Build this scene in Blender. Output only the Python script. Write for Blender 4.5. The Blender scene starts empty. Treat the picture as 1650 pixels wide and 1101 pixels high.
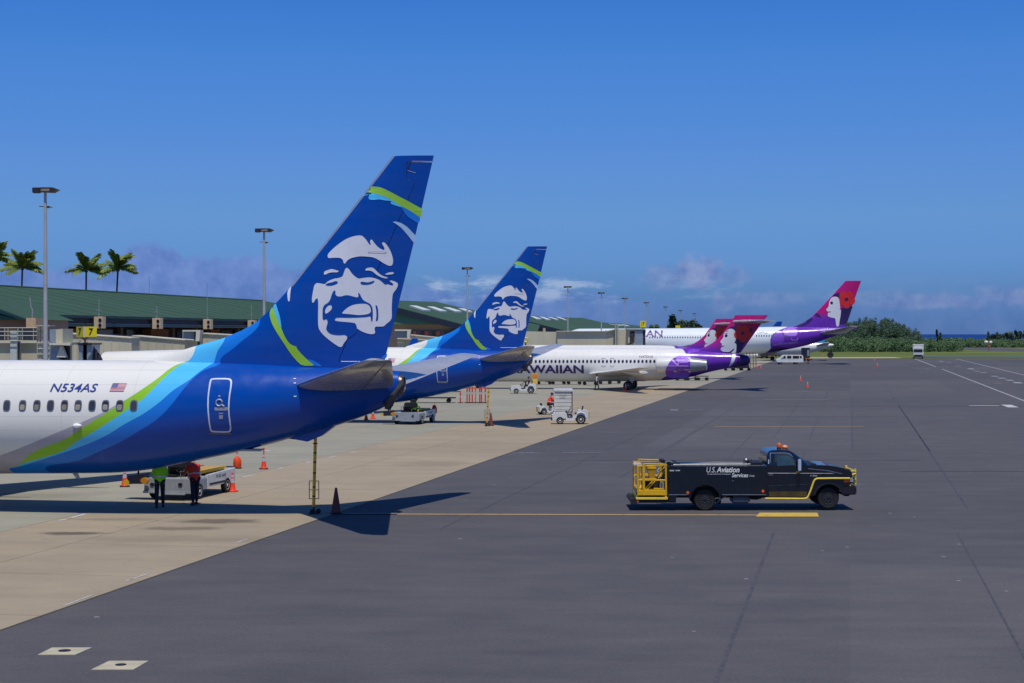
import bpy, bmesh, math, random
from mathutils import Vector, Matrix, noise
from mathutils.geometry import tessellate_polygon
SC = bpy.context.scene
COL = SC.collection
R = math.radians
random.seed(7)

# ------------------------------------------------------------------ camera, sky, sun, exposure
CAMH, FPX, HORY = 6.3, 2700.0, 538.5           # eye height, focal length in photo pixels, horizon row
PITCH = math.atan((550.5 - HORY) / FPX)
cd = bpy.data.cameras.new('camera'); cam = bpy.data.objects.new('camera', cd); COL.objects.link(cam)
cam.location = (0, 0, CAMH); cam.rotation_euler = (R(90) - PITCH, 0, 0)
cd.sensor_width = 36; cd.lens = 36 * FPX / 1650; cd.clip_start = 0.5; cd.clip_end = 80000
SC.camera = cam
SUNV = Vector((0.05, -0.37, 1.0)).normalized()  # towards the sun: behind the camera, high
world = bpy.data.worlds.new('World'); SC.world = world; world.use_nodes = True
sl = bpy.data.lights.new('sun', 'SUN'); sl.energy = 3.6; sl.angle = R(0.53); sl.color = (1.0, 0.945, 0.83)
so = bpy.data.objects.new('sun', sl); COL.objects.link(so)
so.rotation_euler = SUNV.to_track_quat('Z', 'Y').to_euler(); so.location = (0, -20, 60)
SC.view_settings.view_transform = 'Standard'; SC.view_settings.look = 'None'
SC.view_settings.exposure = 0.0; SC.view_settings.gamma = 1.0; SC.view_settings.use_curve_mapping = False

def srgb(r, g, b):
    f = lambda c: (c / 255) / 12.92 if c / 255 <= .04045 else ((c / 255 + .055) / 1.055) ** 2.4
    return (f(r), f(g), f(b), 1.0)

class NT:
    """small helper around a node tree"""
    def __init__(s, nt): s.nt = nt
    def n(s, t, **kw):
        x = s.nt.nodes.new(t)
        for k, v in kw.items(): setattr(x, k, v)
        return x
    def l(s, a, b): s.nt.links.new(a, b)
    def m(s, op, a, b=None, c=None, clamp=False):
        x = s.n('ShaderNodeMath', operation=op, use_clamp=clamp)
        for i, v in enumerate((a, b, c)):
            if v is None: continue
            if isinstance(v, (int, float)): x.inputs[i].default_value = v
            else: s.l(v, x.inputs[i])
        return x.outputs[0]
    def mix(s, f, a, b, typ='MIX'):
        x = s.n('ShaderNodeMix', data_type='RGBA', blend_type=typ)
        for sock, v in ((x.inputs['Factor'], f), (x.inputs[6], a), (x.inputs[7], b)):
            if isinstance(v, (int, float)): sock.default_value = v
            elif isinstance(v, (tuple, list)): sock.default_value = v
            else: s.l(v, sock)
        return x.outputs[2]
    def noise(s, vec, scale, detail=3, rough=.5, out='Fac'):
        x = s.n('ShaderNodeTexNoise'); x.inputs['Scale'].default_value = scale
        x.inputs['Detail'].default_value = detail; x.inputs['Roughness'].default_value = rough
        if vec is not None: s.l(vec, x.inputs['Vector'])
        return x.outputs[out]
    def mr(s, v, a, b, c=0.0, d=1.0, smooth=False):
        x = s.n('ShaderNodeMapRange'); x.interpolation_type = 'SMOOTHSTEP' if smooth else 'LINEAR'
        s.l(v, x.inputs[0])
        for i, q in enumerate((a, b, c, d)): x.inputs[i + 1].default_value = q
        return x.outputs[0]
    def curve(s, v, pts, vmin, vmax, omin, omax):
        """piecewise function of v through pts [(v, out)]"""
        t = s.mr(v, vmin, vmax)
        x = s.n('ShaderNodeFloatCurve'); s.l(t, x.inputs['Value']); c = x.mapping.curves[0]
        q = sorted(((p[0] - vmin) / (vmax - vmin), (p[1] - omin) / (omax - omin)) for p in pts)
        c.points[0].location = (0, min(1, max(0, q[0][1]))); c.points[1].location = (1, min(1, max(0, q[-1][1])))
        for p in q:
            if 0.001 < p[0] < .999: c.points.new(p[0], min(1, max(0, p[1])))
        for p in c.points: p.handle_type = 'AUTO_CLAMPED'
        x.mapping.update()
        return s.m('MULTIPLY_ADD', x.outputs[0], omax - omin, omin)

# sky: physical daylight sky, with a far low bank of hazy cumulus in it
w = NT(world.node_tree); wn = world.node_tree.nodes
bg = wn['Background']; bg.inputs['Strength'].default_value = 0.095
sky = w.n('ShaderNodeTexSky', sky_type='NISHITA', sun_disc=False)
sky.sun_elevation = math.asin(SUNV.z); sky.sun_rotation = math.atan2(SUNV.x, SUNV.y)
sky.altitude = 0; sky.air_density = 1.0; sky.dust_density = 0.35; sky.ozone_density = 3.0
tc = w.n('ShaderNodeTexCoord'); sep = w.n('ShaderNodeSeparateXYZ'); w.l(tc.outputs['Generated'], sep.inputs[0])
az = w.m('ARCTAN2', sep.outputs[0], sep.outputs[1])
el = w.m('ARCSINE', sep.outputs[2])
def azel(px, py): return (math.atan((px - 825) / FPX), (HORY - py) / FPX)
bank = [azel(*p) for p in ((-60, 436), (0, 434), (60, 428), (110, 432), (150, 442), (190, 415), (215, 396), (250, 391), (285, 402), (310, 416),
        (345, 415), (380, 413), (410, 407), (440, 420), (480, 436), (560, 450), (650, 452), (700, 462), (760, 468), (830, 462), (900, 466), (960, 474),
        (1020, 478), (1100, 478), (1190, 476), (1260, 476), (1350, 478), (1500, 476), (1650, 472), (1720, 470))]
top = w.curve(az, bank, bank[0][0] - .02, bank[-1][0] + .02, 0.0, 0.06)
nz1 = w.noise(tc.outputs['Generated'], 34, 5, .6); nz2 = w.noise(tc.outputs['Generated'], 130, 4, .6)
nsum = w.m('ADD', w.m('MULTIPLY', w.m('SUBTRACT', nz1, .5), .018), w.m('MULTIPLY', w.m('SUBTRACT', nz2, .5), .008))
dlt = w.m('SUBTRACT', w.m('ADD', top, nsum), el)
mask = w.mr(dlt, -0.001, 0.005, 0, 1, True)
body = w.mix(w.mr(w.noise(tc.outputs['Generated'], 60, 5, .62), .35, .65), srgb(88, 117, 186), srgb(118, 143, 205))
vm = w.n('ShaderNodeMapping'); vm.inputs['Scale'].default_value = (26, 26, 90); w.l(tc.outputs['Generated'], vm.inputs[0])
wh = w.noise(vm.outputs[0], 1.0, 5, .62)
lob = w.curve(az, [azel(p, HORY)[0:1] + (v,) for p, v in ((300, 0), (560, .1), (650, .9), (720, .9), (980, .8), (1010, .12), (1040, .1), (1090, .3), (1150, .3), (1200, .05), (1500, .05), (1720, .0))],
              -.33, .33, 0, 1)
whm = w.m('MULTIPLY', w.mr(wh, .47, .64, 0, 1, True), lob)
whm = w.m('MULTIPLY', whm, w.mr(w.m('ABSOLUTE', w.m('SUBTRACT', el, .0265)), .004, .0105, 1, 0, True))
low = w.mr(el, -.002, .03, 0, 1, True)
cs = w.n('ShaderNodeVectorMath', operation='SCALE'); w.l(body, cs.inputs[0]); cs.inputs['Scale'].default_value = 1 / .095
ws = w.n('ShaderNodeVectorMath', operation='SCALE'); ws.inputs[0].default_value = srgb(172, 190, 220)[:3]; ws.inputs['Scale'].default_value = 1 / .095
# clear deep-blue maritime air: the band just above the horizon stays blue instead of going white
tr = w.n('ShaderNodeValToRGB'); w.l(w.mr(el, 0.0, .22, 0, 1), tr.inputs[0]); tr.color_ramp.interpolation = 'LINEAR'
TS = ((0.04, (.137, .323, .904)), (.2, (.238, .464, 1.058)), (.318, (.292, .528, 1.032)), (.45, (.305, .542, 1.078)), (.736, (.262, .591, 1.16)), (.9, (.21, .555, 1.17)))
while len(tr.color_ramp.elements) < len(TS): tr.color_ramp.elements.new(.5)
for e_, (p_, c_) in zip(tr.color_ramp.elements, TS): e_.position = p_; e_.color = tuple(c_) + (1,)
tint = tr.outputs[0]
skyc = w.mix(1.0, sky.outputs[0], tint, 'MULTIPLY')
opac = w.curve(az, [azel(p, HORY)[0:1] + (v,) for p, v in ((-60, .8), (480, .8), (640, .62), (1000, .5), (1060, .28), (1200, .25), (1720, .3))], -.33, .33, 0, 1)
maskb = w.m('MULTIPLY', mask, opac); puff = None
for (px_, py_, rx_, ry_, k_) in ((1126, 440, .0175, .0105, .85), (1180, 446, .012, .0065, .45), (1069, 448, .012, .0085, .6), (1168, 486, .008, .008, .45), (1230, 482, .03, .005, .4), (1500, 487, .05, .005, .5), (1640, 480, .03, .007, .6), (1400, 478, .03, .004, .4)):
    a0_, e0_ = azel(px_, py_)
    dx_ = w.m('DIVIDE', w.m('SUBTRACT', az, a0_), rx_); dy_ = w.m('DIVIDE', w.m('SUBTRACT', el, e0_), ry_)
    dd_ = w.m('ADD', w.m('SQRT', w.m('ADD', w.m('MULTIPLY', dx_, dx_), w.m('MULTIPLY', dy_, dy_))), w.m('MULTIPLY', w.m('SUBTRACT', nz2, .5), 1.6))
    q_ = w.m('MULTIPLY', w.mr(dd_, .45, 1.2, 1, 0, True), k_); puff = q_ if puff is None else w.m('MAXIMUM', puff, q_)
ps = w.n('ShaderNodeVectorMath', operation='SCALE'); ps.inputs['Scale'].default_value = 1 / .095
w.l(w.mix(w.mr(w.noise(tc.outputs['Generated'], 90, 4, .6), .35, .65), srgb(104, 122, 180), srgb(146, 158, 200)), ps.inputs[0])
c1 = w.mix(w.m('MULTIPLY', puff, .8), w.mix(maskb, skyc, cs.outputs[0]), ps.outputs[0])
c2 = w.mix(w.m('MULTIPLY', whm, .75), c1, ws.outputs[0])
w.l(c2, bg.inputs['Color'])

# ------------------------------------------------------------------ photo geometry helpers (authoring only)
def ray(px, py):
    rx = (px - 825) / FPX; rz = -(py - 550.5) / FPX
    return Vector((rx, math.cos(PITCH) + rz * math.sin(PITCH), -math.sin(PITCH) + rz * math.cos(PITCH)))
CO = Vector((0, 0, CAMH))
def gp(px, py, z=0.0):
    d = ray(px, py); t = (z - CAMH) / d.z; p = CO + d * t
    return Vector((p.x, p.y, z))
def at(px, py, Y):
    d = ray(px, py); return CO + d * (Y / d.y)
EA = math.atan(545 / FPX)                       # direction of the apron edge (11.4 degrees right of the view)
EU = Vector((math.sin(EA), math.cos(EA), 0)); EV = Vector((math.cos(EA), -math.sin(EA), 0))

# ------------------------------------------------------------------ materials
MATS = {}
def pbr(name, rgb, rough=.5, metal=0.0, spec=.5, var=.12, scale=3.0, coat=0.0, bump=0.0, bscale=30, emis=None, rand=0.0, streak=False):
    if name in MATS: return MATS[name]
    m = bpy.data.materials.new(name); m.use_nodes = True; MATS[name] = m
    t = NT(m.node_tree); b = m.node_tree.nodes['Principled BSDF']
    col = srgb(*rgb)
    tc = t.n('ShaderNodeTexCoord'); v = tc.outputs['Object']
    if streak:
        mp = t.n('ShaderNodeMapping'); mp.inputs['Scale'].default_value = (1, 1, .12); t.l(v, mp.inputs[0]); v = mp.outputs[0]
    f = t.noise(v, scale, 4, .6)
    lo = tuple(c * (1 - var * 1.3) for c in col[:3]) + (1,); hi = tuple(min(1, c * (1 + var)) for c in col[:3]) + (1,)
    c = t.mix(t.mr(f, .3, .7), lo, hi)
    if rand:
        oi = t.n('ShaderNodeObjectInfo')
        g = t.mr(oi.outputs['Random'], 0, 1, 1 - rand, 1 + rand * .6)
        vm = t.n('ShaderNodeVectorMath', operation='SCALE'); t.l(c, vm.inputs[0]); t.l(g, vm.inputs['Scale']); c = vm.outputs[0]
    t.l(c, b.inputs['Base Color'])
    t.l(t.mr(t.noise(tc.outputs['Object'], scale * 2.7, 3), .3, .7, max(0, rough - .07), min(1, rough + .09)), b.inputs['Roughness'])
    b.inputs['Metallic'].default_value = metal; b.inputs['Specular IOR Level'].default_value = spec
    b.inputs['Coat Weight'].default_value = coat; b.inputs['Coat Roughness'].default_value = .06
    if bump:
        bp = t.n('ShaderNodeBump'); bp.inputs['Strength'].default_value = bump; bp.inputs['Distance'].default_value = .02
        t.l(t.noise(tc.outputs['Object'], bscale, 3), bp.inputs['Height']); t.l(bp.outputs[0], b.inputs['Normal'])
    return m

white = pbr('white paint', (226, 224, 216), .32, coat=.3, var=.05, scale=.8)
whitev = pbr('white vehicle paint', (214, 214, 208), .42, coat=.2, var=.12, scale=2.2)
greyp = pbr('light grey paint', (176, 178, 180), .4, var=.08)
navy = pbr('navy blue paint', (0, 70, 160), .28, coat=.2, spec=.35, var=.06, scale=.8)
black = pbr('black trim', (22, 23, 26), .55, var=.2)
rubber = pbr('tyre rubber', (30, 30, 31), .85, var=.25, scale=9)
steel = pbr('bare metal', (150, 150, 152), .32, metal=.9, var=.12, scale=4)
stabm = pbr('stabiliser grey', (172, 172, 172), .22, metal=.08, coat=.4, var=.08, scale=.9)
glass = pbr('dark glass', (20, 28, 36), .06, spec=.9, var=.2)
orange = pbr('cone orange', (235, 62, 20), .55, var=.1)
conedull = pbr('faded cone red', (120, 58, 48), .7, var=.2)
yellow = pbr('safety yellow', (226, 178, 8), .42, coat=.15, var=.12, scale=6)
yellowl = pbr('pale safety yellow', (236, 206, 70), .42, var=.1, scale=6)
galv = pbr('galvanised steel', (158, 160, 160), .5, metal=.35, var=.12)
dark = pbr('dark underbody', (28, 29, 33), .7, var=.25)
refl = pbr('reflective silver band', (196, 198, 198), .3, metal=.2)

# ------------------------------------------------------------------ mesh helpers
class MB:
    def __init__(s): s.v = []; s.f = []
    def add(s, vs, fs):
        o = len(s.v); s.v += [tuple(v) for v in vs]; s.f += [tuple(i + o for i in f) for f in fs]; return s
    def box(s, c, d, rz=0, ry=0):
        hx, hy, hz = d[0] / 2, d[1] / 2, d[2] / 2
        vs = [Vector((x * hx, y * hy, z * hz)) for x in (-1, 1) for y in (-1, 1) for z in (-1, 1)]
        M = Matrix.Rotation(rz, 3, 'Z') @ Matrix.Rotation(ry, 3, 'Y')
        vs = [M @ v + Vector(c) for v in vs]
        return s.add(vs, [(0, 1, 3, 2), (4, 6, 7, 5), (0, 4, 5, 1), (2, 3, 7, 6), (0, 2, 6, 4), (1, 5, 7, 3)])
    def bb(s, a, b): return s.box([(a[i] + b[i]) / 2 for i in range(3)], [abs(b[i] - a[i]) for i in range(3)])
    def tube(s, pts, r, seg=8, cap=True):
        pts = [Vector(p) for p in pts]; n = len(pts); rr = r if isinstance(r, (list, tuple)) else [r] * n
        rings = []; up = Vector((0, 0, 1))
        for i, p in enumerate(pts):
            t = (pts[min(i + 1, n - 1)] - pts[max(i - 1, 0)]).normalized()
            a = t.cross(up) if abs(t.z) < .95 else t.cross(Vector((0, 1, 0)))
            a.normalize(); b = t.cross(a)
            rings.append([p + (a * math.cos(2 * math.pi * k / seg) + b * math.sin(2 * math.pi * k / seg)) * rr[i] for k in range(seg)])
        vs = [v for q in rings for v in q]; fs = []
        for i in range(n - 1):
            for k in range(seg):
                k2 = (k + 1) % seg
                fs.append((i * seg + k, i * seg + k2, (i + 1) * seg + k2, (i + 1) * seg + k))
        if cap: fs += [tuple(range(seg))[::-1], tuple((n - 1) * seg + k for k in range(seg))]
        return s.add(vs, fs)
    def lathe(s, prof, c=(0, 0, 0), axis='z', seg=20):
        """prof: [(r, h)] along the axis"""
        vs = []; fs = []; n = len(prof)
        for r, h in prof:
            for k in range(seg):
                a = 2 * math.pi * k / seg; x, y = r * math.cos(a), r * math.sin(a)
                p = {'z': (x, y, h), 'y': (x, h, y), 'x': (h, x, y)}[axis]
                vs.append((p[0] + c[0], p[1] + c[1], p[2] + c[2]))
        for i in range(n - 1):
            for k in range(seg):
                k2 = (k + 1) % seg; fs.append((i * seg + k, i * seg + k2, (i + 1) * seg + k2, (i + 1) * seg + k))
        if prof[0][0] > 1e-4: fs.append(tuple(range(seg))[::-1])
        if prof[-1][0] > 1e-4: fs.append(tuple((n - 1) * seg + k for k in range(seg)))
        return s.add(vs, fs)
    def prism(s, prof, y0, y1):
        """polygon in x,z extruded along y"""
        n = len(prof)
        vs = [(p[0], y0, p[1]) for p in prof] + [(p[0], y1, p[1]) for p in prof]
        fs = [(i, (i + 1) % n, (i + 1) % n + n, i + n) for i in range(n)]
        tr = tessellate_polygon([[Vector((p[0], p[1], 0)) for p in prof]])
        fs += [tuple(t) for t in tr] + [tuple(i + n for i in reversed(t)) for t in tr]
        return s.add(vs, fs)
    def loft(s, rings, cap=True):
        n = len(rings[0]); vs = [v for q in rings for v in q]; fs = []
        for i in range(len(rings) - 1):
            for k in range(n):
                k2 = (k + 1) % n; fs.append((i * n + k, i * n + k2, (i + 1) * n + k2, (i + 1) * n + k))
        if cap: fs += [tuple(range(n))[::-1], tuple((len(rings) - 1) * n + k for k in range(n))]
        return s.add(vs, fs)
    def mesh(s, name, m=None, smooth=35, bevel=0):
        me = bpy.data.meshes.new(name); bm = bmesh.new()
        vs = [bm.verts.new(v) for v in s.v]
        for f in s.f:
            if len(set(f)) >= 3:
                try: bm.faces.new([vs[i] for i in f])
                except ValueError: pass
        bmesh.ops.recalc_face_normals(bm, faces=bm.faces)
        if bevel:
            es = [e for e in bm.edges if len(e.link_faces) == 2 and e.calc_face_angle(0) > R(40)]
            bmesh.ops.bevel(bm, geom=es, offset=bevel, segments=2, affect='EDGES', clamp_overlap=True)
        bm.to_mesh(me); bm.free()
        if m: me.materials.append(m)
        if smooth: me.shade_smooth(); me.set_sharp_from_angle(angle=R(smooth))
        return me
    def build(s, name, m, parent=None, smooth=35, bevel=0, loc=None, rz=0):
        o = bpy.data.objects.new(name, s.mesh(name, m, smooth, bevel)); COL.objects.link(o)
        if parent: o.parent = parent
        if loc is not None: o.location = loc
        if rz: o.rotation_euler = (0, 0, rz)
        return o

def inst(o_or_me, name, parent=None, loc=None, rz=None, scale=None):
    me = o_or_me.data if hasattr(o_or_me, 'data') else o_or_me
    o = bpy.data.objects.new(name, me); COL.objects.link(o); o.parent = parent
    if loc is not None: o.location = loc
    if rz is not None: o.rotation_euler = (0, 0, rz)
    if scale is not None: o.scale = (scale,) * 3 if isinstance(scale, (int, float)) else scale
    return o
def tag(o, label=None, cat=None, group=None, kind=None):
    if label: o['label'] = label
    if cat: o['category'] = cat
    if group: o['group'] = group
    if kind: o['kind'] = kind
    return o
def thing(name, label, cat, loc=(0, 0, 0), rz=0.0, group=None):
    o = bpy.data.objects.new(name, None); COL.objects.link(o); o.empty_display_size = .5
    o.location = loc; o.rotation_euler = (0, 0, rz); return tag(o, label, cat, group)
KIDS = {}
def copy_tree(o, parent=None):
    if not KIDS.get('n') == len(bpy.data.objects):
        d = {}
        for q in bpy.data.objects:
            if q.parent: d.setdefault(q.parent.name, []).append(q)
        KIDS['d'] = d
    d = KIDS['d']
    def rec(a, par):
        c = a.copy(); COL.objects.link(c); c.parent = par
        for ch in d.get(a.name, []): rec(ch, c)
        return c
    r = rec(o, parent); KIDS['n'] = None
    return r
def chaikin(poly, q=.22):
    out = []; n = len(poly)
    for i in range(n):
        a, b = poly[i], poly[(i + 1) % n]
        out.append((a[0] * (1 - q) + b[0] * q, a[1] * (1 - q) + b[1] * q)); out.append((a[0] * q + b[0] * (1 - q), a[1] * q + b[1] * (1 - q)))
    return out
def decal(name, polys, fn, m, parent, step=.3, sm=True, tris=None):
    """flat print: polygons in local (x, z) cut on a grid and laid on a curved skin by fn(x, z)"""
    bm = bmesh.new()
    for poly in polys:
        if sm: poly = chaikin(poly)
        vs = [bm.verts.new((p[0], 0, p[1])) for p in poly]
        for t in tessellate_polygon([[Vector((p[0], p[1], 0)) for p in poly]]):
            try: bm.faces.new([vs[i] for i in t])
            except ValueError: pass
    if tris:
        vs = [bm.verts.new((p[0], 0, p[1])) for p in tris[0]]
        for t in tris[1]:
            try: bm.faces.new([vs[i] for i in t])
            except ValueError: pass
    if step and bm.verts:
        for ax in (0, 2):
            lo = min(v.co[ax] for v in bm.verts); hi = max(v.co[ax] for v in bm.verts)
            k = math.floor(lo / step) + 1
            while k * step < hi:
                co = [0, 0, 0]; co[ax] = k * step; no = [0, 0, 0]; no[ax] = 1
                bmesh.ops.bisect_plane(bm, geom=bm.verts[:] + bm.edges[:] + bm.faces[:], plane_co=co, plane_no=no); k += 1
    for v in bm.verts: v.co = fn(v.co.x, v.co.z)
    me = bpy.data.meshes.new(name); bm.to_mesh(me); bm.free(); me.materials.append(m); me.shade_smooth()
    o = bpy.data.objects.new(name, me); COL.objects.link(o); o.parent = parent
    return o
def text_tris(body, shear=0, bold=0.0):
    """outline of a line of text -> (points normalised to 0..1 in both directions, tris, width/height)"""
    cu = bpy.data.curves.new('lettering', 'FONT'); cu.body = body; cu.shear = shear; cu.offset = bold; cu.resolution_u = 3
    o = bpy.data.objects.new('lettering', cu); COL.objects.link(o)
    dg = bpy.context.evaluated_depsgraph_get(); me = bpy.data.meshes.new_from_object(o.evaluated_get(dg))
    pts = [(v.co.x, v.co.y) for v in me.vertices]; fs = [tuple(p.vertices) for p in me.polygons]
    bpy.data.objects.remove(o); bpy.data.curves.remove(cu); bpy.data.meshes.remove(me)
    x0 = min(p[0] for p in pts); x1 = max(p[0] for p in pts); y0 = min(p[1] for p in pts); y1 = max(p[1] for p in pts)
    return [((p[0] - x0) / (x1 - x0), (p[1] - y0) / (y1 - y0)) for p in pts], fs, (x1 - x0) / (y1 - y0)
def lettering(name, body, x0, x1, z0, z1, fn, m, parent, shear=0, bold=0.0, step=.3):
    p, f, _ = text_tris(body, shear, bold)
    o = decal(name, [], fn, m, parent, step, tris=([(x0 + a * (x1 - x0), z0 + b * (z1 - z0)) for a, b in p], f))
    return tag(o, kind='stuff')
def airfoil(xle, c, y, z, t, n=10):
    """closed loop of points: chord along +x, thickness t in z (rows of a wing)"""
    up = []; lo = []
    for i in range(n + 1):
        s = (1 - math.cos(math.pi * i / n)) / 2
        h = t / .2 / .5 * .5 * (.2969 * math.sqrt(s) - .126 * s - .3516 * s * s + .2843 * s ** 3 - .1036 * s ** 4) * 1.0
        up.append((xle + s * c, y, z + h)); lo.append((xle + s * c, y, z - h))
    return up + lo[-2:0:-1]
def wheel(parent, x, y, z, r, wd, rim=None, name='wheel'):
    """tyre with a rim child; axle along y"""
    mb = MB().lathe([(r * .6, -wd / 2 * .85), (r * .9, -wd / 2), (r, -wd * .3), (r, wd * .3), (r * .9, wd / 2), (r * .6, wd / 2 * .85)], (0, 0, 0), 'y', 22)
    o = mb.build(name, rubber, parent, loc=(x, y, z))
    q = MB().lathe([(r * .12, -wd * .50), (r * .2, -wd * .44), (r * .42, -wd * .34), (r * .56, -wd * .44), (r * .6, -wd * .46), (r * .6, wd * .46), (r * .42, wd * .34), (r * .12, wd * .5)], (0, 0, 0), 'y', 20)
    q.build('rim', rim or whitev, o)
    return o

# ------------------------------------------------------------------ ground, apron, markings
def groundmat(name, c1, c2, kind):
    m = bpy.data.materials.new(name); m.use_nodes = True; t = NT(m.node_tree); b = m.node_tree.nodes['Principled BSDF']
    g = t.n('ShaderNodeNewGeometry'); P = g.outputs['Position']
    mp = t.n('ShaderNodeMapping'); mp.inputs['Rotation'].default_value = (0, 0, EA); t.l(P, mp.inputs[0]); Q = mp.outputs[0]
    big = t.noise(Q, .035, 4, .6); mid = t.noise(Q, .45, 4, .65)
    sp = t.noise(Q, 9, 3, .7)
    st = t.n('ShaderNodeMapping'); st.inputs['Scale'].default_value = (.15, .7, 1); t.l(P, st.inputs[0])
    strk = t.noise(st.outputs[0], .9, 5, .7)
    f = t.m('ADD', t.m('ADD', t.m('MULTIPLY', big, .34), t.m('MULTIPLY', mid, .22)), t.m('ADD', t.m('MULTIPLY', strk, .3), t.m('MULTIPLY', sp, .14)))
    c = t.mix(t.mr(f, .36, .64), srgb(*c1), srgb(*c2))
    if kind == 'asphalt':
        # paving lanes laid at different times, and squarish repair tones
        lx = t.n('ShaderNodeSeparateXYZ'); t.l(Q, lx.inputs[0])
        cv = t.n('ShaderNodeCombineXYZ'); t.l(t.m('FLOOR', t.m('MULTIPLY', lx.outputs[0], 1 / 11.3)), cv.inputs[0]); t.l(t.m('FLOOR', t.m('MULTIPLY', lx.outputs[1], 1 / 47.0)), cv.inputs[1])
        wn_ = t.n('ShaderNodeTexWhiteNoise', noise_dimensions='2D'); t.l(cv.outputs[0], wn_.inputs['Vector'])
        c = t.mix(1.0, c, t.mix(wn_.outputs['Value'], (.91, .91, .92, 1), (1.08, 1.08, 1.07, 1)), 'MULTIPLY')
        # blotches of wear drawn out along the taxi direction
        b2 = t.n('ShaderNodeMapping'); b2.inputs['Scale'].default_value = (.5, .95, 1); t.l(P, b2.inputs[0])
        c = t.mix(1.0, c, t.mix(t.mr(t.noise(b2.outputs[0], .8, 6, .72), .34, .66), (.93, .93, .93, 1), (1.07, 1.07, 1.06, 1)), 'MULTIPLY')
        c = t.mix(1.0, c, t.mix(t.mr(t.noise(P, 14, 2, .6), .3, .7), (.86, .86, .86, 1), (1.16, 1.16, 1.15, 1)), 'MULTIPLY')
        # darker fuel and tyre stains near the stands
        c = t.mix(t.mr(t.noise(b2.outputs[0], .13, 4, .6), .6, .72, 0, .3), c, srgb(66, 68, 76))
        # thin dark scuffs and rubber marks
        s2 = t.n('ShaderNodeMapping'); s2.inputs['Scale'].default_value = (.22, 2.6, 1); t.l(P, s2.inputs[0])
        sc = t.mr(t.noise(s2.outputs[0], .8, 4, .75), .66, .74, 0, .5)
        c = t.mix(sc, c, srgb(58, 58, 66))
        # tiny pale aggregate and litter specks
        vo = t.n('ShaderNodeTexVoronoi'); vo.inputs['Scale'].default_value = .55; t.l(P, vo.inputs['Vector'])
        c = t.mix(t.m('MULTIPLY', t.m('LESS_THAN', vo.outputs['Distance'], .035), .55), c, srgb(165, 165, 168))
    if kind in ('slab', 'slab2'):
        oi = t.n('ShaderNodeObjectInfo')
        vm = t.n('ShaderNodeVectorMath', operation='SCALE'); t.l(c, vm.inputs[0]); t.l(t.mr(oi.outputs['Random'], 0, 1, .94, 1.05), vm.inputs['Scale']); c = vm.outputs[0]
        hair = t.n('ShaderNodeTexVoronoi', feature='DISTANCE_TO_EDGE'); hair.inputs['Scale'].default_value = .22
        hv = t.n('ShaderNodeVectorMath', operation='ADD'); t.l(P, hv.inputs[0]); t.l(t.noise(P, .6, 4, .6, 'Color'), hv.inputs[1]); t.l(hv.outputs[0], hair.inputs['Vector'])
        c = t.mix(t.m('MULTIPLY', t.m('LESS_THAN', hair.outputs['Distance'], .006), .12), c, srgb(96, 90, 84))
        sx = t.n('ShaderNodeSeparateXYZ'); t.l(P, sx.inputs[0])
        for (px, py, rx, ry, k) in ((120, 861, 1.2, .55, .75), (352, 841, 1.7, .9, .62), (292, 853, 1.7, .6, .5), (190, 838, 1.6, .6, .25), (330, 870, 6, 1.2, .18), (60, 800, 2.5, 1.5, .25), (700, 748, 2.4, 2.2, .25)):
            q = gp(px, py)
            dx = t.m('DIVIDE', t.m('SUBTRACT', sx.outputs[0], q.x), rx); dy = t.m('DIVIDE', t.m('SUBTRACT', sx.outputs[1], q.y), ry)
            d = t.m('SQRT', t.m('ADD', t.m('MULTIPLY', dx, dx), t.m('MULTIPLY', dy, dy)))
            d = t.m('ADD', d, t.m('MULTIPLY', t.m('SUBTRACT', t.noise(Q, 1.3, 5, .7), .5), 1.5))
            c = t.mix(t.m('MULTIPLY', t.mr(d, .35, 1.15, 1, 0, True), k), c, srgb(62, 54, 48))
    t.l(c, b.inputs['Base Color'])
    b.inputs['Roughness'].default_value = .86; b.inputs['Specular IOR Level'].default_value = .3
    bp = t.n('ShaderNodeBump'); bp.inputs['Strength'].default_value = .35; bp.inputs['Distance'].default_value = .012
    t.l(t.noise(Q, 22, 3, .7), bp.inputs['Height']); t.l(bp.outputs[0], b.inputs['Normal'])
    return m
asph = groundmat('asphalt', (70, 70, 73), (92, 89, 89), 'asphalt')
slabw = groundmat('warm concrete', (138, 126, 105), (166, 151, 126), 'slab')
slabg = groundmat('grey concrete', (132, 129, 113), (156, 152, 134), 'slab2')
jointm = pbr('joint filler', (104, 98, 88), .9)

def sheet(name, pts, z, m, kind='structure', parent=None):
    """flat sheet through ground points; wound upwards"""
    me = bpy.data.meshes.new(name); bm = bmesh.new()
    f = bm.faces.new([bm.verts.new((p[0], p[1], z)) for p in pts])
    f.normal_update()
    if f.normal.z < 0: f.normal_flip()
    bmesh.ops.triangulate(bm, faces=[f])
    bm.to_mesh(me); bm.free(); me.materials.append(m)
    o = bpy.data.objects.new(name, me); COL.objects.link(o); o.parent = parent
    if not parent: tag(o, kind=kind)
    return o
def grassmat(name, a, b_, sc):
    m = bpy.data.materials.new(name); m.use_nodes = True; t = NT(m.node_tree); b = m.node_tree.nodes['Principled BSDF']
    g = t.n('ShaderNodeNewGeometry'); mp = t.n('ShaderNodeMapping'); mp.inputs['Scale'].default_value = (.25, 1, 1); t.l(g.outputs['Position'], mp.inputs[0])
    f = t.m('ADD', t.m('MULTIPLY', t.noise(mp.outputs[0], sc, 5, .65), .7), t.m('MULTIPLY', t.noise(mp.outputs[0], sc * 12, 3, .7), .3))
    t.l(t.mix(t.mr(f, .38, .62), srgb(*a), srgb(*b_)), b.inputs['Base Color']); b.inputs['Roughness'].default_value = .95; b.inputs['Specular IOR Level'].default_value = .1
    return m
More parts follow.
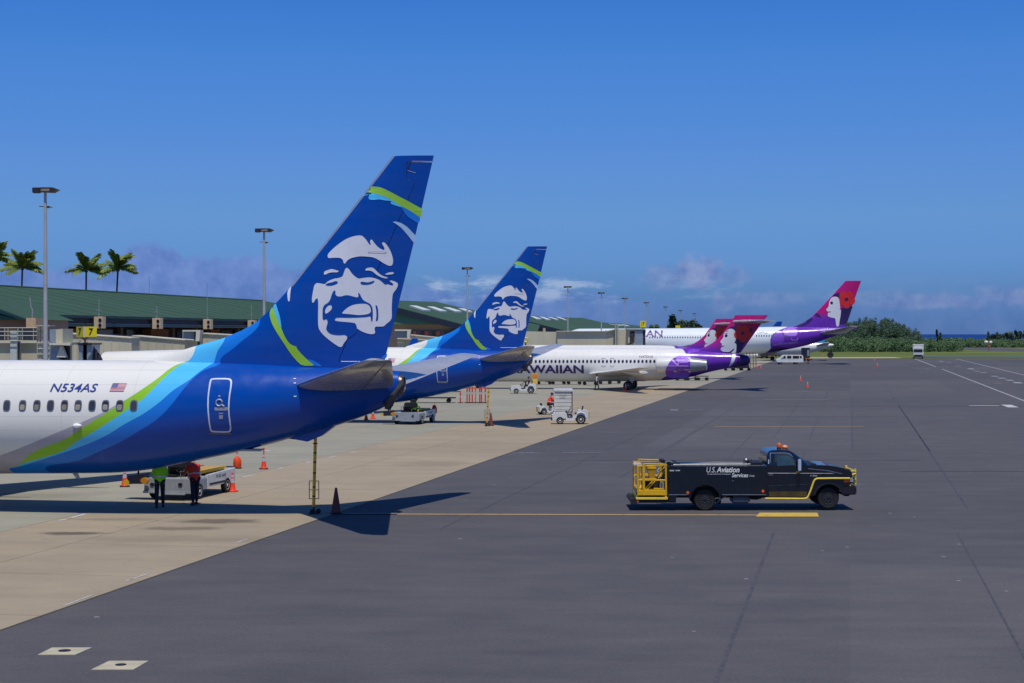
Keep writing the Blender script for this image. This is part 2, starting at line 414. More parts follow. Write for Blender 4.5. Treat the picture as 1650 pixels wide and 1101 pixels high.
grassm = grassmat('airfield grass', (74, 88, 42), (112, 120, 62), .02)
earth = grassmat('scrub ground', (78, 86, 50), (112, 104, 76), .01)
E0 = gp(0, 1017)                                # a point on the apron edge
def ew(w, s): return E0 + EV * w + EU * s       # w metres right of the edge, s metres along it
ground = sheet('ground', [(-900, -120), (1500, -120), (1900, 1500), (-900, 1500)], -.03, earth)
asphalt = sheet('asphalt_apron', [ew(-260, -70), ew(380, -70), ew(460, 395), ew(-260, 405)], 0.0, asph)
sea = sheet('sea', [(-30000, 1500), (45000, 1500), (70000, 60000), (-60000, 60000)], -3.0, None or pbr('deep blue sea', (16, 52, 112), .5, spec=.12, var=.2, scale=.004))
tag(ground, 'scrubby ground of the airfield reaching to the shore'); tag(asphalt, 'dark asphalt apron'); tag(sea, 'deep blue sea along the horizon')
grass = sheet('grass_field', [gp(1180, 578), gp(1430, 577.5), gp(1668, 575), gp(1668, 562.2), gp(1180, 561.5)], -.02, grassm)
tag(grass, 'strip of mown green grass beyond the apron')
taxi = sheet('taxiway', [gp(1500, 560.6), gp(1560, 564), gp(1668, 568.3), gp(1668, 564), gp(1588, 560.2), gp(1550, 558.5)], -.012, asph)
tag(taxi, 'grey taxiway crossing the grass')
soil = sheet('bare_soil', [gp(1300, 577.6), gp(1455, 577.2), gp(1440, 575.6), gp(1300, 575.8)], -.008, pbr('pale soil', (168, 156, 136), .9, var=.2, scale=.1))
tag(soil, 'strip of pale bare soil at the end of the asphalt')
soil2 = sheet('dark_verge', [gp(1470, 577), gp(1668, 577.4), gp(1668, 574.5), gp(1480, 574)], -.006, pbr('dark shoulder', (70, 84, 88), .9, var=.25, scale=.05))
tag(soil2, 'darker paved shoulder at the end of the asphalt')

# concrete stands: joint bed + individual slabs
bed = sheet('concrete_apron', [ew(0, -40), ew(-250, -40), ew(-250, 400), ew(0, 400)], .004, jointm)
tag(bed, 'pale concrete apron where the aircraft stand')
farc = sheet('far_concrete_apron', [ew(-.02, 172.6), ew(-150, 172.6), ew(-150, 398), ew(-.02, 398)], .02, slabg, parent=bed); tag(farc, kind='stuff')
def slabmesh(w, l, m):
    g = .009; return MB().bb((g, g, 0), (w - g, l - g, .02)).mesh('slab', m, 0, .006)
SM = {}
cols = [0, 5.2, 8.7] + [8.7 + 6.1 * i for i in range(1, 20)]
SL = 6.1
for i in range(len(cols) - 1):
    wd = cols[i + 1] - cols[i]; wm = slabw if i < 2 else slabg
    key = (round(wd, 2), i < 2)
    if key not in SM: SM[key] = slabmesh(wd, SL, wm)
    for j in range(-2, 28):
        s0 = 1.8 + j * SL
        vis = False
        for a in (0, .5, 1):
            for bb in (0, 1):
                p = ew(-(cols[i] + wd * a), s0 + SL * bb)
                if p.y > 20 and -.33 < p.x / p.y < .33: vis = True
        if not vis: continue
        p = ew(-cols[i + 1], s0)
        o = inst(SM[key], 'slab', bed, loc=(p.x, p.y, .005), rz=-EA)
# markings ---------------------------------------------------------------
def worn(name, rgb, thr):
    m = bpy.data.materials.new(name); m.use_nodes = True; t = NT(m.node_tree); b = m.node_tree.nodes['Principled BSDF']
    g = t.n('ShaderNodeNewGeometry'); f = t.noise(g.outputs['Position'], 3.0, 5, .75)
    t.l(t.mix(t.mr(f, thr - .06, thr + .06), srgb(*rgb), tuple(.35 * a + .65 * b2 for a, b2 in zip(srgb(*rgb), srgb(82, 80, 83)))), b.inputs['Base Color'])
    b.inputs['Roughness'].default_value = .75; return m
linew = worn('worn white line paint', (188, 188, 186), .58); lineo = worn('worn orange line paint', (178, 146, 96), .6)
lineof = worn('faded line paint', (128, 124, 106), .5); padm = worn('worn yellow pad paint', (196, 164, 66), .62); linewf = worn('faded white line paint', (128, 129, 138), .5)
linem = worn('thin white line paint', (158, 158, 162), .52)
def pline(p, q, wd, m, z=.012):
    a, b = gp(*p), gp(*q); d = (b - a).normalized(); n = Vector((-d.y, d.x, 0)) * wd / 2
    return sheet('painted_line', [a - n, b - n, b + n, a + n], z, m, parent=asphalt)
Z1 = .034
pline((505, 828.6), (640, 829), .26, lineof, Z1); pline((640, 829), (1224, 830.6), .26, lineo)
sheet('painted_pad', [gp(1218, 833.3), gp(1319.5, 833.3), gp(1317, 827), gp(1224, 827)], .016, padm, parent=asphalt)
pline((970, 689.8), (1150, 687.6), .25, lineof); pline((1150, 687.6), (1391, 687.4), .3, lineo)
pline((870, 731), (812, 730.6), .25, linewf)
pline((1080, 661), (1093, 661), .6, linew); pline((1102, 661), (1133, 660.6), .5, linewf)
pline((1100, 645.5), (1230, 644), .3, lineof); pline((1232, 644), (1336, 644), .35, lineo)
for px in (836, 906): pline((px, 730), (px + 26, 730), .3, linewf)
pline((935, 730), (975, 730.5), .25, linewf)
pline((1661, 650.4), (1518, 595), .3, linem); pline((1508, 591.5), (1474, 578.2), .34, linem)
pline((1668, 609), (1540, 578.3), .34, linem)
for a in ((1562, 654, 1610, 654, .7), (1621, 652.6, 1633, 656.8, .9), (1490, 594, 1497, 594.2, .9), (1462, 594, 1485, 594, .35), (1602, 617.8, 1615, 617.6, .7), (1557, 602.3, 1567, 602.3, .4),
          (1600, 606, 1605, 607, 1.0), (1611, 609, 1617, 610.2, 1.0), (1624, 612.3, 1630, 613.6, 1.0), (1637, 616, 1643, 618, 1.0), (1582, 600.5, 1587, 601.2, 1), (1572, 598, 1576, 598.6, 1), (1562, 594, 1568, 595.4, 1),
          (1572, 594.2, 1580, 594.1, .7), (1583, 594.1, 1596, 593.9, .7), (1539, 589.9, 1550, 590.5, .9), (1512, 591.5, 1530, 591, .35), (1513, 582, 1520, 583.2, .6), (1526, 584, 1532, 584.6, .6),
          (1336, 594.5, 1352, 594.4, .4), (1300, 612, 1344, 611.6, .35), (1278, 630.8, 1305, 630.8, .5), (1313, 625.3, 1343, 625.3, .35), (1325, 609.5, 1345, 609.3, .35), (1330, 601.5, 1350, 601.4, .3), (1215, 585.4, 1248, 585.3, .6)):
    m = lineo if (a[0] == 1313 or a[0] == 1325) else (linew if a[0] in (1562, 1621) and a[1] > 600 else linem)
    pline(a[:2], a[2:4], a[4], m)
for a in ((113, 836.5, 137, 830), (390, 770, 410, 766), (448, 756.6, 456, 755), (492, 747, 500, 745.6), (530, 738.8, 541, 736.6), (565, 731, 574, 729.3), (95, 840.5, 108, 838)):
    pline(a[:2], a[2:], .16, linew, Z1)
for a in ((108, 978.5, 151, 962), (205, 940, 243, 926.6), (385, 876.8, 402, 871)):
    q = sheet('painted_line', [gp(a[0] - 1, a[1] - 1), gp(a[2] - 1, a[3] - 1), gp(a[2] - 6, a[3] - 0.4), gp(a[0] - 6, a[1] - .4)], Z1, linew, parent=asphalt)
# seams between paving lanes, running with the apron edge, and old patches
seamm = worn('bitumen seam', (62, 62, 66), .5)
pale = pbr('paler patch', (98, 100, 106), .9, var=.15, scale=.6)
def seam(px, py, s0, s1, wd=.07, m=seamm):
    p = gp(px, py); v = p - E0; wv = v.dot(EV)
    sheet('paving_seam', [ew(wv - wd / 2, s0), ew(wv + wd / 2, s0), ew(wv + wd / 2, s1), ew(wv - wd / 2, s1)], .006, m, parent=asphalt)
seam(1153, 1101, -8, 21, .085); seam(1153, 1101, 27, 60, .07); seam(1153, 1101, 70, 95, .08); seam(820, 1101, 45, 75, .05); seam(1640, 1040, -4, 22, .05)
seam(400, 1000, 20, 80, .05); seam(640, 1000, 60, 110, .06); seam(1560, 820, 30, 120, .08); seam(1380, 1000, 60, 140, .07); seam(950, 800, 40, 90, .06)
seam(1250, 700, 70, 200, .06); seam(1480, 700, 60, 220, .06); seam(1153, 1101, 110, 330, .08)
for i, (px, py, l) in enumerate(((1160, 700, 16), (1450, 760, 22), (1300, 668, 30), (1040, 672, 20), (1500, 645, 40), (900, 742, 18), (1420, 622, 60), (1250, 655, 30))):
    p = gp(px, py)
    sheet('paving_seam', [p + Vector((0, 0, 0)), p + Vector((l, 0, 0)), p + Vector((l, .1 + p.y * .0012, 0)), p + Vector((0, .1 + p.y * .0012, 0))], .009, seamm if i % 2 else pale, parent=asphalt)
# two concrete collars with iron covers
for k, q in enumerate((((61, 1056), (121, 1056), (148, 1044.5), (84, 1044.5)), ((147, 1080), (215, 1080), (239, 1066), (176, 1066)))):
    c = gp(sum(a[0] for a in q) / 4, sum(a[1] for a in q) / 4)
    t = thing('manhole', ('square pale concrete collar with a round dark cover, the farther left of the two', 'square pale concrete collar with a small round dark cover, the nearer right of the two')[k], 'manhole', (c.x, c.y, 0), 0, 'manholes in the near asphalt')
    pts = [gp(*a) - c for a in q]
    mb = MB(); mb.add([(p.x, p.y, .001) for p in pts] + [(p.x, p.y, .014) for p in pts], [(4, 5, 6, 7), (0, 1, 5, 4), (1, 2, 6, 5), (2, 3, 7, 6), (3, 0, 4, 7)])
    mb.build('collar', pbr('collar concrete', (176, 168, 142), .85, var=.15, scale=2), t, 0)
    MB().lathe([((.125, .105)[k], .013), ((.125, .105)[k], .024), ((.1, .08)[k], .028), (.0, .026)], (0, .02, 0)).build('cover', pbr('cast iron', (48, 42, 40), .6, metal=.4, var=.3), t)

# ------------------------------------------------------------------ aircraft
class Frame:
    def __init__(s, O, a):
        s.O = Vector(O); s.a = a; s.v = Vector((math.cos(a), -math.sin(a), 0)); s.u = Vector((math.sin(a), math.cos(a), 0))
    def loc(s, px, py, yl=0.0):
        d = ray(px, py); t = (yl - (CO - s.O).dot(s.u)) / d.dot(s.u); p = CO + d * t - s.O
        return (p.dot(s.v), p.z)
class Fus:
    """fuselage as a list of stations (x, centre z, half height, half width)"""
    def __init__(s, st): s.st = sorted(st)
    def at(s, x):
        st = s.st
        if x <= st[0][0]: return st[0][1:]
        for a, b in zip(st, st[1:]):
            if x <= b[0]:
                t = (x - a[0]) / (b[0] - a[0]); return tuple(a[i] + (b[i] - a[i]) * t for i in (1, 2, 3))
        return st[-1][1:]
    def side(s, x, z, off=.012):
        zc, hz, hy = s.at(x); q = max(-.98, min(.98, (z - zc) / hz))
        th = math.asin(q); n = Vector((0, -math.cos(th) / hy, math.sin(th) / hz)).normalized()
        return Vector((x, -hy * math.cos(th), zc + hz * q)) + n * off
    def mb(s, seg=72):
        rings = []
        xs = [a[0] for a in s.st]
        for x in xs:
            zc, hz, hy = s.at(x); rings.append([(x, hy * math.cos(2 * math.pi * k / seg), zc + hz * math.sin(2 * math.pi * k / seg)) for k in range(seg)])
        return MB().loft(rings)
def smooth_st(st, n=4):
    """Catmull-Rom refinement of the stations"""
    st = sorted(st); out = []
    for i in range(len(st) - 1):
        p0 = st[max(0, i - 1)]; p1 = st[i]; p2 = st[i + 1]; p3 = st[min(len(st) - 1, i + 2)]
        for k in range(n):
            t = k / n; h = p2[0] - p1[0]; r = [p1[0] + h * t]
            for j in (1, 2, 3):
                m1 = (p2[j] - p0[j]) / max(1e-6, p2[0] - p0[0]) * h; m2 = (p3[j] - p1[j]) / max(1e-6, p3[0] - p1[0]) * h
                r.append((2 * t ** 3 - 3 * t * t + 1) * p1[j] + (t ** 3 - 2 * t * t + t) * m1 + (-2 * t ** 3 + 3 * t * t) * p2[j] + (t ** 3 - t * t) * m2)
            out.append(tuple(r))
    out.append(st[-1]); return out
def livery(name, base, bands, vmin, vmax, omin, omax, rough=.26, coat=.25, dirt=.1, extra=None):
    """bands: [(boundary pts [(z, x)], rgb)] painted in order where x > boundary(z)"""
    m = bpy.data.materials.new(name); m.use_nodes = True; t = NT(m.node_tree); b = m.node_tree.nodes['Principled BSDF']
    tc = t.n('ShaderNodeTexCoord'); sp = t.n('ShaderNodeSeparateXYZ'); t.l(tc.outputs['Object'], sp.inputs[0])
    c = srgb(*base)
    for pts, rgb in bands:
        c = t.mix(t.m('GREATER_THAN', sp.outputs[0], t.curve(sp.outputs[2], pts, vmin, vmax, omin, omax)), c, srgb(*rgb))
    if extra: c = extra(t, sp, c)
    # lap joints and frame joints of the skin
    jl = None
    for z0 in (2.15, 2.95, 3.45, 4.55, 5.05, 6.4, 7.9, 9.6, 11.0):
        q_ = t.m('LESS_THAN', t.m('ABSOLUTE', t.m('SUBTRACT', sp.outputs[2], z0)), .009); jl = q_ if jl is None else t.m('MAXIMUM', jl, q_)
    fx = t.m('ABSOLUTE', t.m('SUBTRACT', t.m('FRACT', t.m('MULTIPLY', sp.outputs[0], 1 / 2.54)), .5))
    jl = t.m('MAXIMUM', jl, t.m('GREATER_THAN', fx, .4965))
    c = t.mix(t.m('MULTIPLY', jl, .2), c, srgb(60, 64, 76))
    # grime: faint streaks, panel lines every frame bay
    mp = t.n('ShaderNodeMapping'); mp.inputs['Scale'].default_value = (.35, 1, 2.2); t.l(tc.outputs['Object'], mp.inputs[0])
    c = t.mix(t.m('MULTIPLY', t.mr(t.noise(mp.outputs[0], 1.1, 5, .65), .42, .75), dirt), c, srgb(120, 116, 112))
    t.l(c, b.inputs['Base Color'])
    t.l(t.mr(t.noise(tc.outputs['Object'], 2.0, 4), .3, .7, rough - .05, rough + .08), b.inputs['Roughness'])
    bp = t.n('ShaderNodeBump'); bp.inputs['Strength'].default_value = .05; bp.inputs['Distance'].default_value = .02
    t.l(t.noise(tc.outputs['Object'], 1.4, 2), bp.inputs['Height']); t.l(bp.outputs[0], b.inputs['Normal'])
    b.inputs['Coat Weight'].default_value = coat; b.inputs['Coat Roughness'].default_value = .05; b.inputs['Specular IOR Level'].default_value = .28
    return m

class Fin:
    """vertical tail: le(z), te(z) leading and trailing edge, half thickness from an aerofoil"""
    def __init__(s, le, te, z0, z1, t0, t1): s.le_, s.te_, s.z0, s.z1, s.t0, s.t1 = sorted(le), sorted(te), z0, z1, t0, t1
    @staticmethod
    def ip(pts, z):
        if z <= pts[0][0]: return pts[0][1]
        for a, b in zip(pts, pts[1:]):
            if z <= b[0]: return a[1] + (b[1] - a[1]) * (z - a[0]) / (b[0] - a[0])
        return pts[-1][1]
    def le(s, z): return s.ip(s.le_, z)
    def te(s, z): return s.ip(s.te_, z)
    def th(s, x, z):
        f = (z - s.z0) / (s.z1 - s.z0); tm = s.t0 + (s.t1 - s.t0) * f
        q = min(1, max(0, (x - s.le(z)) / max(.01, s.te(z) - s.le(z))))
        return tm * (1.8 * math.sqrt(q) * (1 - q) + .35 * q * (1 - q)) * 1.25 + .012
    def fn(s, off=.01): return lambda x, z: Vector((x, -(s.th(x, z) + off), z))
    def mb(s, qa=0.0, qb=1.0, n=26, nz=44, za=None, zb=None):
        """the part of the aerofoil between chord fractions qa(z) and qb(z)"""
        za = s.z0 if za is None else za; zb = s.z1 if zb is None else zb; rings = []
        fa = qa if callable(qa) else (lambda z: qa); fb = qb if callable(qb) else (lambda z: qb)
        for i in range(nz + 1):
            z = za + (zb - za) * i / nz; L, T = s.le(z), s.te(z); a, b = fa(z), fb(z)
            up = []; lo = []
            for k in range(n + 1):
                e = k / n; e = e * e if a == 0 else e
                x = L + (T - L) * (a + (b - a) * e); h = s.th(x, z) if not (a == 0 and k == 0) else .012
                up.append((x, -h, z)); lo.append((x, h, z))
            rings.append(up + lo[::-1])
        return MB().loft(rings)
def wingmb(secs, n=12):
    return MB().loft([airfoil(xle, c, y, z, t, n) for xle, c, y, z, t in secs])

# ---- the near twin-jet with the blue tail (traced once; the second is a copy)
A1 = R(9.5)
F1 = Frame((-2.70, 57.5, 0), A1)
def build_blue(label, group, nose=0.0):
    F = F1
    root = thing('airliner', label, 'airliner', F.O, -A1, group)
    st = []
    for px, yt, yb in ((-60, 580.5, 763), (60, 580.5, 763), (150, 580.8, 762.5), (200, 581, 761), (250, 581.5, 755.5), (300, 582, 745.5), (350, 583, 735.5), (394, 584.5, 726), (430, 586, 717), (463, 588, 708),
                       (500, 590, 698), (541, 592, 686.5), (575, 593.5, 675), (605, 594.5, 663), (628, 596, 651), (645, 600, 640)):
        x, z1 = F.loc(px, yt); _, z0 = F.loc(px, yb)
        st.append((x, (z0 + z1) / 2, (z1 - z0) / 2, (z1 - z0) / 2 * .94))
    x0, zc, hz, hy = st[0]
    dz = -.34 if nose else 0
    st2 = [(x + nose, zc + a_ + dz, hz * f1, hy * f2) for x, a_, f1, f2 in ((-35.8, 0, 1, 1), (-36.1, -.04, .96, .97), (-36.6, -.24, .83, .9), (-37.0, -.32, .74, .8), (-38.2, -.45, .52, .58), (-38.9, -.55, .25, .27), (-39.1, -.58, .02, .02))]
    if nose: st = [q for q in st if q[0] > -19]
    fus = Fus(smooth_st(st + st2, 3))
    def side(px, py):
        x, z = F.loc(px, py, -1.8)
        for _ in range(4):
            c_, h_, w_ = fus.at(x); q = max(-1, min(1, (z - c_) / h_)); x, z = F.loc(px, py, -w_ * math.sqrt(1 - q * q))
        return x, z
    zz = lambda zx, zy: side(zx / 3.9325, 560 + zy / 3.9325)
    zd = lambda zx, zy: F.loc(180 + zx / 4.233, 340 + zy / 4.233, -.3)
    sw = lambda L: [(b, a) for a, b in L]
    B2 = sw([zz(*p) for p in ((110, 752), (125, 740), (180, 685), (260, 640), (400, 585), (520, 510), (640, 435), (800, 330), (900, 265), (1000, 195), (1100, 120), (1150, 98))])
    B1 = sw([zz(*p) for p in ((-300, 770), (-100, 725), (0, 685), (120, 640), (300, 565), (480, 490), (620, 428), (700, 385), (770, 345))]) + [p for p in B2 if p[0] > zz(790, 335)[1]]
    up = [zd(525, 1020), zd(560, 925)]
    hi = lambda L, x: L + [(z, x) for z in (8.0, 9.5)]
    B3 = sw([zz(*p) for p in ((120, 752), (140, 738), (250, 705), (400, 655), (480, 600), (600, 530), (700, 465), (800, 400), (900, 330), (1000, 230), (1100, 140), (1165, 98))] + up)
    B4 = sw([zz(*p) for p in ((60, 775), (140, 750), (300, 700), (480, 640), (650, 570), (800, 480), (900, 425), (1000, 355), (1100, 270), (1200, 205), (1270, 150), (1350, 100))] + [zd(700, 1030), zd(720, 960), zd(760, 870)])
    B5 = sw([zz(*p) for p in ((290, 772), (500, 715), (650, 650), (760, 600), (880, 530), (1000, 450), (1080, 370), (1150, 280), (1215, 205), (1285, 150), (1400, 98))] + [zd(740, 1028), zd(850, 920), zd(1000, 755)])
    B1 += [(z, x) for z, x in sw(up)]; B2 += sw(up)
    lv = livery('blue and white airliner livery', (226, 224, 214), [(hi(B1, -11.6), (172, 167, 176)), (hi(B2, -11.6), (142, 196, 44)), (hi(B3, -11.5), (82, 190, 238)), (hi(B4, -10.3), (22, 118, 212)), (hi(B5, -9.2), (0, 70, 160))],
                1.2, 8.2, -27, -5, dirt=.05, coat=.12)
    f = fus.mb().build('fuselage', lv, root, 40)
    # fin
    LEpx = ((633, 252), (600, 295), (560, 346.5), (520, 397), (470, 460.5), (452, 481), (433.5, 500), (414, 519), (389, 533), (358.5, 545.8), (311, 559), (287, 566.5), (262, 574.5), (245, 580))
    le = [(F.loc(*p)[1], F.loc(*p)[0]) for p in LEpx]; le.append((le[-1][0] - .35, le[-1][1] - .1))
    te = [(F.loc(*p)[1], F.loc(*p)[0]) for p in ((699, 251), (666.4, 391.8), (620, 580))]
    ztop = le[0][0]; zb = min(l[0] for l in le) - .3
    te.append((zb - .2, te[-1][1] - .35)); 
    fin = Fin(le, te, zb, ztop, .34, .13)
    zr = F.loc(560, 583)[1]
    hx = lambda z: fin.ip([(F.loc(548, 580)[1], F.loc(548, 580)[0]), (F.loc(672, 290)[1], F.loc(672, 290)[0]), (ztop, F.loc(684, 262)[0])], z)
    qh = lambda z: (hx(z) - fin.le(z)) / (fin.te(z) - fin.le(z))
    zh = F.loc(657, 274)[1]
    def qh2(z):   # the balance horn at the top of the rudder reaches further forward
        return qh(z) if z < zh - .35 else (F.loc(657, 274)[0] - fin.le(z)) / (fin.te(z) - fin.le(z))
    chord = lambda z: fin.te(z) - fin.le(z)
    mf = fin.mb(0, 1, 24, 14, zb, zr)
    for m2 in (fin.mb(0, lambda z: qh2(z) - .012 / chord(z), 22, 70, zr, ztop - .22), fin.mb(0, 1, 22, 3, ztop - .22, ztop)): mf.add(m2.v, m2.f)
    fo = mf.build('vertical_stabiliser', lv, root, 30)
    fin.mb(lambda z: qh2(z) + .012 / chord(z), 1, 8, 60, zr + .02, ztop - .24).build('rudder', lv, root, 30)
    # bare leading edge strip
    mb = MB(); rows = []
    for i in range(20):
        z = le and F.loc(468, 462)[1] + (ztop - F.loc(468, 462)[1]) * i / 19; L = fin.le(z)
        rows.append([(L - .015, 0, z), (L + .035, -(fin.th(L + .035, z) + .012), z), (L + .1, -(fin.th(L + .1, z) + .01), z)])
    for i in range(19):
        a, b = rows[i], rows[i + 1]
        for k in range(2):
            mb.add([a[k], a[k + 1], b[k + 1], b[k]], [(0, 1, 2, 3)]); mb.add([(p[0], -p[1], p[2]) for p in (a[k], a[k + 1], b[k + 1], b[k])], [(0, 1, 2, 3)])
    mb.build('leading_edge_strip', pbr('dull leading edge', (176, 180, 190), .35, metal=.5), root)
    # prints on the fin
    z3 = lambda L: [F.loc(420 + a / 5.5, 240 + b / 5.5, -.15) for a, b in L]
    z4 = lambda L: [F.loc(420 + a / 5.003, 400 + b / 5.003, -.2) for a, b in L]
    pw = pbr('emblem white', (222, 222, 226), .3, coat=.3, var=.03); pg = pbr('stripe green', (150, 200, 52), .3, coat=.3, var=.04)
    pc = pbr('stripe cyan', (82, 190, 238), .3, coat=.3, var=.04); pb = pbr('stripe blue', (22, 118, 212), .3, coat=.3, var=.04)
    def D(nm, polys, off, m, sm=True):
        for p_ in polys: decal(nm, [p_], fin.fn(off), m, fo, .35, sm)
    hood = z3([(595, 950), (605, 925), (650, 880), (700, 840), (760, 800), (820, 778), (870, 768), (900, 770), (920, 785), (945, 815), (962, 842), (976, 856), (980, 845), (972, 825), (978, 806), (990, 806), (1010, 835), (1040, 870), (1070, 890), (1095, 899), (1100, 882), (1085, 855), (1076, 838), (1085, 828), (1100, 831), (1125, 860), (1150, 905), (1165, 950), (1172, 990), (1168, 1022), (1155, 1037), (1130, 1035), (1090, 1015), (1040, 980), (1000, 962), (950, 955), (880, 953), (820, 965), (790, 978), (770, 995), (756, 1018), (744, 1018), (735, 985), (715, 968), (680, 965), (640, 967), (605, 970)])
    face = z4([(455, 280), (500, 288), (522, 293), (545, 268), (590, 248), (640, 240), (665, 228), (675, 195), (686, 165), (700, 158), (716, 172), (735, 202), (760, 228), (792, 248), (830, 240), (880, 235), (920, 242), (960, 260), (985, 284), (1015, 290), (1050, 302), (1064, 298), (1058, 283), (1033, 265), (1042, 259), (1075, 268), (1098, 282), (1099, 302), (1082, 335), (1060, 362), (1053, 400), (1048, 480), (1050, 560), (1035, 588), (1005, 610), (985, 632), (950, 632), (920, 633), (912, 648), (918, 685), (905, 693), (875, 693), (835, 682), (800, 665), (775, 645), (698, 710), (696, 735), (668, 768), (654, 797), (633, 797), (600, 775), (560, 745), (520, 710), (490, 678), (470, 640), (468, 560), (470, 450), (465, 403), (447, 412), (432, 442), (419, 438), (418, 400), (427, 345), (435, 300)])
    D('emblem_face', [hood, face, z4([(512, 210), (515, 188), (545, 177), (572, 168), (610, 177), (634, 185), (625, 196), (580, 195), (550, 200), (530, 213), (516, 214)]),
                      z4([(843, 182), (850, 163), (880, 156), (905, 158), (925, 176), (945, 198), (970, 219), (1000, 231), (1021, 237), (1015, 244), (985, 241), (950, 226), (925, 209), (905, 191), (885, 181), (860, 181)]),
                      z4([(998, 210), (1025, 196), (1060, 192), (1070, 200), (1055, 211), (1010, 214)]), z4([(207, 345), (240, 298), (236, 350), (236, 420), (228, 434), (217, 415)])], .012, pw)
    mouth = z4([(600, 340), (609, 350), (605, 370), (620, 389), (650, 391), (690, 379), (720, 382), (760, 394), (785, 398), (791, 380), (785, 358), (800, 368), (812, 395), (827, 420), (855, 436), (882, 450), (899, 480), (902, 520), (899, 592), (887, 590), (884, 547), (850, 556), (740, 562), (615, 560), (602, 573), (606, 589), (755, 601), (769, 615), (776, 645), (776, 672), (740, 705), (710, 722), (697, 711), (680, 699), (650, 702), (610, 702), (570, 694), (545, 675), (531, 650), (540, 620), (546, 600), (542, 578), (530, 571), (515, 584), (505, 570), (504, 520), (507, 480), (520, 458), (550, 440), (566, 415), (574, 385), (588, 350)])
    D('emblem_navy', [mouth, z4([(524, 298), (545, 282), (580, 277), (600, 267), (620, 267), (629, 278), (610, 293), (580, 303), (550, 304)]),  # navy mouth, eyes and lines printed over the white face
                        z4([(803, 276), (820, 270), (860, 278), (890, 270), (917, 261), (914, 275), (890, 290), (850, 296), (813, 294)]), z4([(920, 458), (935, 462), (944, 500), (944, 560), (938, 588), (923, 588), (930, 540), (927, 490)]),
                        z4([(975, 262), (1000, 268), (1018, 290), (1005, 294), (985, 284)])], .018, navy)
    D('emblem_lips', [z4([(658, 525), (680, 500), (710, 475), (750, 457), (800, 449), (850, 449), (876, 465), (886, 490), (886, 515), (870, 530), (830, 538), (780, 540), (720, 532), (670, 529)]),
                      z4([(524, 515), (529, 490), (550, 465), (573, 461), (581, 475), (576, 495), (555, 516), (535, 529), (526, 525)])], .024, pw)
    D('stripe_green', [z3([(930, 378), (938, 358), (960, 333), (1000, 333), (1060, 340), (1130, 370), (1220, 420), (1300, 460), (1370, 500), (1431, 535), (1412, 612), (1370, 580), (1300, 535), (1220, 495), (1150, 445), (1080, 415), (1000, 392), (950, 385)]),
                       z4([(68, 512), (80, 480), (92, 478), (105, 510), (125, 550), (150, 600), (175, 650), (200, 710), (235, 765), (265, 785), (295, 793), (300, 815), (340, 860), (380, 900), (415, 930), (437, 948), (338, 948), (300, 915), (250, 855), (190, 760), (130, 670), (90, 600), (72, 550)])], .012, pg)
    D('stripe_cyan', [z3([(890, 422), (905, 395), (930, 378), (950, 384), (1000, 391), (1080, 414), (1150, 444), (1220, 494), (1265, 522), (1225, 512), (1165, 492), (1152, 483), (1160, 462), (1100, 458), (1060, 448), (1010, 450), (975, 454), (953, 440), (965, 403), (930, 412)]),
                      z4([(92, 478), (98, 455), (115, 447), (130, 480), (155, 540), (170, 610), (175, 650), (150, 600), (125, 550), (105, 510)])], .010, pc)
    D('stripe_blue', [z3([(1240, 508), (1300, 535), (1370, 580), (1411, 611), (1393, 662), (1350, 635), (1300, 600), (1275, 570)]), z4([(380, 892), (430, 908), (475, 933), (497, 956), (432, 948), (405, 925)]), z4([(955, 890), (1000, 855), (1012, 852), (1002, 892)])], .011, pb)
    D('stripe_wisp', [z3([(1168, 648), (1200, 643), (1250, 660), (1300, 695), (1340, 740), (1374, 775), (1357, 838), (1340, 820), (1300, 765), (1250, 705), (1200, 665)])], .012, pbr('pale wisp', (166, 196, 226), .3, var=.04))
    dl = pbr('panel gap', (14, 26, 66), .6); gl = pbr('grey hairline', (150, 150, 156), .5)
    ln = lambda a, b, w_: [a, b, (b[0] + w_, b[1]), (a[0] + w_, a[1])]
    D('horn_outline', [z3([(1340, 106), (1530, 106), (1530, 113), (1340, 113)]), z3([(1300, 188), (1372, 210), (1370, 216), (1300, 194)])], .012, gl, False)
    D('hinge_gap', [z3([(1322, 112), (1334, 112), (1308, 190), (1298, 190)])], .013, dl, False)
    D('hinge_outline', [z3([(960, 912), (1110, 912), (1118, 920), (1105, 928), (962, 925), (955, 918)]), ], .016, gl, False)
    D('hinge_inset', [z3([(966, 915), (1104, 915), (1108, 920), (1100, 925), (966, 922)]), ], .019, pw, False)
    # tailplanes
    rl, rt_ = F.loc(480, 624, -1.15), F.loc(633, 618, -.7); tl, tt = F.loc(588, 582, -7.1), F.loc(630, 579.5, -7.1)
    zr_ = (rl[1] + rt_[1]) / 2; zt_ = (tl[1] + tt[1]) / 2
    for sgn in (-1, 1):
        yr, yt = .55 * sgn, 7.17 * sgn
        s0 = (rl[0] - .35, rt_[0] - rl[0] + .35, yr, zr_ - .06, .40); s1 = (tl[0], tt[0] - tl[0], yt * .975, zt_ - .02, .16); s2 = (tl[0] + .35, tt[0] - tl[0] - .42, yt, zt_ + .01, .05)
        m_ = [tuple(a + (b - a) * k / 4 for a, b in zip(s0, s1)) for k in range(4)]
        hsx = wingmb(m_ + [s1, s2]).build('horizontal_stabiliser', stabm, root, 30)
        le_ = MB().tube([(s0[0] + .0, yr, s0[3]), (s1[0] + .0, yt * .975, s1[3])], .035, 8); le_.build('leading_edge', pbr('polished edge', (196, 198, 204), .22, metal=.85), hsx)
        # elevator joint
        MB().tube([(s0[0] + s0[1] * .72, yr * 2, s0[3] - .12), (s1[0] + s1[1] * .72, yt * .95, s1[3] - .06)], .012, 4).build('elevator_gap', black, hsx)
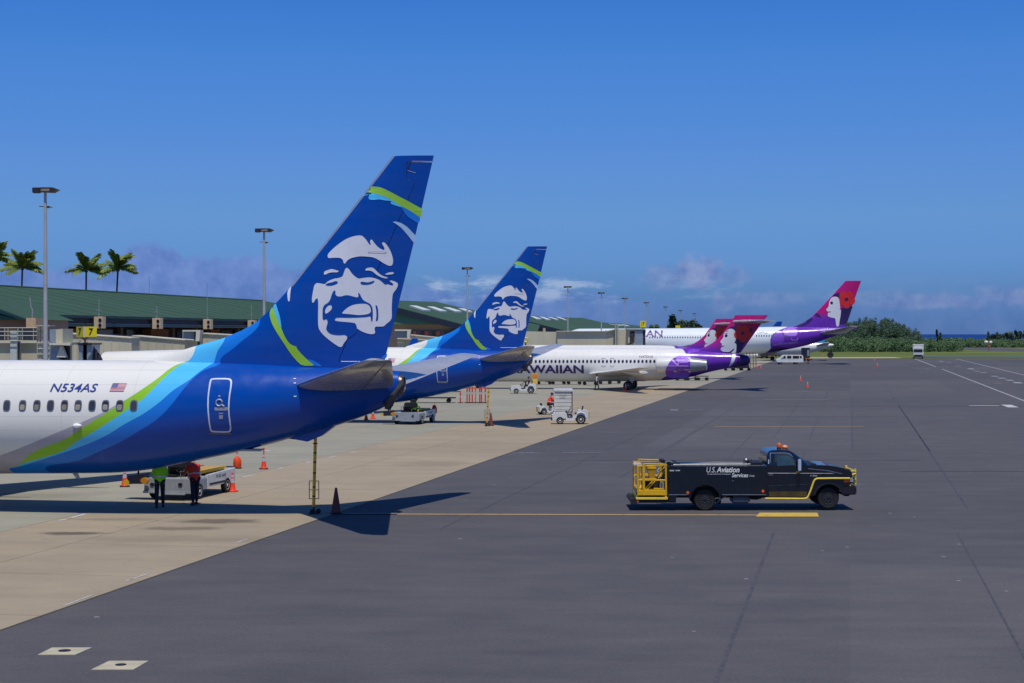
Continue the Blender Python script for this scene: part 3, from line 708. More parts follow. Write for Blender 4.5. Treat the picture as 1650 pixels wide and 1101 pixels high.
    # wings, nacelles, undercarriage
    for sgn in (-1, 1):
        Y = lambda y: y * sgn
        secs = [(-25.3, 7.2, Y(.9), 2.05, .95), (-23.9, 6.0, Y(2.4), 2.15, .75), (-21.9, 4.3, Y(5.6), 2.5, .5), (-17.9, 2.7, Y(12), 3.1, .3), (-15.3, 1.75, Y(17.0), 3.55, .2)]
        wg = wingmb(secs).build('wing', greyp, root, 30)
        wl = [airfoil(-15.3 + d, c, Y(y), z, .12) for d, c, y, z in ((0, 1.75, 17.0, 3.55), (.35, 1.5, 17.4, 3.75), (.9, 1.1, 17.7, 4.6), (1.5, .55, 17.95, 5.9))]
        MB().loft(wl).build('winglet', navy, root, 40)
        for yy in (3.4, 7.6, 11.4): MB().tube([(-22.2 + yy * .42, Y(yy), 2.0 + yy * .07), (-20.2 + yy * .4, Y(yy), 1.8 + yy * .07), (-17.6 + yy * .33, Y(yy), 1.98 + yy * .07)], [.06, .2, .04], 10).build('flap_fairing', greyp, wg)
        nc = MB().lathe([(.75, -27.1), (.95, -26.9), (1.02, -26.2), (1.0, -24.8), (.82, -23.6), (.55, -23.3), (.5, -22.6), (.2, -22.2)], (0, Y(4.83), 1.25), 'x', 28).build('engine_nacelle', navy, root, 30)
        MB().lathe([(.78, -27.12), (.88, -27.18), (.96, -26.85)], (0, Y(4.83), 1.25), 'x', 28).build('intake_lip', steel, nc)
        MB().bb((-25.6, Y(4.83) - .12, 2.1), (-22.6, Y(4.83) + .12, 2.55)).build('pylon', greyp, nc)
        MB().tube([(-19.6, Y(2.4), 2.2), (-19.6, Y(2.86), .6)], .12, 10).build('main_gear_leg', steel, root)
        for dy in (-.4, .4): wheel(root, -19.6, Y(2.86) + dy, .57, .57, .4, steel)
    MB().tube([(-35.1, 0, 1.6), (-35.2, 0, .4)], .09, 10).build('nose_gear_leg', steel, root)
    for dy in (-.2, .2): wheel(root, -35.2, dy, .38, .38, .2, steel)
    # cabin windows: oval rim with a dark pane
    rim = pbr('window surround', (120, 122, 128), .4, metal=.4); pane = pbr('cabin pane', (62, 60, 58), .12, spec=.8, var=.35, scale=1.2, rand=.5)
    blind = pbr('cabin blind', (152, 146, 132), .5, var=.2, rand=.25)
    def oval(x, z, w_, h_, off, nm, m, par, e=3.2, n=18):
        pts = []
        for k in range(n):
            a = 2 * math.pi * k / n; ca, sa = math.cos(a), math.sin(a)
            pts.append((x + w_ * math.copysign(abs(ca) ** (2 / e), ca), z + h_ * math.copysign(abs(sa) ** (2 / e), sa)))
        return decal(nm, [pts], lambda X, Z: fus.side(X, Z, off), m, par, .35, False)
    wx = [11, 36.5, 59.5, 81.5, 104, 126, 148.5, 170, 193, 215.5]; wx = [wx[0] - 22.6 * k for k in (4, 3, 2, 1)] + wx
    for k, px in enumerate(wx):
        x, z = side(px, 653.9)
        o = oval(x, z, .135, .195, .014, 'cabin_window', rim, root)
        oval(x, z - .005, .10, .155, .020, 'window_pane', pane, o)
        if k % 3 != 1: oval(x, z - .055, .088, .095, .026, 'window_blind', blind, o)
    # registration and flag
    blue_t = pbr('registration blue', (24, 52, 132), .4)
    sfn = lambda off: (lambda X, Z: fus.side(X, Z, off))
    a, b = side(80.5, 631.7), side(158.8, 618.7)
    lettering('registration', 'N534AS', a[0], b[0], a[1], b[1], sfn(.016), blue_t, f, shear=.18, bold=.012)
    a, b = side(176.5, 631), side(204, 618.2); w_, h_ = b[0] - a[0], b[1] - a[1]; sh = .1
    def fl(u0, v0, u1, v1): return [(a[0] + w_ * u0 + sh * v0 * .6, a[1] + h_ * v0), (a[0] + w_ * u1 + sh * v0 * .6, a[1] + h_ * v0), (a[0] + w_ * u1 + sh * v1 * .6, a[1] + h_ * v1), (a[0] + w_ * u0 + sh * v1 * .6, a[1] + h_ * v1)]
    fg = decal('national_flag', [fl(0, 0, .93, 1)], sfn(.014), pbr('flag white', (226, 222, 226), .4, var=.02), root, .35, False)
    decal('flag_stripes', [fl(0, k / 13, .93, (k + 1) / 13) for k in range(0, 13, 2)], sfn(.018), pbr('flag red', (190, 60, 76), .4, var=.02), fg, .35, False)
    decal('flag_canton', [fl(0, 6 / 13, .4, 1)], sfn(.022), pbr('flag blue', (60, 66, 130), .4, var=.02), fg, .35, False)
    stars = []
    for i in range(5):
        for j in range(4):
            cx, cy = .04 + .08 * i, .51 + .125 * j
            stars.append(fl(cx - .012, cy - .025, cx + .012, cy + .025))
    tag(decal('flag_stars', stars, sfn(.026), pbr('flag white', (226, 222, 226), .4), fg, 0, False), kind='stuff')
    # service door: pale outline ring, handle, placards
    zz2 = lambda zx, zy: side(300 + zx / 3.9325, 500 + zy / 3.9325)
    outer = [(150, 445), (165, 433), (275, 433), (291, 445), (293, 470), (278, 560), (275, 640), (289, 745), (285, 765), (272, 774), (165, 772), (152, 762), (142, 700), (135, 620), (137, 540)]
    inner = [(160, 452), (170, 442), (268, 442), (281, 452), (282, 472), (269, 560), (266, 640), (279, 745), (277, 757), (268, 765), (170, 763), (161, 755), (151, 700), (144, 620), (146, 540)]
    door = decal('service_door', [[zz2(*p) for p in inner]], sfn(.018), navy, root, .3)
    mb = MB(); P = [fus.side(*zz2(*p), .03) for p in chaikin(outer)]; Q = [fus.side(*zz2(*p), .03) for p in chaikin(inner)]; n = len(P)
    mb.add(P + Q, [(i, (i + 1) % n, n + (i + 1) % n, n + i) for i in range(n)]); mb.build('door_outline', pbr('door outline white', (206, 212, 226), .35), door)
    hm = pbr('handle metal', (168, 172, 186), .35, metal=.4)
    ring = []
    cx, cy = 211, 587
    P = [fus.side(*zz2(cx + 20 * math.cos(t_), cy + 20 * math.sin(t_)), .034) for t_ in [2 * math.pi * k / 16 for k in range(16)]]
    MB().tube(P + [P[0]], .03, 6, False).build('door_handle', hm, door)
    MB().tube([fus.side(*zz2(226, 598), .034), fus.side(*zz2(243, 610), .034)], .03, 6).build('handle_lever', hm, door)
    for pl_ in [[zz2(*p) for p in ((182, 616), (264, 614), (268, 626), (262, 636), (186, 636), (180, 627))], [zz2(*p) for p in ((205, 540), (219, 540), (219, 550), (205, 550))], [zz2(*p) for p in ((208, 650), (236, 650), (236, 657), (208, 657))], [zz2(*p) for p in ((210, 664), (235, 664), (233, 688), (210, 688))]]: decal('placard', [pl_], sfn(.026), hm, door, .3, False)
    decal('door_sill', [[zz2(*p) for p in ((146, 773), (292, 775), (286, 786), (150, 784))]], sfn(.028), pbr('sill grey', (92, 92, 96), .5), door, .3, False)
    # static ports / small markings at the tail
    for pl_ in [[zz2(*p) for p in ((681, 433), (697, 433), (695, 438), (681, 438))], [zz2(*p) for p in ((682, 460), (698, 460), (696, 466), (682, 466))], [zz2(*p) for p in ((682, 543), (702, 543), (698, 550), (684, 549))]]: decal('tail_placard', [pl_], sfn(.02), pw, f, .3, False)
    # drain mast, belly antenna, skid, exhaust
    q = fus.side(*side(124.5, 686), .04); MB().lathe([(.02, -.15), (.07, -.1), (.085, 0), (.06, .12), (.02, .17)], (0, 0, 0), 'x', 12).build('drain_blister', pbr('blister white', (232, 232, 230), .4), root, loc=(q.x, q.y, q.z))
    bz = F.loc(122, 763)[1]; bx = F.loc(122, 763)[0]
    MB().prism([(-.16, .05), (.06, .05), (.16, -.17), (.02, -.17)], -.02, .02).build('blade_antenna', greyp, root, loc=(bx, 0, bz))
    x1, z1 = F.loc(405, 726.5); MB().bb((-.38, -.25, -.03), (.38, .25, .04)).build('outflow_flap', greyp, root, bevel=.01, loc=(x1, -.1, z1 + .03))
    s = [F.loc(463, 706), F.loc(480, 708.5), F.loc(497, 711.5), F.loc(507, 707), F.loc(520, 702), F.loc(541, 686), F.loc(500, 690)]
    MB().prism(s, -.16, .16).build('tail_skid', navy, root, 30, .02)
    e0, e1, e2 = F.loc(641, 600), F.loc(655, 606), F.loc(646, 618)
    rings = []
    for (px, yt, yb) in ((640, 602, 641), (644, 603, 640), (648, 605, 637), (651, 607, 632)):
        x, za = F.loc(px, yt); _, zb2 = F.loc(px, yb); rings.append([(x, .3 * math.cos(a), (za + zb2) / 2 + (za - zb2) / 2 * math.sin(a)) for a in [2 * math.pi * k / 20 for k in range(20)]])
    rings += [[(p[0] - .12, p[1] * .8, (p[2] - rings[-1][0][2]) * .8 + rings[-1][0][2]) for p in rings[-1]]]
    MB().loft(rings).build('exhaust_cone', pbr('scorched metal', (112, 106, 98), .35, metal=.7, var=.25), root)
    pts = [F.loc(654, 607), F.loc(651, 618), F.loc(640, 633), F.loc(634, 642), F.loc(630, 651), F.loc(628, 659)]
    MB().tube([(p[0], -.32, p[1]) for p in pts], [.06, .1, .13, .15, .16, .12], 12).build('exhaust_duct', pbr('duct grey', (84, 80, 76), .5, metal=.3, var=.2), root)
    return root
plane1 = build_blue('nearest airliner with tall blue tail and white face emblem, registration N534AS', 'blue-tailed airliners')
plane2 = build_blue('second blue-tailed airliner, half hidden behind the nearest one', 'blue-tailed airliners', 3.4); plane2.location = (2.43, 117.0, 0)

# ---- purple and magenta livery
purple, dpurple, magenta = (104, 44, 168), (52, 20, 96), (190, 12, 112)
pwhite = pbr('print white', (218, 220, 222), .35, var=.04); pred = pbr('hibiscus red', (214, 40, 40), .4, var=.1); pdark = pbr('print dark purple', (44, 18, 84), .35, coat=.3, var=.08)
plight = pbr('petal lilac', (168, 120, 220), .3, coat=.3, var=.06); pmid = pbr('petal violet', (128, 70, 196), .3, coat=.3, var=.06); pmag = pbr('print magenta', magenta, .35, var=.05)
titlem = pbr('title purple', (52, 24, 92), .4)
def oval_on(fus, x, z, w_, h_, off, nm, m, par, n=10):
    return decal(nm, [[(x + w_ * math.cos(2 * math.pi * k / n), z + h_ * math.sin(2 * math.pi * k / n)) for k in range(n)]], lambda X, Z: fus.side(X, Z, off), m, par, 0, False)
pane2 = pbr('small cabin pane', (52, 50, 62), .15, spec=.8, var=.2)
def fin_livery(name, zf):
    """magenta fin that turns purple below the line zf(x) = a + b x"""
    def ex(t, sp, c):
        k = t.m('SUBTRACT', sp.outputs[2], t.m('MULTIPLY_ADD', sp.outputs[0], zf[1], zf[0]))
        c = t.mix(t.mr(k, -.9, .5), srgb(*purple), c)
        return c
    return livery(name, magenta, [], 0, 1, 0, 1, rough=.3, coat=.35, dirt=.05, extra=ex)
def petals(fin, F, parent, zc, cx, cy, r, n=5, rot=.3):
    for k in range(n):
        a = rot + 2 * math.pi * k / n
        pts = []
        for j in range(10):
            b = 2 * math.pi * j / 10; rx, ry = r * .62, r * .5
            ux, uy = r * .58 + rx * math.cos(b), ry * math.sin(b) * (1 + .35 * math.cos(b))
            pts.append(F.loc(*zc(cx + ux * math.cos(a) - uy * math.sin(a), cy + ux * math.sin(a) + uy * math.cos(a))))
        decal('petal', [pts], fin.fn(.02 + .004 * k), pred, parent, .5)
    decal('flower_heart', [[F.loc(*zc(cx + r * .26 * math.cos(b), cy + r * .22 * math.sin(b))) for b in [2 * math.pi * j / 8 for j in range(8)]]], fin.fn(.05), pdark, parent, .5)

A3 = R(10)
F3 = Frame((26.46, 188, 0), A3)
def build_rear_jet():
    F = F3
    root = thing('airliner', 'white rear-engined airliner with purple T-tail, nearer of the two', 'airliner', F.O, -A3, 'rear-engined airliners with purple tails')
    st = []
    for px, yt, yb in ((700, 560.5, 615), (900, 560.5, 615), (1000, 560.5, 614.5), (1060, 560.8, 613.5), (1080, 561.2, 612.5), (1103, 562.5, 609.5), (1122, 564, 605.5), (1138, 566, 601), (1160, 568, 596), (1180, 569.5, 592.5), (1198, 571.8, 590), (1205, 573.4, 588.6), (1207.5, 576, 586.5)):
        x, z1 = F.loc(px, yt); _, z0 = F.loc(px, yb); st.append((x, (z0 + z1) / 2, (z1 - z0) / 2, (z1 - z0) / 2 * .93))
    x0, zc, hz, hy = st[0]
    # the nose stands 37.5 m ahead of the tail
    st += [(x0 - d, zc - e, hz * f, hy * f) for d, e, f in ((.8, .02, .96), (2.2, .15, .75), (3.2, .35, .45), (3.7, .5, .15), (3.8, .5, .01))]
    fus = Fus(smooth_st(st, 3))
    def side(px, py):
        x, z = F.loc(px, py, -1.7)
        for _ in range(4):
            c_, h_, w_ = fus.at(x); q = max(-1, min(1, (z - c_) / h_)); x, z = F.loc(px, py, -w_ * math.sqrt(1 - q * q))
        return x, z
    Bp = [(b, a) for a, b in (side(1066, 612.5), side(1074, 606), side(1088, 599), side(1102, 590), side(1108, 577), side(1104, 568), side(1101, 564), side(1099, 561.5))]
    Bd = [(b, a) for a, b in (side(1150, 601), side(1170, 595), side(1186, 585), side(1188, 575), side(1188, 571))]
    lv = livery('white and purple livery', (224, 223, 216), [(Bp, purple), (Bd, dpurple)], .5, 7, -30, 5, dirt=.12)
    f = fus.mb(56).build('fuselage', lv, root, 40)
    le = [(F.loc(*p)[1], F.loc(*p)[0]) for p in ((1184, 509.5), (1176, 521), (1161, 542), (1150, 551.5), (1139, 558), (1126, 564))]
    te = [(F.loc(*p)[1], F.loc(*p)[0]) for p in ((1238, 507.6), (1228, 520), (1191, 572))]
    ztop = F.loc(1200, 508)[1]
    fin = Fin(le, te, min(a for a, _ in le) - .3, ztop, .24, .2)
    zl = F.loc(1150, 556)
    fo = fin.mb(0, 1, 20, 30).build('vertical_stabiliser', fin_livery('magenta tail livery', (zl[1] + .2, 0)), root, 30)
    Z = lambda L: [F.loc(1040 + a / 6.346, 490 + b / 6.346) for a, b in L]
    zc_ = lambda a, b: (1040 + a / 6.346, 490 + b / 6.346)
    D = lambda nm, L, off, m: decal(nm, [Z(L)], fin.fn(off), m, fo, .5)
    D('emblem_hair', [(900, 250), (960, 235), (1110, 245), (1060, 330), (1000, 420), (965, 505), (925, 505), (915, 440), (930, 400), (900, 395), (915, 300)], .012, pdark)
    D('emblem_hair', [(838, 262), (880, 228), (930, 225), (915, 262), (860, 262), (835, 285), (822, 290)], .013, pdark)
    D('emblem_face', [(850, 256), (885, 252), (912, 268), (925, 300), (928, 340), (922, 375), (908, 400), (930, 405), (932, 440), (926, 500), (880, 500), (872, 492), (830, 495), (790, 485), (768, 468), (774, 448), (786, 438), (778, 425), (786, 410), (766, 390), (768, 378), (786, 360), (800, 340), (800, 310), (818, 282)], .018, pwhite)
    D('emblem_eye', [(812, 315), (828, 308), (842, 318), (838, 335), (822, 342), (812, 335)], .026, pdark)
    D('emblem_brow', [(808, 308), (830, 296), (850, 306), (830, 302)], .026, pdark)
    D('emblem_mouth', [(776, 426), (806, 427), (808, 433), (782, 436)], .026, pdark)
    D('emblem_jaw', [(800, 488), (860, 492), (905, 455), (912, 462), (870, 505), (820, 502)], .026, pdark)
    petals(fin, F, fo, zc_, 995, 300, 78)
    # neck of the figure runs down over the purple fuselage
    P = lambda L: [side(1040 + a / 6.346, 490 + b / 6.346) for a, b in L]
    sfn = lambda off: (lambda X, Zz: fus.side(X, Zz, off))
    decal('emblem_neck', [P([(885, 512), (925, 512), (920, 560), (895, 610), (850, 645), (870, 600), (884, 550)])], sfn(.03), pwhite, root, .5)
    # T-tail
    r0, r1 = F.loc(1184, 519, -.3), F.loc(1232, 519, -.3); t0, t1 = F.loc(1229, 517.4, -5.6), F.loc(1250.5, 518, -5.6)
    zt = (r0[1] + t1[1]) / 2
    for s in (-1, 1):
        hs = wingmb([(r0[0], r1[0] - r0[0], .15 * s, zt, .34), (t0[0], t1[0] - t0[0], 5.4 * s, zt + .1, .16), (t0[0] + .25, t1[0] - t0[0] - .3, 5.6 * s, zt + .1, .06)]).build('horizontal_stabiliser', stabm, root, 30)
        MB().tube([(r0[0], .2 * s, zt), (t0[0], 5.4 * s, zt + .1)], .05, 6).build('leading_edge', pbr('polished edge', (196, 198, 204)), hs)
    rings = [[(x, r * math.cos(a), zt + .02 + r * .8 * math.sin(a)) for a in [2 * math.pi * k / 14 for k in range(14)]] for x, r in ((r0[0] - .35, .03), (r0[0] - .1, .25), (r0[0] + 1, .34), (r1[0], .26), (r1[0] + .5, .05))]
    MB().loft(rings).build('tail_bullet', stabm, root)
    # nacelles and pylons
    xi, zi = F.loc(1058, 588, -3.0); xo = F.loc(1139, 588, -3.0)[0]; xp = F.loc(1073, 588, -3)[0]; xg = F.loc(1113, 588, -3)[0]
    for s in (-1, 1):
        prof = lambda x: .86 - .06 * max(0, (xi + .5 - x) / .5) - .3 * max(0, (x - xg) / (xo - xg)) ** 1.3
        c = (0, 3.0 * s, zi)
        n0 = MB().lathe([(.55, xi + .6), (.66, xi + .05), (.78, xi), (.84, xi + .35), (prof(xp), xp)], c, 'x', 28).build('engine_nacelle', white, root, 30)
        MB().lathe([(.64, xi + .03), (.72, xi - .03), (.79, xi + .02)], c, 'x', 28).build('intake_lip', pbr('intake lip', (66, 60, 84), .4, metal=.2), n0)
        MB().lathe([(prof(xp), xp + .005), (prof(xp + 1), xp + 1), (prof(xg), xg)], c, 'x', 28).build('nacelle_cowl', white, n0)
        MB().lathe([(prof(xg), xg + .005), (prof(xo), xo), (prof(xo) - .1, xo - .1), (.4, xo - .4)], c, 'x', 28).build('thrust_reverser', pbr('reverser grey', (158, 160, 164), .35, metal=.3), n0)
        if s < 0:
            for L, m_, off in (([(196, 700), (214, 655), (248, 592), (268, 566), (300, 546), (459, 546), (459, 760), (240, 760), (205, 728)], pbr('cowl purple', purple, .26, coat=.5), .010), ([(206, 684), (220, 645), (250, 585), (285, 562), (330, 612), (318, 660), (300, 684)], pmid, .014), ([(300, 560), (350, 550), (452, 556), (452, 600), (340, 606)], plight, .015), ([(262, 570), (280, 566), (326, 618), (334, 600), (345, 600), (336, 632), (326, 630)], pbr('petal edge', (206, 170, 238), .3), .018)):
                pp = [F.loc(1040 + a / 6.346, 490 + b / 6.346, -3.8) for a, b in L]
                decal('nacelle_petal', [pp], lambda X, Zz, off=off: Vector((X, -3.0 - math.sqrt(max(0, (prof(X) + off) ** 2 - min(.999 * prof(X) ** 2, (Zz - zi) ** 2))), Zz)), m_, n0, .25)
            MB().tube([(xp + .05, -3.0 - .84, zi - .12), (xg - .2, -3.0 - .84, zi - .12)], .045, 6).build('cowl_rail', plight, n0)
        MB().box(((xi + xo) / 2 + .6, 1.75 * s, zi + .25), (2.8, 1.5, .3)).build('pylon', pdark, root, bevel=.05)
    decal('petal_patch', [P([(300, 545), (355, 520), (430, 512), (455, 520), (455, 575), (380, 570), (290, 562)])], sfn(.02), plight, f, .4)
    decal('petal_patch', [P([(430, 510), (440, 478), (470, 466), (540, 466), (556, 490), (470, 500), (440, 520)])], sfn(.022), pmid, f, .4)
    # wings
    wl, wr = F.loc(950, 601, -1.7), F.loc(1036, 603, -1.7)
    for s in (-1, 1):
        wingmb([(wl[0] - .6, wr[0] - wl[0] + .6, .6 * s, 1.75, .8), (wl[0] + .3, wr[0] - wl[0] - .3, 2.2 * s, 1.85, .55), (wl[0] + 3.2, 2.9, 7.5 * s, 2.25, .34), (wl[0] + 6.6, 1.5, 14.0 * s, 2.75, .18), (wl[0] + 6.9, 1.0, 14.2 * s, 2.8, .06)]).build('wing', white, root, 30)
        for yy in (4.2, 8.2): MB().tube([(wr[0] - 2.4 + yy * .1, yy * s, 1.75 + yy * .05), (wr[0] - 1 + yy * .1, yy * s, 1.62 + yy * .05), (wr[0] + .6 + yy * .05, yy * s, 1.8 + yy * .05)], [.05, .17, .04], 8).build('flap_fairing', white, root)
        gx, gz = F.loc(1012, 622, -2.5)
        MB().tube([(gx, 2.3 * s, 1.6), (gx, 2.45 * s, .5)], .11, 8).build('main_gear_leg', steel, root)
        MB().prism([(gx - .1, 1.5), (gx + .9, 1.5), (gx + .5, .75)], 2.7 * s - .03, 2.7 * s + .03).build('gear_door', greyp, root)
        for dy in (-.3, .3): wheel(root, gx, 2.45 * s + dy, .52, .52, .32, steel)
    MB().tube([(gx - 17.6, 0, 1.5), (gx - 17.6, 0, .35)], .08, 8).build('nose_gear_leg', steel, root)
    for dy in (-.18, .18): wheel(root, gx - 17.6, dy, .33, .33, .16, steel)
    for k in range(31):
        x, z = side(863.3 + 6.37 * k, 582.6); oval_on(fus, x, z, .135, .19, .014, 'cabin_window', pane2, root)
    hl = pbr('hatch outline', (104, 98, 126), .5)
    for px in (972.4, 986.2):
        o_ = [(px - 3.3, 578.5), (px - 2.3, 577.3), (px + 2.3, 577.3), (px + 3.3, 578.5), (px + 3.3, 590), (px, 592), (px - 3.3, 590)]
        i_ = [(px + (a - px) * .84, 584.3 + (b - 584.3) * .92) for a, b in o_]
        Pq = [fus.side(*side(*p), .012) for p in o_]; Q = [fus.side(*side(*p), .012) for p in i_]; n = len(Pq)
        MB().add(Pq + Q, [(i, (i + 1) % n, n + (i + 1) % n, n + i) for i in range(n)]).build('hatch_outline', hl, root)
    a, b = side(1030, 577), side(1053, 573); lettering('registration', 'N475HA', a[0], b[0], a[1], b[1], sfn(.012), pbr('registration purple', (96, 80, 120)), f, bold=.01)
    a, b = side(822, 601.6), side(940.5, 588.6); lettering('airline_title', 'HAWAIIAN', a[0], b[0], a[1], b[1], sfn(.014), titlem, f, bold=.03)
    x, z = F.loc(1207, 581.3); MB().lathe([(.26, -.1), (.3, .02), (.22, .12), (0, .14)], (0, 0, 0), 'x', 14).build('tail_cone', pdark, root, loc=(x, 0, z))
    return root
plane3 = build_rear_jet()
plane4 = copy_tree(plane3); plane4.location = (29.9, 234, 0)
plane4['label'] = 'rear-engined purple-tailed airliner mostly hidden behind its nearer twin'

A5 = R(10)
F5 = Frame((72.9, 350, 0), A5)
def build_wide():
    F = F5
    root = thing('widebody_airliner', 'far wide-bodied airliner, magenta fin with a face and a red flower', 'airliner', F.O, -A5)
    st = []
    for px, yt, yb in ((940, 529.8, 573), (1040, 529.5, 572.7), (1150, 528.4, 571.8), (1200, 527.6, 571.3), (1234, 527, 569.3), (1263, 526.6, 564.5), (1301, 527, 556.6), (1326, 527.4, 548.5), (1357, 528, 537.5), (1374, 527.6, 531.8), (1380, 527.8, 530.2)):
        x, z1 = F.loc(px, yt); _, z0 = F.loc(px, yb); st.append((x, (z0 + z1) / 2, (z1 - z0) / 2, (z1 - z0) / 2))
    x0, zc, hz, hy = st[0]
    st += [(x0 - d, zc - e, hz * f, hy * f) for d, e, f in ((1.5, .02, .97), (3.5, .3, .78), (5, .7, .5), (6, .95, .2), (6.2, 1, .01))]
    fus = Fus(smooth_st(st, 3))
    def side(px, py):
        x, z = F.loc(px, py, -2.6)
        for _ in range(4):
            c_, h_, w_ = fus.at(x); q = max(-1, min(1, (z - c_) / h_)); x, z = F.loc(px, py, -w_ * math.sqrt(1 - q * q))
        return x, z
    Z = lambda a, b: (1200 + a / 6.346, 440 + b / 6.346)
    Bp = [(b, a) for a, b in (side(*Z(215, 825)), side(*Z(265, 770)), side(*Z(262, 700)), side(*Z(275, 650)), side(*Z(320, 600)), side(*Z(380, 575)), side(*Z(430, 552)))]
    lv = livery('wide-body livery', (222, 228, 230), [(Bp, purple)], .5, 9, -60, 5, dirt=.1)
    f = fus.mb(56).build('fuselage', lv, root, 40)
    le = [(F.loc(*p)[1], F.loc(*p)[0]) for p in ((1362.3, 453), (1340, 477.5), (1316.6, 502.5), (1310, 509), (1303, 514.5), (1294.5, 520), (1284, 524.5), (1276, 527))]
    te = [(F.loc(*p)[1], F.loc(*p)[0]) for p in ((1387.7, 452.5), (1362, 524))]
    fin = Fin(le, te, min(a for a, _ in le) - .5, F.loc(1375, 452.7)[1], .42, .18)
    zl = F.loc(*Z(820, 415)); fo = fin.mb(0, 1, 20, 30).build('vertical_stabiliser', fin_livery('wide magenta tail livery', (zl[1] - .2, 0)), root, 30)
    D = lambda nm, L, off, m: decal(nm, [[F.loc(*Z(a, b)) for a, b in L]], fin.fn(off), m, fo, .8)
    D('emblem_hair', [(985, 350), (1108, 330), (1085, 400), (1042, 525), (965, 530), (975, 470), (985, 430)], .02, pdark)
    D('emblem_hair', [(895, 240), (925, 210), (990, 203), (965, 250), (905, 244)], .02, pdark)
    D('dark_band', [(700, 440), (738, 402), (790, 460), (760, 452)], .02, pdark)
    D('dark_band', [(520, 545), (600, 508), (680, 455), (700, 470), (640, 530), (560, 555)], .02, pdark)
    D('emblem_face', [(905, 243), (945, 243), (966, 270), (972, 320), (977, 360), (966, 376), (984, 374), (982, 420), (972, 480), (962, 545), (938, 548), (930, 500), (926, 462), (890, 458), (850, 446), (848, 426), (856, 400), (838, 386), (832, 371), (850, 355), (860, 335), (862, 300), (880, 262)], .03, pwhite)
    D('emblem_eye', [(872, 298), (890, 290), (905, 302), (898, 322), (880, 322)], .045, pdark)
    D('emblem_mouth', [(850, 396), (880, 394), (880, 402), (856, 404)], .045, pdark)
    petals(fin, F, fo, Z, 1040, 270, 78)
    r0, r1 = F.loc(1322, 538, -1.6), F.loc(1362, 534, -1.2); t0, t1 = F.loc(1370, 527.5, -9.5), F.loc(1383.5, 526, -9.5)
    for s in (-1, 1):
        hs = wingmb([(r0[0] - .4, r1[0] - r0[0] + .4, .9 * s, r0[1] + .1, .7), (t0[0], t1[0] - t0[0], 9.4 * s, t1[1], .22), (t0[0] + .5, t1[0] - t0[0] - .6, 9.7 * s, t1[1], .08)]).build('horizontal_stabiliser', stabm, root, 30)
        MB().tube([(r0[0] - .4, .9 * s, r0[1] + .1), (t0[0], 9.4 * s, t1[1])], .07, 6).build('leading_edge', pbr('polished edge', (196, 198, 204)), hs)
        wingmb([(-43.5, 12, 1 * s, 2.6, 1.7), (-41.5, 10, 3 * s, 2.9, 1.4), (-36, 7, 10 * s, 3.9, .8), (-28.5, 3.6, 23 * s, 5.2, .4), (-25.2, 2.2, 29.5 * s, 5.9, .2)]).build('wing', greyp, root, 30)
        MB().loft([airfoil(-25.2, 2.2, 29.5 * s, 5.9, .2), airfoil(-23.6, .9, 30.1 * s, 8.0, .1)]).build('winglet', pbr('winglet purple', purple), root)
        nc = MB().lathe([(1.2, -43.4), (1.45, -43.6), (1.55, -42.6), (1.4, -40), (1.0, -38.4), (.4, -37.4)], (0, 9.4 * s, 2.1), 'x', 24).build('engine_nacelle', white, root)
        MB().bb((-41.5, 9.4 * s - .2, 3.2), (-37.5, 9.4 * s + .2, 4)).build('pylon', greyp, nc)
        MB().tube([(-33.5, 4.6 * s, 3), (-33.5, 5.3 * s, 1)], .25, 8).build('main_gear_leg', steel, root)
        for dx in (-.8, .8):
            for dy in (-.55, .55): wheel(root, -33.5 + dx, 5.3 * s + dy, .68, .68, .45, steel)
    sfn = lambda off: (lambda X, Zz: fus.side(X, Zz, off))
    for k in range(25): x, z = side(1047 + 4.08 * k, 543.9); oval_on(fus, x, z, .15, .21, .02, 'cabin_window', pbr('far cabin pane', (112, 118, 128), .2), root, 8)
    for k in range(13): x, z = side(1219 + 4.08 * k, 541.3); oval_on(fus, x, z, .15, .21, .03, 'cabin_window', pbr('far cabin pane', (112, 118, 128), .2), root, 8)
    a, b = side(974, 543.2), side(1068, 532.6); lettering('airline_title', 'HAWAIIAN', a[0], b[0], a[1], b[1], sfn(.03), pbr('title violet', (84, 44, 128), .4), f, bold=.02)
    a, b = side(1220.5, 538.2), side(1237, 535.6); lettering('registration', 'N377HA', a[0], b[0], a[1], b[1], sfn(.03), pbr('registration purple', (96, 80, 120)), f)
    P = lambda L: [side(*Z(*p)) for p in L]
    for L, m_, off in (([(275, 660), (330, 590), (375, 600), (402, 650), (400, 720), (300, 740), (265, 730)], pmid, .02), ([(385, 590), (430, 552), (500, 550), (535, 580), (540, 640), (480, 650), (410, 640)], plight, .022), ([(240, 800), (300, 750), (400, 760), (470, 775), (330, 812)], pdark, .02)):
        decal('petal_patch', [P(L)], sfn(off), m_, f, .6)
    for q in ([(472, 570), (480, 556), (535, 556), (548, 580), (548, 672), (535, 690), (482, 690), (472, 675)],):
        i_ = [(510 + (a - 510) * .8, 622 + (b - 622) * .88) for a, b in q]
        Pq = [fus.side(*side(*Z(*p)), .04) for p in q]; Q = [fus.side(*side(*Z(*p)), .04) for p in i_]; n = len(Pq)
        MB().add(Pq + Q, [(i, (i + 1) % n, n + (i + 1) % n, n + i) for i in range(n)]).build('door_outline', plight, root)
    return root
plane5 = build_wide()

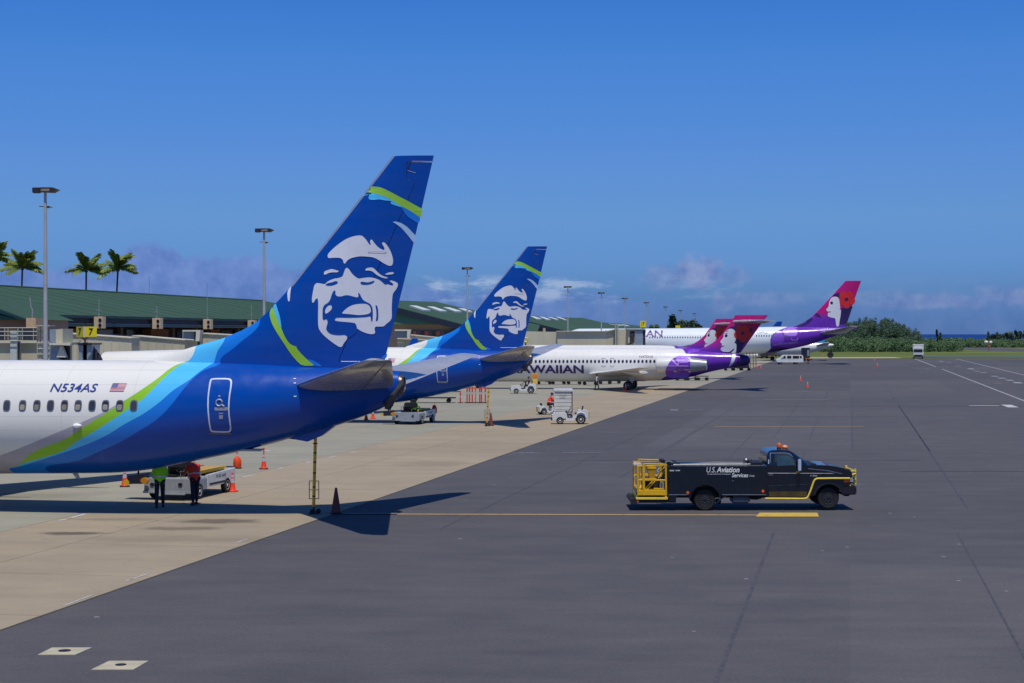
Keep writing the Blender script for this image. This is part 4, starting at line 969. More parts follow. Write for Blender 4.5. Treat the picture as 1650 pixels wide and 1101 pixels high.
def far_jet(name, label, px, Y, finm, bodym, sc=1.0):
    """a narrow-body seen far behind the others, tail end at px"""
    p = at(px, 560, Y); root = thing(name, label, 'airliner', (p.x, p.y, 0), -R(10)); root.scale = (sc,) * 3
    st = smooth_st([(-38.5, 2.9, .05, .05), (-37, 3.1, 1.1, 1.1), (-34, 3.35, 1.9, 1.8), (-20, 3.35, 2, 1.88), (-12, 3.4, 1.95, 1.8), (-6, 3.9, 1.4, 1.2), (-2, 4.4, .75, .6), (0, 4.6, .3, .3)], 3)
    Fus(st).mb(32).build('fuselage', bodym, root)
    fin = Fin([(12.5, -3.2), (6.6, -8.2), (5.4, -10.5), (5.0, -13)], [(12.5, -.6), (5.0, -2.8)], 4.9, 12.5, .3, .12)
    fin.mb(0, 1, 12, 16).build('vertical_stabiliser', finm, root)
    for s in (-1, 1):
        wingmb([(-5.2, 3.6, .5 * s, 4.5, .4), (-2.6, 1.5, 7.2 * s, 5.3, .12)], 6).build('horizontal_stabiliser', greyp, root)
        wingmb([(-24.5, 7.5, 1 * s, 2.2, .9), (-16, 2, 17 * s, 3.6, .2)], 6).build('wing', greyp, root)
        MB().lathe([(.8, -26), (1, -25.5), (.8, -23), (.3, -21.5)], (0, 4.8 * s, 1.5), 'x', 14).build('engine_nacelle', white, root)
        wheel(root, -18, 2.6 * s, .6, .6, .4, steel)
    wheel(root, -34, 0, .4, .4, .3, steel)
    return root
far_jet('distant_airliner', 'distant airliner with a navy fin tip showing above the white fuselage', 1262.5, 830, navy, white)
far_jet('distant_airliner', 'distant white airliner, tail end just under the magenta-finned airliner tail', 1343, 400, pbr('cyan tail paint', (40, 140, 180), .4), white, .8)

# ------------------------------------------------------------------ terminal, walkways, masts
roofg = pbr('green roof sheet', (58, 84, 66), .8, spec=.2, var=.08, scale=.15, streak=True)
tealf = pbr('teal fascia', (10, 54, 58), .5, var=.12, scale=.4); darkteal = pbr('dark fascia band', (10, 28, 52), .6, var=.1)
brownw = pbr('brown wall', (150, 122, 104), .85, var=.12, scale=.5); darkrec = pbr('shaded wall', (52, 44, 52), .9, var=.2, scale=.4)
beige = pbr('beige walkway panel', (190, 183, 156), .7, var=.1, scale=.35, streak=True); beigel = pbr('pale coping', (206, 200, 180), .7, var=.08)
greybl = pbr('grey blue panel', (132, 146, 156), .5, var=.1); darkwin = pbr('dark window', (34, 36, 48), .2, spec=.7, var=.3)
yel = pbr('sign yellow', (226, 206, 8), .5, var=.05); blk = pbr('sign black', (14, 14, 16), .5)
bT = at(58, 508.7, 199); bT.z = 0
terminal = thing('terminal_building', 'long low terminal with a green hipped roof and dark teal fascia behind the walkways', 'building', bT, -EA)
def TS_(px, x, z=8.0):
    """local y where the photo column px meets the line at local x"""
    o = bT + EV * x; k = (px - 825) / FPX
    return (k * o.y - o.x) / (EU.x - k * EU.y)
ye, yr = 154.0, 134.0
mb = MB(); mb.add([(1.6, -80, 8.5), (1.6, ye, 8.5), (-20, yr, 12.9), (-20, -80, 12.9), (-42, ye, 8.5), (-42, -80, 8.5)], [(0, 1, 2, 3), (1, 4, 2), (3, 2, 4, 5), (0, 5, 4, 1), (0, 3, 5)])
mb.build('roof', roofg, terminal, 0)
for k in range(29):   # standing seams
    y = -28 + 6 * k
    MB().tube([(1.6, y, 8.53), (-20 if y < yr else -20 + (y - yr) * 1.07, y, 12.93 if y < yr else 8.53 + 4.4 * (ye - y) / 20)], .02, 4).build('roof_seam', roofg, terminal)
MB().tube([(-20, -80, 12.95), (-20, yr, 12.95)], .16, 6).build('ridge_cap', roofg, terminal)
MB().bb((1.6, -80, 8.28), (1.78, ye, 8.62)).build('gutter', tealf, terminal, 0)
MB().bb((1.2, -80, 7.62), (1.5, ye, 8.28)).build('fascia', darkteal, terminal, 0)
MB().bb((1.2, -80, 7.30), (1.7, ye, 7.60)).build('fascia_trim', tealf, terminal, 0)
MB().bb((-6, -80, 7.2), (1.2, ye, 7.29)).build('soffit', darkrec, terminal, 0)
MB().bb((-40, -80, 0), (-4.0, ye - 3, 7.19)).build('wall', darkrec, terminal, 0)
MB().bb((-4.0, -80, 0), (1.0, ye - 4, 4.9)).build('lower_storey', brownw, terminal, 0)
for k, y in enumerate(range(-20, 150, 9)):
    MB().bb((-3.98, y, 5.2), (-3.9, y + 5.2, 6.9)).build('window', darkwin, terminal, 0)
    MB().bb((-3.9, y + 5.8, 4.9), (-3.3, y + 6.6, 7.19)).build('pilaster', brownw, terminal, 0)
for (pa, pb) in ((243, 272), (118, 140), (340, 352)):
    y0, y1 = TS_(pa, -2.5), TS_(pb, -2.5); MB().bb((-3.85, y0, 4.95), (-2.5, y1, 7.0)).build('wall_panel', pbr('russet wall', (160, 100, 66), .85, var=.15), terminal, 0)
for pa, ht in ((157, 2.2), (250, 1.6), (331, 5.2), (402, 2.4)):
    y = TS_(pa + 6, 2.6); sc_ = 1
    e = MB().bb((1.85, y - .5, 7.0), (3.0, y + .5, 8.5)).build('vent_box', pbr('vent box beige', (204, 182, 150), .7, var=.1), terminal, bevel=.03)
    for zz in (7.4, 8.05): MB().lathe([(.2, 0), (.22, -.06), (.0, -.04)], (2.7, y - .51, zz), 'y', 12).build('vent_hole', blk, e)
    MB().tube([(2.3, y, 8.5), (2.3, y, 8.5 + ht)], .05, 6).build('antenna', galv, e)
    if ht < 3: MB().tube([(2.3, y - .8, 9.3), (2.3, y + .8, 9.3)], .03, 5).build('antenna_arm', galv, e)
for pa, h in ((240.5, 16), (427, 14.6)): MB().tube([(-20, TS_(pa, -20), 12.9), (-20, TS_(pa, -20), h)], .05, 5).build('roof_mast', galv, terminal)

# nearer wing at the left edge
def ppoly(mb, pts, d, depth):
    q = [at(x, y, d) for x, y in pts]
    n = len(q); vs = [(p.x, d, p.z) for p in q] + [(p.x * 1.0, d + depth, p.z) for p in q]
    fs = [(i, (i + 1) % n, (i + 1) % n + n, i + n) for i in range(n)]
    tr = tessellate_polygon([[Vector((p.x, p.z, 0)) for p in q]]); fs += [tuple(t) for t in tr] + [tuple(i + n for i in reversed(t)) for t in tr]
    return mb.add(vs, fs)
def pp(name, pts, d, depth, m, parent=None, bevel=0):
    mb = ppoly(MB(), pts, d, depth); o = mb.build(name, m, parent, 0, bevel)
    return o
def grounded(name, label, cat, pts, d, depth, m, part='body', group=None):
    """a thing whose first part reaches down to the ground"""
    t = thing(name, label, cat, (0, 0, 0), 0, group); return t
wing_b = thing('gate_building', 'brown gate building with a teal roof edge at the left border', 'building')
o = at(20, 530, 172); wing_b.location = (0, 0, 0)
pp('roof', [(-60, 476), (0, 498), (45, 514.8), (-60, 514.8)], 170, 18, roofg, wing_b)
pp('fascia', [(-60, 478), (0, 500), (46, 516.5), (43, 517.5), (0, 505), (-60, 484)], 169.6, .3, tealf, wing_b)
pp('fascia_trim', [(-60, 490), (0, 508), (28, 514), (-60, 514)], 169.8, .2, pbr('teal trim', (20, 88, 78), .5), wing_b)
pp('wall', [(-60, 514.8), (43, 514.8), (43, 620), (-60, 620)], 171, 16, brownw, wing_b)
pp('stair_tower', [(42, 512.5), (57.5, 512.5), (57.5, 620), (42, 620)], 169, 4, pbr('tower tan', (196, 164, 128), .85, var=.1), wing_b)
MB().tube([at(52, 512, 170), at(52, 499, 170), at(49.5, 494, 170), at(48, 479, 170)], .07, 6).build('whip_antenna', galv, wing_b)
# jet bridge in front of it
def rail(parent, pts, d, z_rows, posts, r=.035):
    for rr in z_rows: MB().tube([at(pts[0], rr, d), at(pts[1], rr, d)], r, 5).build('rail', galvp, parent)
    for p in posts: MB().tube([at(p, z_rows[0], d), at(p, z_rows[-1], d)], r, 5).build('post', galvp, parent)
galvp = pbr('painted rail', (172, 172, 152), .6, var=.08)
br1 = thing('jet_bridge', 'beige jet bridge with railed landing and round columns left of the gate sign', 'jet bridge')
pp('tunnel_wall', [(-60, 553), (62, 553), (62, 600), (-60, 600)], 132, 6, beige, br1)
pp('coping', [(-60, 550.5), (63, 550.5), (63, 553), (-60, 553)], 131.7, 6.6, beigel, br1)
for a, b in ((16.5, 27), ): pp('column', [(a, 533), (b, 533), (b, 610), (a, 610)], 130.6, 1, pbr('pale column', (184, 190, 182), .6, var=.06), br1)
pp('dark_panel', [(27, 534), (29, 534), (29, 600), (27, 600)], 130.9, .5, black, br1)
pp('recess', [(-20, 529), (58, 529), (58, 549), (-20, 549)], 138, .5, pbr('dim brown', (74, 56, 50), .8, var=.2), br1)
for a, b in ((0, 6), (30, 40), (42, 55)): pp('window', [(a, 530), (b, 530), (b, 548), (a, 548)], 137.8, .1, darkwin, br1)
rail(br1, (-20, 62), 130.4, (528.5, 534.5, 541, 549.5), (-2, 7.5, 13, 29, 36, 54, 60))
st_ = thing('access_stair', 'galvanised caged access stair in front of the beige jet bridge', 'stair')
for a in (60.5, 65, 75.5, 79.5): MB().tube([at(a, 525, 129.5), at(a, 632, 129.5)], .06, 5).build('post', galvp, st_)
for k in range(12): MB().tube([at(60.5, 526 + 9 * k, 129.4), at(79.5, 526 + 9 * k, 129.4)], .04, 5).build('rung', galvp, st_)
pp('deck', [(58, 524), (80, 524), (80, 526), (58, 526)], 129, 1.6, galvp, st_)
cab = thing('bridge_cab', 'grey jet bridge cab with white hood and dark bellows under the gate sign', 'jet bridge')
for nm, pts, d, dp, m in (('cab_wall', [(80, 531), (92, 532), (92, 552), (80, 552)], 127, 3, greybl), ('cab_side', [(90, 531), (101, 530), (101, 553), (90, 553)], 126.8, 3, beige), ('roof_lip', [(79, 553), (113, 553), (113, 557), (79, 556)], 126, 4, beigel),
                          ('hood', [(80, 557), (97, 557), (92, 576), (98, 581), (98, 600), (80, 600)], 126.5, 3, greybl), ('hood_cone', [(97, 558), (99, 558), (106, 576), (91, 576)], 126.3, .6, beigel), ('doorway', [(97, 556), (113, 556), (113, 600), (97, 600)], 127.2, 2, darkwin),
                          ('pod', [(126, 554), (148, 554), (147, 570), (143, 600), (131, 600)], 119, 2.4, greybl), ('pod_rim', [(125, 553), (149, 553), (148, 556), (126, 556)], 118.8, 2.8, black)):
    pp(nm, pts, d, dp, m, cab)
c = at(119.5, 552, 121); MB().lathe([(.3, 0), (.3, c.z), (.36, c.z), (.36, c.z + .12), (0, c.z + .12)], (c.x, 121.5, 0), 'z', 18).build('round_column', beige, cab)
for k in range(7):
    x = 148.5 + k * 2.4; MB().tube([at(x - k * .4, 556 + k * 2.6, 119.6), at(x + 2, 562 + k * 3.4, 119.6), at(x + 2.5, 590, 119.6)], .07, 5).build('bellows_fold', black if k % 2 else pbr('bellows grey', (64, 66, 84), .7), cab)
sg = thing('gate_sign', 'yellow two-faced gate sign with black 7 on each face, above the jet bridge cab', 'sign')
def sign_face(parent, x0, x1, yt, yb, d0, d1, text, tx0, tx1, ty0, ty1):
    a, b = at(x0, yt, d0), at(x1, yt, d1); lo = at(x0, yb, d0).z; n = Vector((b.y - a.y, -(b.x - a.x), 0)).normalized()
    if n.y > 0: n = -n
    bk = -n * .08
    o = MB().add([(a.x, a.y, lo), (b.x, b.y, lo), (b.x, b.y, b.z), (a.x, a.y, a.z), (a.x + bk.x, a.y + bk.y, lo), (b.x + bk.x, b.y + bk.y, lo), (b.x + bk.x, b.y + bk.y, b.z), (a.x + bk.x, a.y + bk.y, a.z)],
             [(0, 1, 2, 3), (5, 4, 7, 6), (0, 4, 5, 1), (3, 2, 6, 7), (0, 3, 7, 4), (1, 5, 6, 2)]).build('sign_face', yel, parent, 0)
    p, f, _ = text_tris(text, .08, .03)
    h = a.z - lo
    vs = []
    for u, v in p:
        q = tx0 + (tx1 - tx0) * u; w_ = a + (b - a) * q + n * .012; vs.append((w_.x, w_.y, lo + h * (ty0 + (ty1 - ty0) * v)))
    MB().add(vs, f).build('numeral', blk, o, 0)
sign_face(sg, 123, 135, 526.5, 543.5, 119.6, 118.0, '7', .3, .68, .16, .86)
sign_face(sg, 136, 156, 526.5, 543, 118.0, 118.5, '7', .36, .70, .14, .84)
pp('sign_edge', [(134.6, 526.2), (136.3, 526.2), (136.3, 543.8), (134.6, 543.8)], 117.9, .25, beigel, sg)
MB().lathe([(.05, at(137, 552, 118.6).z), (.07, at(137, 549, 118.6).z), (.3, at(137, 544, 118.6).z), (.0, at(137, 543.6, 118.6).z)], (at(137, 544, 118.8).x, 118.8, 0), 'z', 12).build('sign_neck', pbr('sign neck', (110, 92, 76), .6), sg)
pp('sign_stand', [(134, 552), (140, 552), (140, 700), (134, 700)], 119.0, .3, beige, sg)
def walkway(label, panels, d, dp=3.2, m=beige, extra=(), post_px=()):
    t = thing('walkway', label, 'walkway', group='covered walkways to the stands')
    for i, pts in enumerate(panels):
        pp('wall_panel', pts, d + i * .05, dp, m, t)
        (xa, ya), (xb, yb) = pts[0], pts[1]
        pp('coping', [(xa, ya - 1.1), (xb, yb - 1.1), (xb, yb + .4), (xa, ya + .4)], d - .15 + i * .05, dp + .4, beigel, t)
        for k in range(1, int((xb - xa) / 13)):
            x = xa + 13 * k; y = ya + (yb - ya) * (x - xa) / (xb - xa); MB().tube([at(x, y + 1, d - .02 + i * .05), at(x, pts[2][1] - 1, d - .02 + i * .05)], .035, 4).build('panel_joint', beige, t)
    for nm, pts, d2, dp2, m2 in extra: pp(nm, pts, d2, dp2, m2, t)
    for x in post_px:
        p = at(x, 560, d + 1); MB().tube([(p.x, p.y, 0), (p.x, p.y, p.z)], .25, 10).build('support_column', beige, t)
    return t
walkway('beige walled walkway sloping down behind the 7 gate sign', [[(102, 537.5), (212, 545), (212, 575), (102, 575)]], 150, post_px=(120, 160, 200),
        extra=(('dark_gap', [(100, 534), (212, 541), (212, 544.5), (102, 537)], 153.2, .3, darkwin),))
walkway('second beige walkway section with a small hooded window, left of the tall tail', [[(213, 541.5), (318, 550), (318, 578), (213, 578)], [(322, 537.5), (420, 543), (420, 575), (322, 575)]], 156, post_px=(230, 270, 310, 350, 390),
        extra=(('hood_frame', [(294, 532), (323, 532), (321, 550), (315, 550), (316, 534.5), (294, 534.5)], 154.5, 1.4, beigel), ('hood_window', [(294, 535), (313, 535), (313, 547.5), (294, 545.5)], 155, .3, greybl), ('hood_side', [(313, 534.5), (316, 534.5), (315.5, 549), (313, 549)], 154.8, .6, black)))
br2 = walkway('beige walkway stepping down between the two blue tails, with a hooded window', [[(640, 546), (700, 549), (700, 600), (640, 600)], [(655, 539.5), (740, 548), (740, 600), (655, 600)]], 205, post_px=(650, 690, 730),
              extra=(('hood_frame', [(636, 531), (662, 531), (660, 546), (656, 546), (656, 533.5), (636, 533.5)], 203, 1.4, beigel), ('hood_window', [(636, 534), (655, 534), (655, 545), (636, 543.5)], 203.5, .3, greybl)))
for k in range(9):
    x = 662 + k * 6.3; p = at(x, 537.5, 212); MB().box((p.x, p.y, p.z), (.42, .8, .35 + .2 * (k % 3))).build('stored_item', (black, pbr('rust red', (120, 46, 38), .7), darkrec)[k % 3], br2)
# terminal wings further along, with skylit roofs
def roofwing(label, near, far, dn, df, wallpts, skyl, extra_roof=None, m=roofg):
    t = thing('terminal_wing', label, 'building', group='terminal wings with skylights')
    N = [at(x, y, dn) for x, y in near]; F = [at(x, y, df) for x, y in far]; n = len(N)
    vs = [tuple(p) for p in N + F]; fs = [t3 for i in range(n - 1) for t3 in ((i, i + 1, n + i + 1), (i, n + i + 1, n + i))]
    vs += [(p.x, p.y, p.z - .5) for p in N]; fs += [(2 * n + i, 2 * n + i + 1, i + 1, i) for i in range(n - 1)]
    MB().add(vs, fs).build('roof', m, t, 0)
    L0 = [(p.x, p.y - .08, p.z - .12) for p in N] + [(p.x, p.y - .08, p.z - 1.15) for p in N]
    MB().add(L0, [(i, i + 1, n + i + 1, n + i) for i in range(n - 1)]).build('fascia', darkteal, t, 0)  # dark colour puts the shade below the roof edge into this lip
    from mathutils.bvhtree import BVHTree
    bv = BVHTree.FromPolygons([Vector(v) for v in vs[:2 * n]], fs[:2 * (n - 1)])
    # skylights lie on the roof sheet
    P0 = N[0]; nn = (N[1] - N[0]).cross(F[0] - N[0]).normalized()
    for q in skyl:
        pts = []
        for x, y in q:
            h_ = bv.ray_cast(CO, ray(x, y).normalized())
            if h_[0] is None: d = ray(x, y); k = (P0 - CO).dot(nn) / d.dot(nn); pts.append(CO + d * k)
            else: pts.append(h_[0])
        up = nn if nn.z > 0 else -nn
        zu = Vector((0, -.1, 1)); a = [p - zu * .1 for p in pts]; b = [p + zu * .28 for p in pts]
        MB().add(a + b, [(4, 5, 6, 7), (0, 1, 5, 4), (1, 2, 6, 5), (2, 3, 7, 6), (3, 0, 4, 7), (3, 2, 1, 0)]).build('skylight', pbr('white skylight', (214, 218, 210), .4, var=.05), t, 0)
    for nm, pts, d, dp, m2 in wallpts: pp(nm, pts, d, dp, m2, t)
    return t
s6 = lambda L: [(640 + a / 6.346, 440 + b / 6.346) for a, b in L]
s7 = lambda L: [(880 + a / 6.346, 440 + b / 6.346) for a, b in L]
gdk = pbr('green gable sheet', (66, 116, 92), .6, var=.08, scale=.1); tealw = pbr('teal wall', (18, 84, 82), .6, var=.1, scale=.2)
roofwing('green terminal wing with four white skylights between the two blue tails', [(600, 487), (645, 496.5), (745, 522.5), (860, 552)], [(600, 481), (645, 484.5), (703, 486.6), (870, 524)], 300, 352,
         [('gable', [(600, 488), (645, 497.5), (740, 522), (742, 523.2), (600, 522.6)], 300.5, 10, gdk), ('wall', [(600, 522.6), (730, 523.2), (730, 600), (600, 600)], 303, 8, pbr('light brown wall', (176, 150, 130), .85, var=.1)),
          ('corner_wall', [(729, 520), (760, 527), (760, 600), (729, 600)], 302, 8, tealw), ('dark_base', [(655, 533), (740, 534), (740, 545), (655, 541)], 302.5, .4, darkwin)],
         [s6([(125, 345), (200, 350), (342, 393), (265, 391)]), s6([(305, 355), (375, 359), (508, 402), (435, 401)]), s6([(470, 363), (540, 367), (660, 405), (590, 405)]), s6([(622, 374), (690, 378), (770, 408), (720, 408)])])
roofwing('green terminal wing with a row of thin skylights right of the second blue tail', [(845, 516), (856, 519), (905, 531.5), (960, 545)], [(845, 508), (880, 511.5), (938, 512.3), (1000, 526)], 455, 520,
         [('gable', [(845, 517), (858, 520), (905, 532), (845, 532)], 455.5, 10, tealw), ('wall', [(845, 527), (905, 532), (905, 560), (845, 560)], 456, 8, brownw),
          ('pillar', [(857, 529), (861, 529), (861, 540), (857, 540)], 454, 1, beige), ('pillar', [(875, 529), (879, 529), (879, 540), (875, 540)], 454, 1, beige)],
         [s6([(1360, 450), (1405, 455), (1480, 478), (1420, 478)]), s6([(1450, 456), (1495, 460), (1570, 483), (1520, 483)]), s6([(1535, 460), (1580, 464), (1645, 480), (1610, 482)]), s7([(15, 460), (45, 462), (130, 486), (95, 486)]), s7([(95, 458), (130, 460), (215, 488), (180, 486)])])
roofwing('farthest green terminal roof with pale skylight strips, behind the long beige jet bridge', [(918, 520), (932, 521), (1000, 531), (1050, 536)], [(918, 516.5), (965, 519.5), (1000, 521.5), (1065, 530)], 620, 700,
         [('wall', [(918, 527), (1060, 533), (1060, 545), (918, 545)], 622, 8, tealw)],
         [s7([(325 + 72 * k, 507 + 4.5 * k), (365 + 72 * k, 508 + 4.5 * k), (425 + 72 * k, 521 + 4.5 * k), (385 + 72 * k, 521 + 4.5 * k)]) for k in range(7)])
# the long jet bridge of the far stands
br3 = thing('jet_bridge', 'long beige jet bridge ending in a grey cab beside the far wide-bodied airliner', 'jet bridge')
for nm, pts, d, dp, m in (('tunnel_section', [(836, 534), (899, 535), (899, 556.5), (836, 556.5)], 243, 3, beige), ('tunnel_section', [(898, 534.4), (978, 534.2), (994, 531), (994, 556.5), (898, 556.5)], 242.4, 3.4, beige), ('tunnel_section', [(993, 530.8), (1018, 530.8), (1018, 557), (993, 557)], 241.6, 4, beige),
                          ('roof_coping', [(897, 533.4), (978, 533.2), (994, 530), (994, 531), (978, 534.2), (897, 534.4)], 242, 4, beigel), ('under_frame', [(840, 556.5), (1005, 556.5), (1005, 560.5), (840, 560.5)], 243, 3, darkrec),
                          ('cab', [(1012, 531.5), (1037, 531.5), (1037, 557), (1012, 557)], 240.6, 4, beige), ('cab_panel', [(1023, 533), (1036, 533), (1036, 556.5), (1023, 556.5)], 240.4, .3, greybl), ('cab_dark_frame', [(1036, 530), (1040, 532), (1040, 558), (1036, 557)], 240.5, 4, darkrec),  # cab ends in a dark frame on the right
                          ('cab_roof', [(1010, 530), (1040, 530), (1040, 532), (1010, 531.6)], 240.2, 4.6, greybl), ('vestibule', [(1015, 534), (1022, 534), (1022, 552), (1015, 552)], 240.4, .3, darkrec), ('gutter_frame', [(990.5, 522), (996.5, 522), (996.5, 524), (990.5, 524)], 241, 1, galvp)):
    pp(nm, pts, d, dp, m, br3)
for x in (992, 995.5): MB().tube([at(x, 522, 241), (at(x, 560, 241).x, 241, 0)], .09, 6).build('mast_post', galvp, br3)
MB().tube([at(1003, 560.5, 240.5), at(1019, 551.5, 240.5)], .16, 6).build('strut', black, br3)
for x in (900, 1010): p = at(x, 560, 244); MB().tube([(p.x, p.y, 0), (p.x, p.y, p.z)], .35, 12).build('support_column', beige, br3)
sg2 = thing('gate_sign', 'small yellow gate sign with black 17 above the far jet bridge cab', 'sign')
sign_face(sg2, 1031.5, 1040.5, 517.2, 527.6, 240.4, 240.4, '17', .24, .78, .2, .82)
pp('sign_stand', [(1035.3, 527.6), (1036.7, 527.6), (1036.7, 531), (1035.3, 531)], 240.6, .2, black, sg2)
sg3 = thing('gate_sign', 'tiny blank yellow gate sign over the roofline of the wide-bodied airliner', 'sign')
pp('sign_face', [(1088.5, 524.6), (1096, 524.6), (1096, 528.6), (1088.5, 528.6)], 392, .2, yel, sg3); pp('sign_stand', [(1091.7, 528.6), (1092.7, 528.6), (1092.7, 580), (1091.7, 580)], 392.3, .2, black, sg3)
sg4 = thing('gate_sign', 'rounded yellow sign edge peeping out right of the second blue tail', 'sign')
q = [at(847 + 3.4 * math.cos(a), 548 + 3.6 * math.sin(a), 200) for a in [2 * math.pi * k / 12 for k in range(13)]]
MB().tube(q, .1, 6, False).build('sign_ring', yel, sg4); MB().tube([at(847, 551.5, 200), (at(847, 551, 200).x, 200, 0)], .08, 6).build('sign_stand', black, sg4)

# light masts
def mast():
    t = thing('light_mast', '', 'light mast', (0, 0, 0), 0, 'floodlight masts along the terminal')
    MB().tube([(0, 0, 0), (0, 0, 8), (0, 0, 14.75)], [.16, .125, .085], 12).build('pole', pbr('mast grey', (178, 178, 176), .55, metal=.2, var=.12, scale=.7), t)
    MB().lathe([(.28, 0), (.28, .08), (.2, .3), (0, .3)], (0, 0, 0)).build('base_plate', galv, t)
    hd = pbr('floodlight housing', (46, 42, 42), .5, var=.2)
    h = MB().tube([(-.55, 0, 14.78), (.6, 0, 14.78)], .05, 6).build('head_frame', hd, t)
    MB().box((-.52, 0, 14.86), (.42, .45, .32)).build('floodlight', hd, h, bevel=.03)
    MB().prism([(-.26, 15.02), (.5, 15.02), (.82, 14.9), (.5, 14.72), (-.26, 14.76)], -.32, .32).build('floodlight', hd, h)
    MB().box((.08, -.325, 14.86), (.5, .02, .14)).build('lamp_glass', pbr('lamp glass', (150, 130, 110), .2), h)
    MB().tube([(-.36, 0, 13.92), (.42, 0, 13.86)], .035, 6).build('crossarm', hd, t)
    MB().box((.2, -.1, 13.86), (.14, .14, .12)).build('camera_box', hd, t)
    return t
M0 = mast(); MP = [(73, 302), (425.5, 368), (753, 430.5), (915, 461), (969, 471), (1007, 480), (1041.5, 487), (1072.5, 494), (1096.5, 500), (1119, 505)]
ML = ['tallest light mast, nearest, rising in front of the left end of the terminal roof', 'second light mast, just left of the tall blue tail', 'light mast between the two blue tails, before the white skylights', 'light mast above the long beige jet bridge, first right of the second blue tail',
      'fifth light mast, over the right half of the long jet bridge', 'sixth light mast, above the end section of the long jet bridge', 'light mast just right of the 17 gate sign', 'light mast over the purple title letters of the wide-bodied airliner', 'last but one light mast, beside a bushy treetop', 'farthest and smallest light mast, right of the bushy treetops']
for k, (px, py) in enumerate(MP):
    d = (15.05 - CAMH) / (HORY - py) * FPX
    m = M0 if k == 0 else copy_tree(M0)
    m.location = (at(px, py, d).x, d, 0); m['label'] = ML[k]

# ------------------------------------------------------------------ vegetation
def leafmat(name, a, b_, trans=.25):
    m = bpy.data.materials.new(name); m.use_nodes = True; t = NT(m.node_tree); b = m.node_tree.nodes['Principled BSDF']
    g = t.n('ShaderNodeNewGeometry'); f = t.noise(g.outputs['Position'], .9, 3, .6)
    ri = t.m('ADD', t.m('MULTIPLY', g.outputs['Random Per Island'], .6), t.m('MULTIPLY', f, .4))
    t.l(t.mix(t.mr(ri, .15, .85), srgb(*a), srgb(*b_)), b.inputs['Base Color'])
    b.inputs['Roughness'].default_value = .6; b.inputs['Specular IOR Level'].default_value = .25
    return m
palml = leafmat('palm leaf', (62, 90, 34), (150, 158, 66)); palmt = pbr('palm trunk', (84, 72, 60), .9, var=.25, scale=2)
def frond_mesh(seed, L):
    rnd = random.Random(seed); mb = MB(); pts = []
    for i in range(9):
        s = i / 8; pts.append(Vector((L * s * (1 - .18 * s * s), 0, L * (.22 * s - .36 * s * s))))
    mb.tube(pts, [.05 * (1 - .75 * i / 8) for i in range(9)], 4)
    for i in range(44):
        s = .1 + .9 * i / 43; k = min(7, int(s * 8)); t = s * 8 - k; p = pts[k].lerp(pts[k + 1], t)
        dr = (pts[k + 1] - pts[k]).normalized(); ll = L * .21 * math.sin(math.pi * (.12 + .8 * s)) * rnd.uniform(.8, 1.15)
        for sd in (-1, 1):
            e = p + dr * ll * .55 + Vector((0, sd * ll * .62, -ll * rnd.uniform(.35, .75))); wv = dr * .085
            mb.add([p - wv, p + wv, e + wv * .3, e - wv * .3], [(0, 1, 2, 3)])
    return mb.mesh('frond', palml, 0)
FM = [frond_mesh(k, 4.5) for k in range(3)]
def palm(px, py, Y, label, seed, sc=1.0, lean=.06):
    rnd = random.Random(seed); c = at(px, py, Y); t = thing('palm_tree', label, 'palm tree', (c.x, Y, 0), 0, 'coconut palms behind the terminal')
    H = c.z; MB().tube([(-lean * H * (1 - s) ** 1.5 * 1.0, 0, H * s) for s in (0, .25, .5, .75, 1)], [.26, .2, .17, .15, .17], 10).build('trunk', palmt, t)
    MB().lathe([(0, -.5), (.22, -.35), (.26, 0), (.12, .3), (0, .35)], (0, 0, H)).build('crown_heart', palmt, t)
    n = 38
    for k in range(n):
        a = 2 * math.pi * (k * .381966) + rnd.uniform(-.25, .25); up = (2.3 - 2.7 * ((k * .7548) % 1) ** .7) + rnd.uniform(-.15, .15)
        o = bpy.data.objects.new('frond', FM[k % 3]); COL.objects.link(o); o.parent = t; o.location = (0, 0, H + rnd.uniform(-.1, .2))
        # the trade wind presses the fronds over to the right
        v = Vector((math.cos(a) + .3, math.sin(a), up + .12)).normalized()
        q = Vector((v.x, v.y, 0)); yaw = math.atan2(v.y, v.x); pit = -math.atan2(v.z, q.length)
        o.rotation_euler = (rnd.uniform(-.5, .5), pit, yaw); o.scale = (sc * rnd.uniform(.8, 1.08),) * 3
    for k in range(5): MB().lathe([(0, -.14), (.12, 0), (0, .14)], (0, 0, 0), 'z', 8).build('coconut', pbr('coconut', (96, 84, 40), .7), t, loc=(.25 * math.cos(k * 1.3), .25 * math.sin(k * 1.3), H - .25))
palm(36, 432, 300, 'palm tree just left of the tallest light mast, behind the green roof', 1, 1.08)
palm(139, 436, 300, 'left one of the close pair of palms behind the green roof', 2, 1.0, .02)
palm(190, 434, 296, 'right one of the close pair of palms behind the green roof, trunk leaning', 3, 1.02, .1)
palm(-13, 415, 290, 'palm at the left border with only its right fronds in view', 4, 1.1)

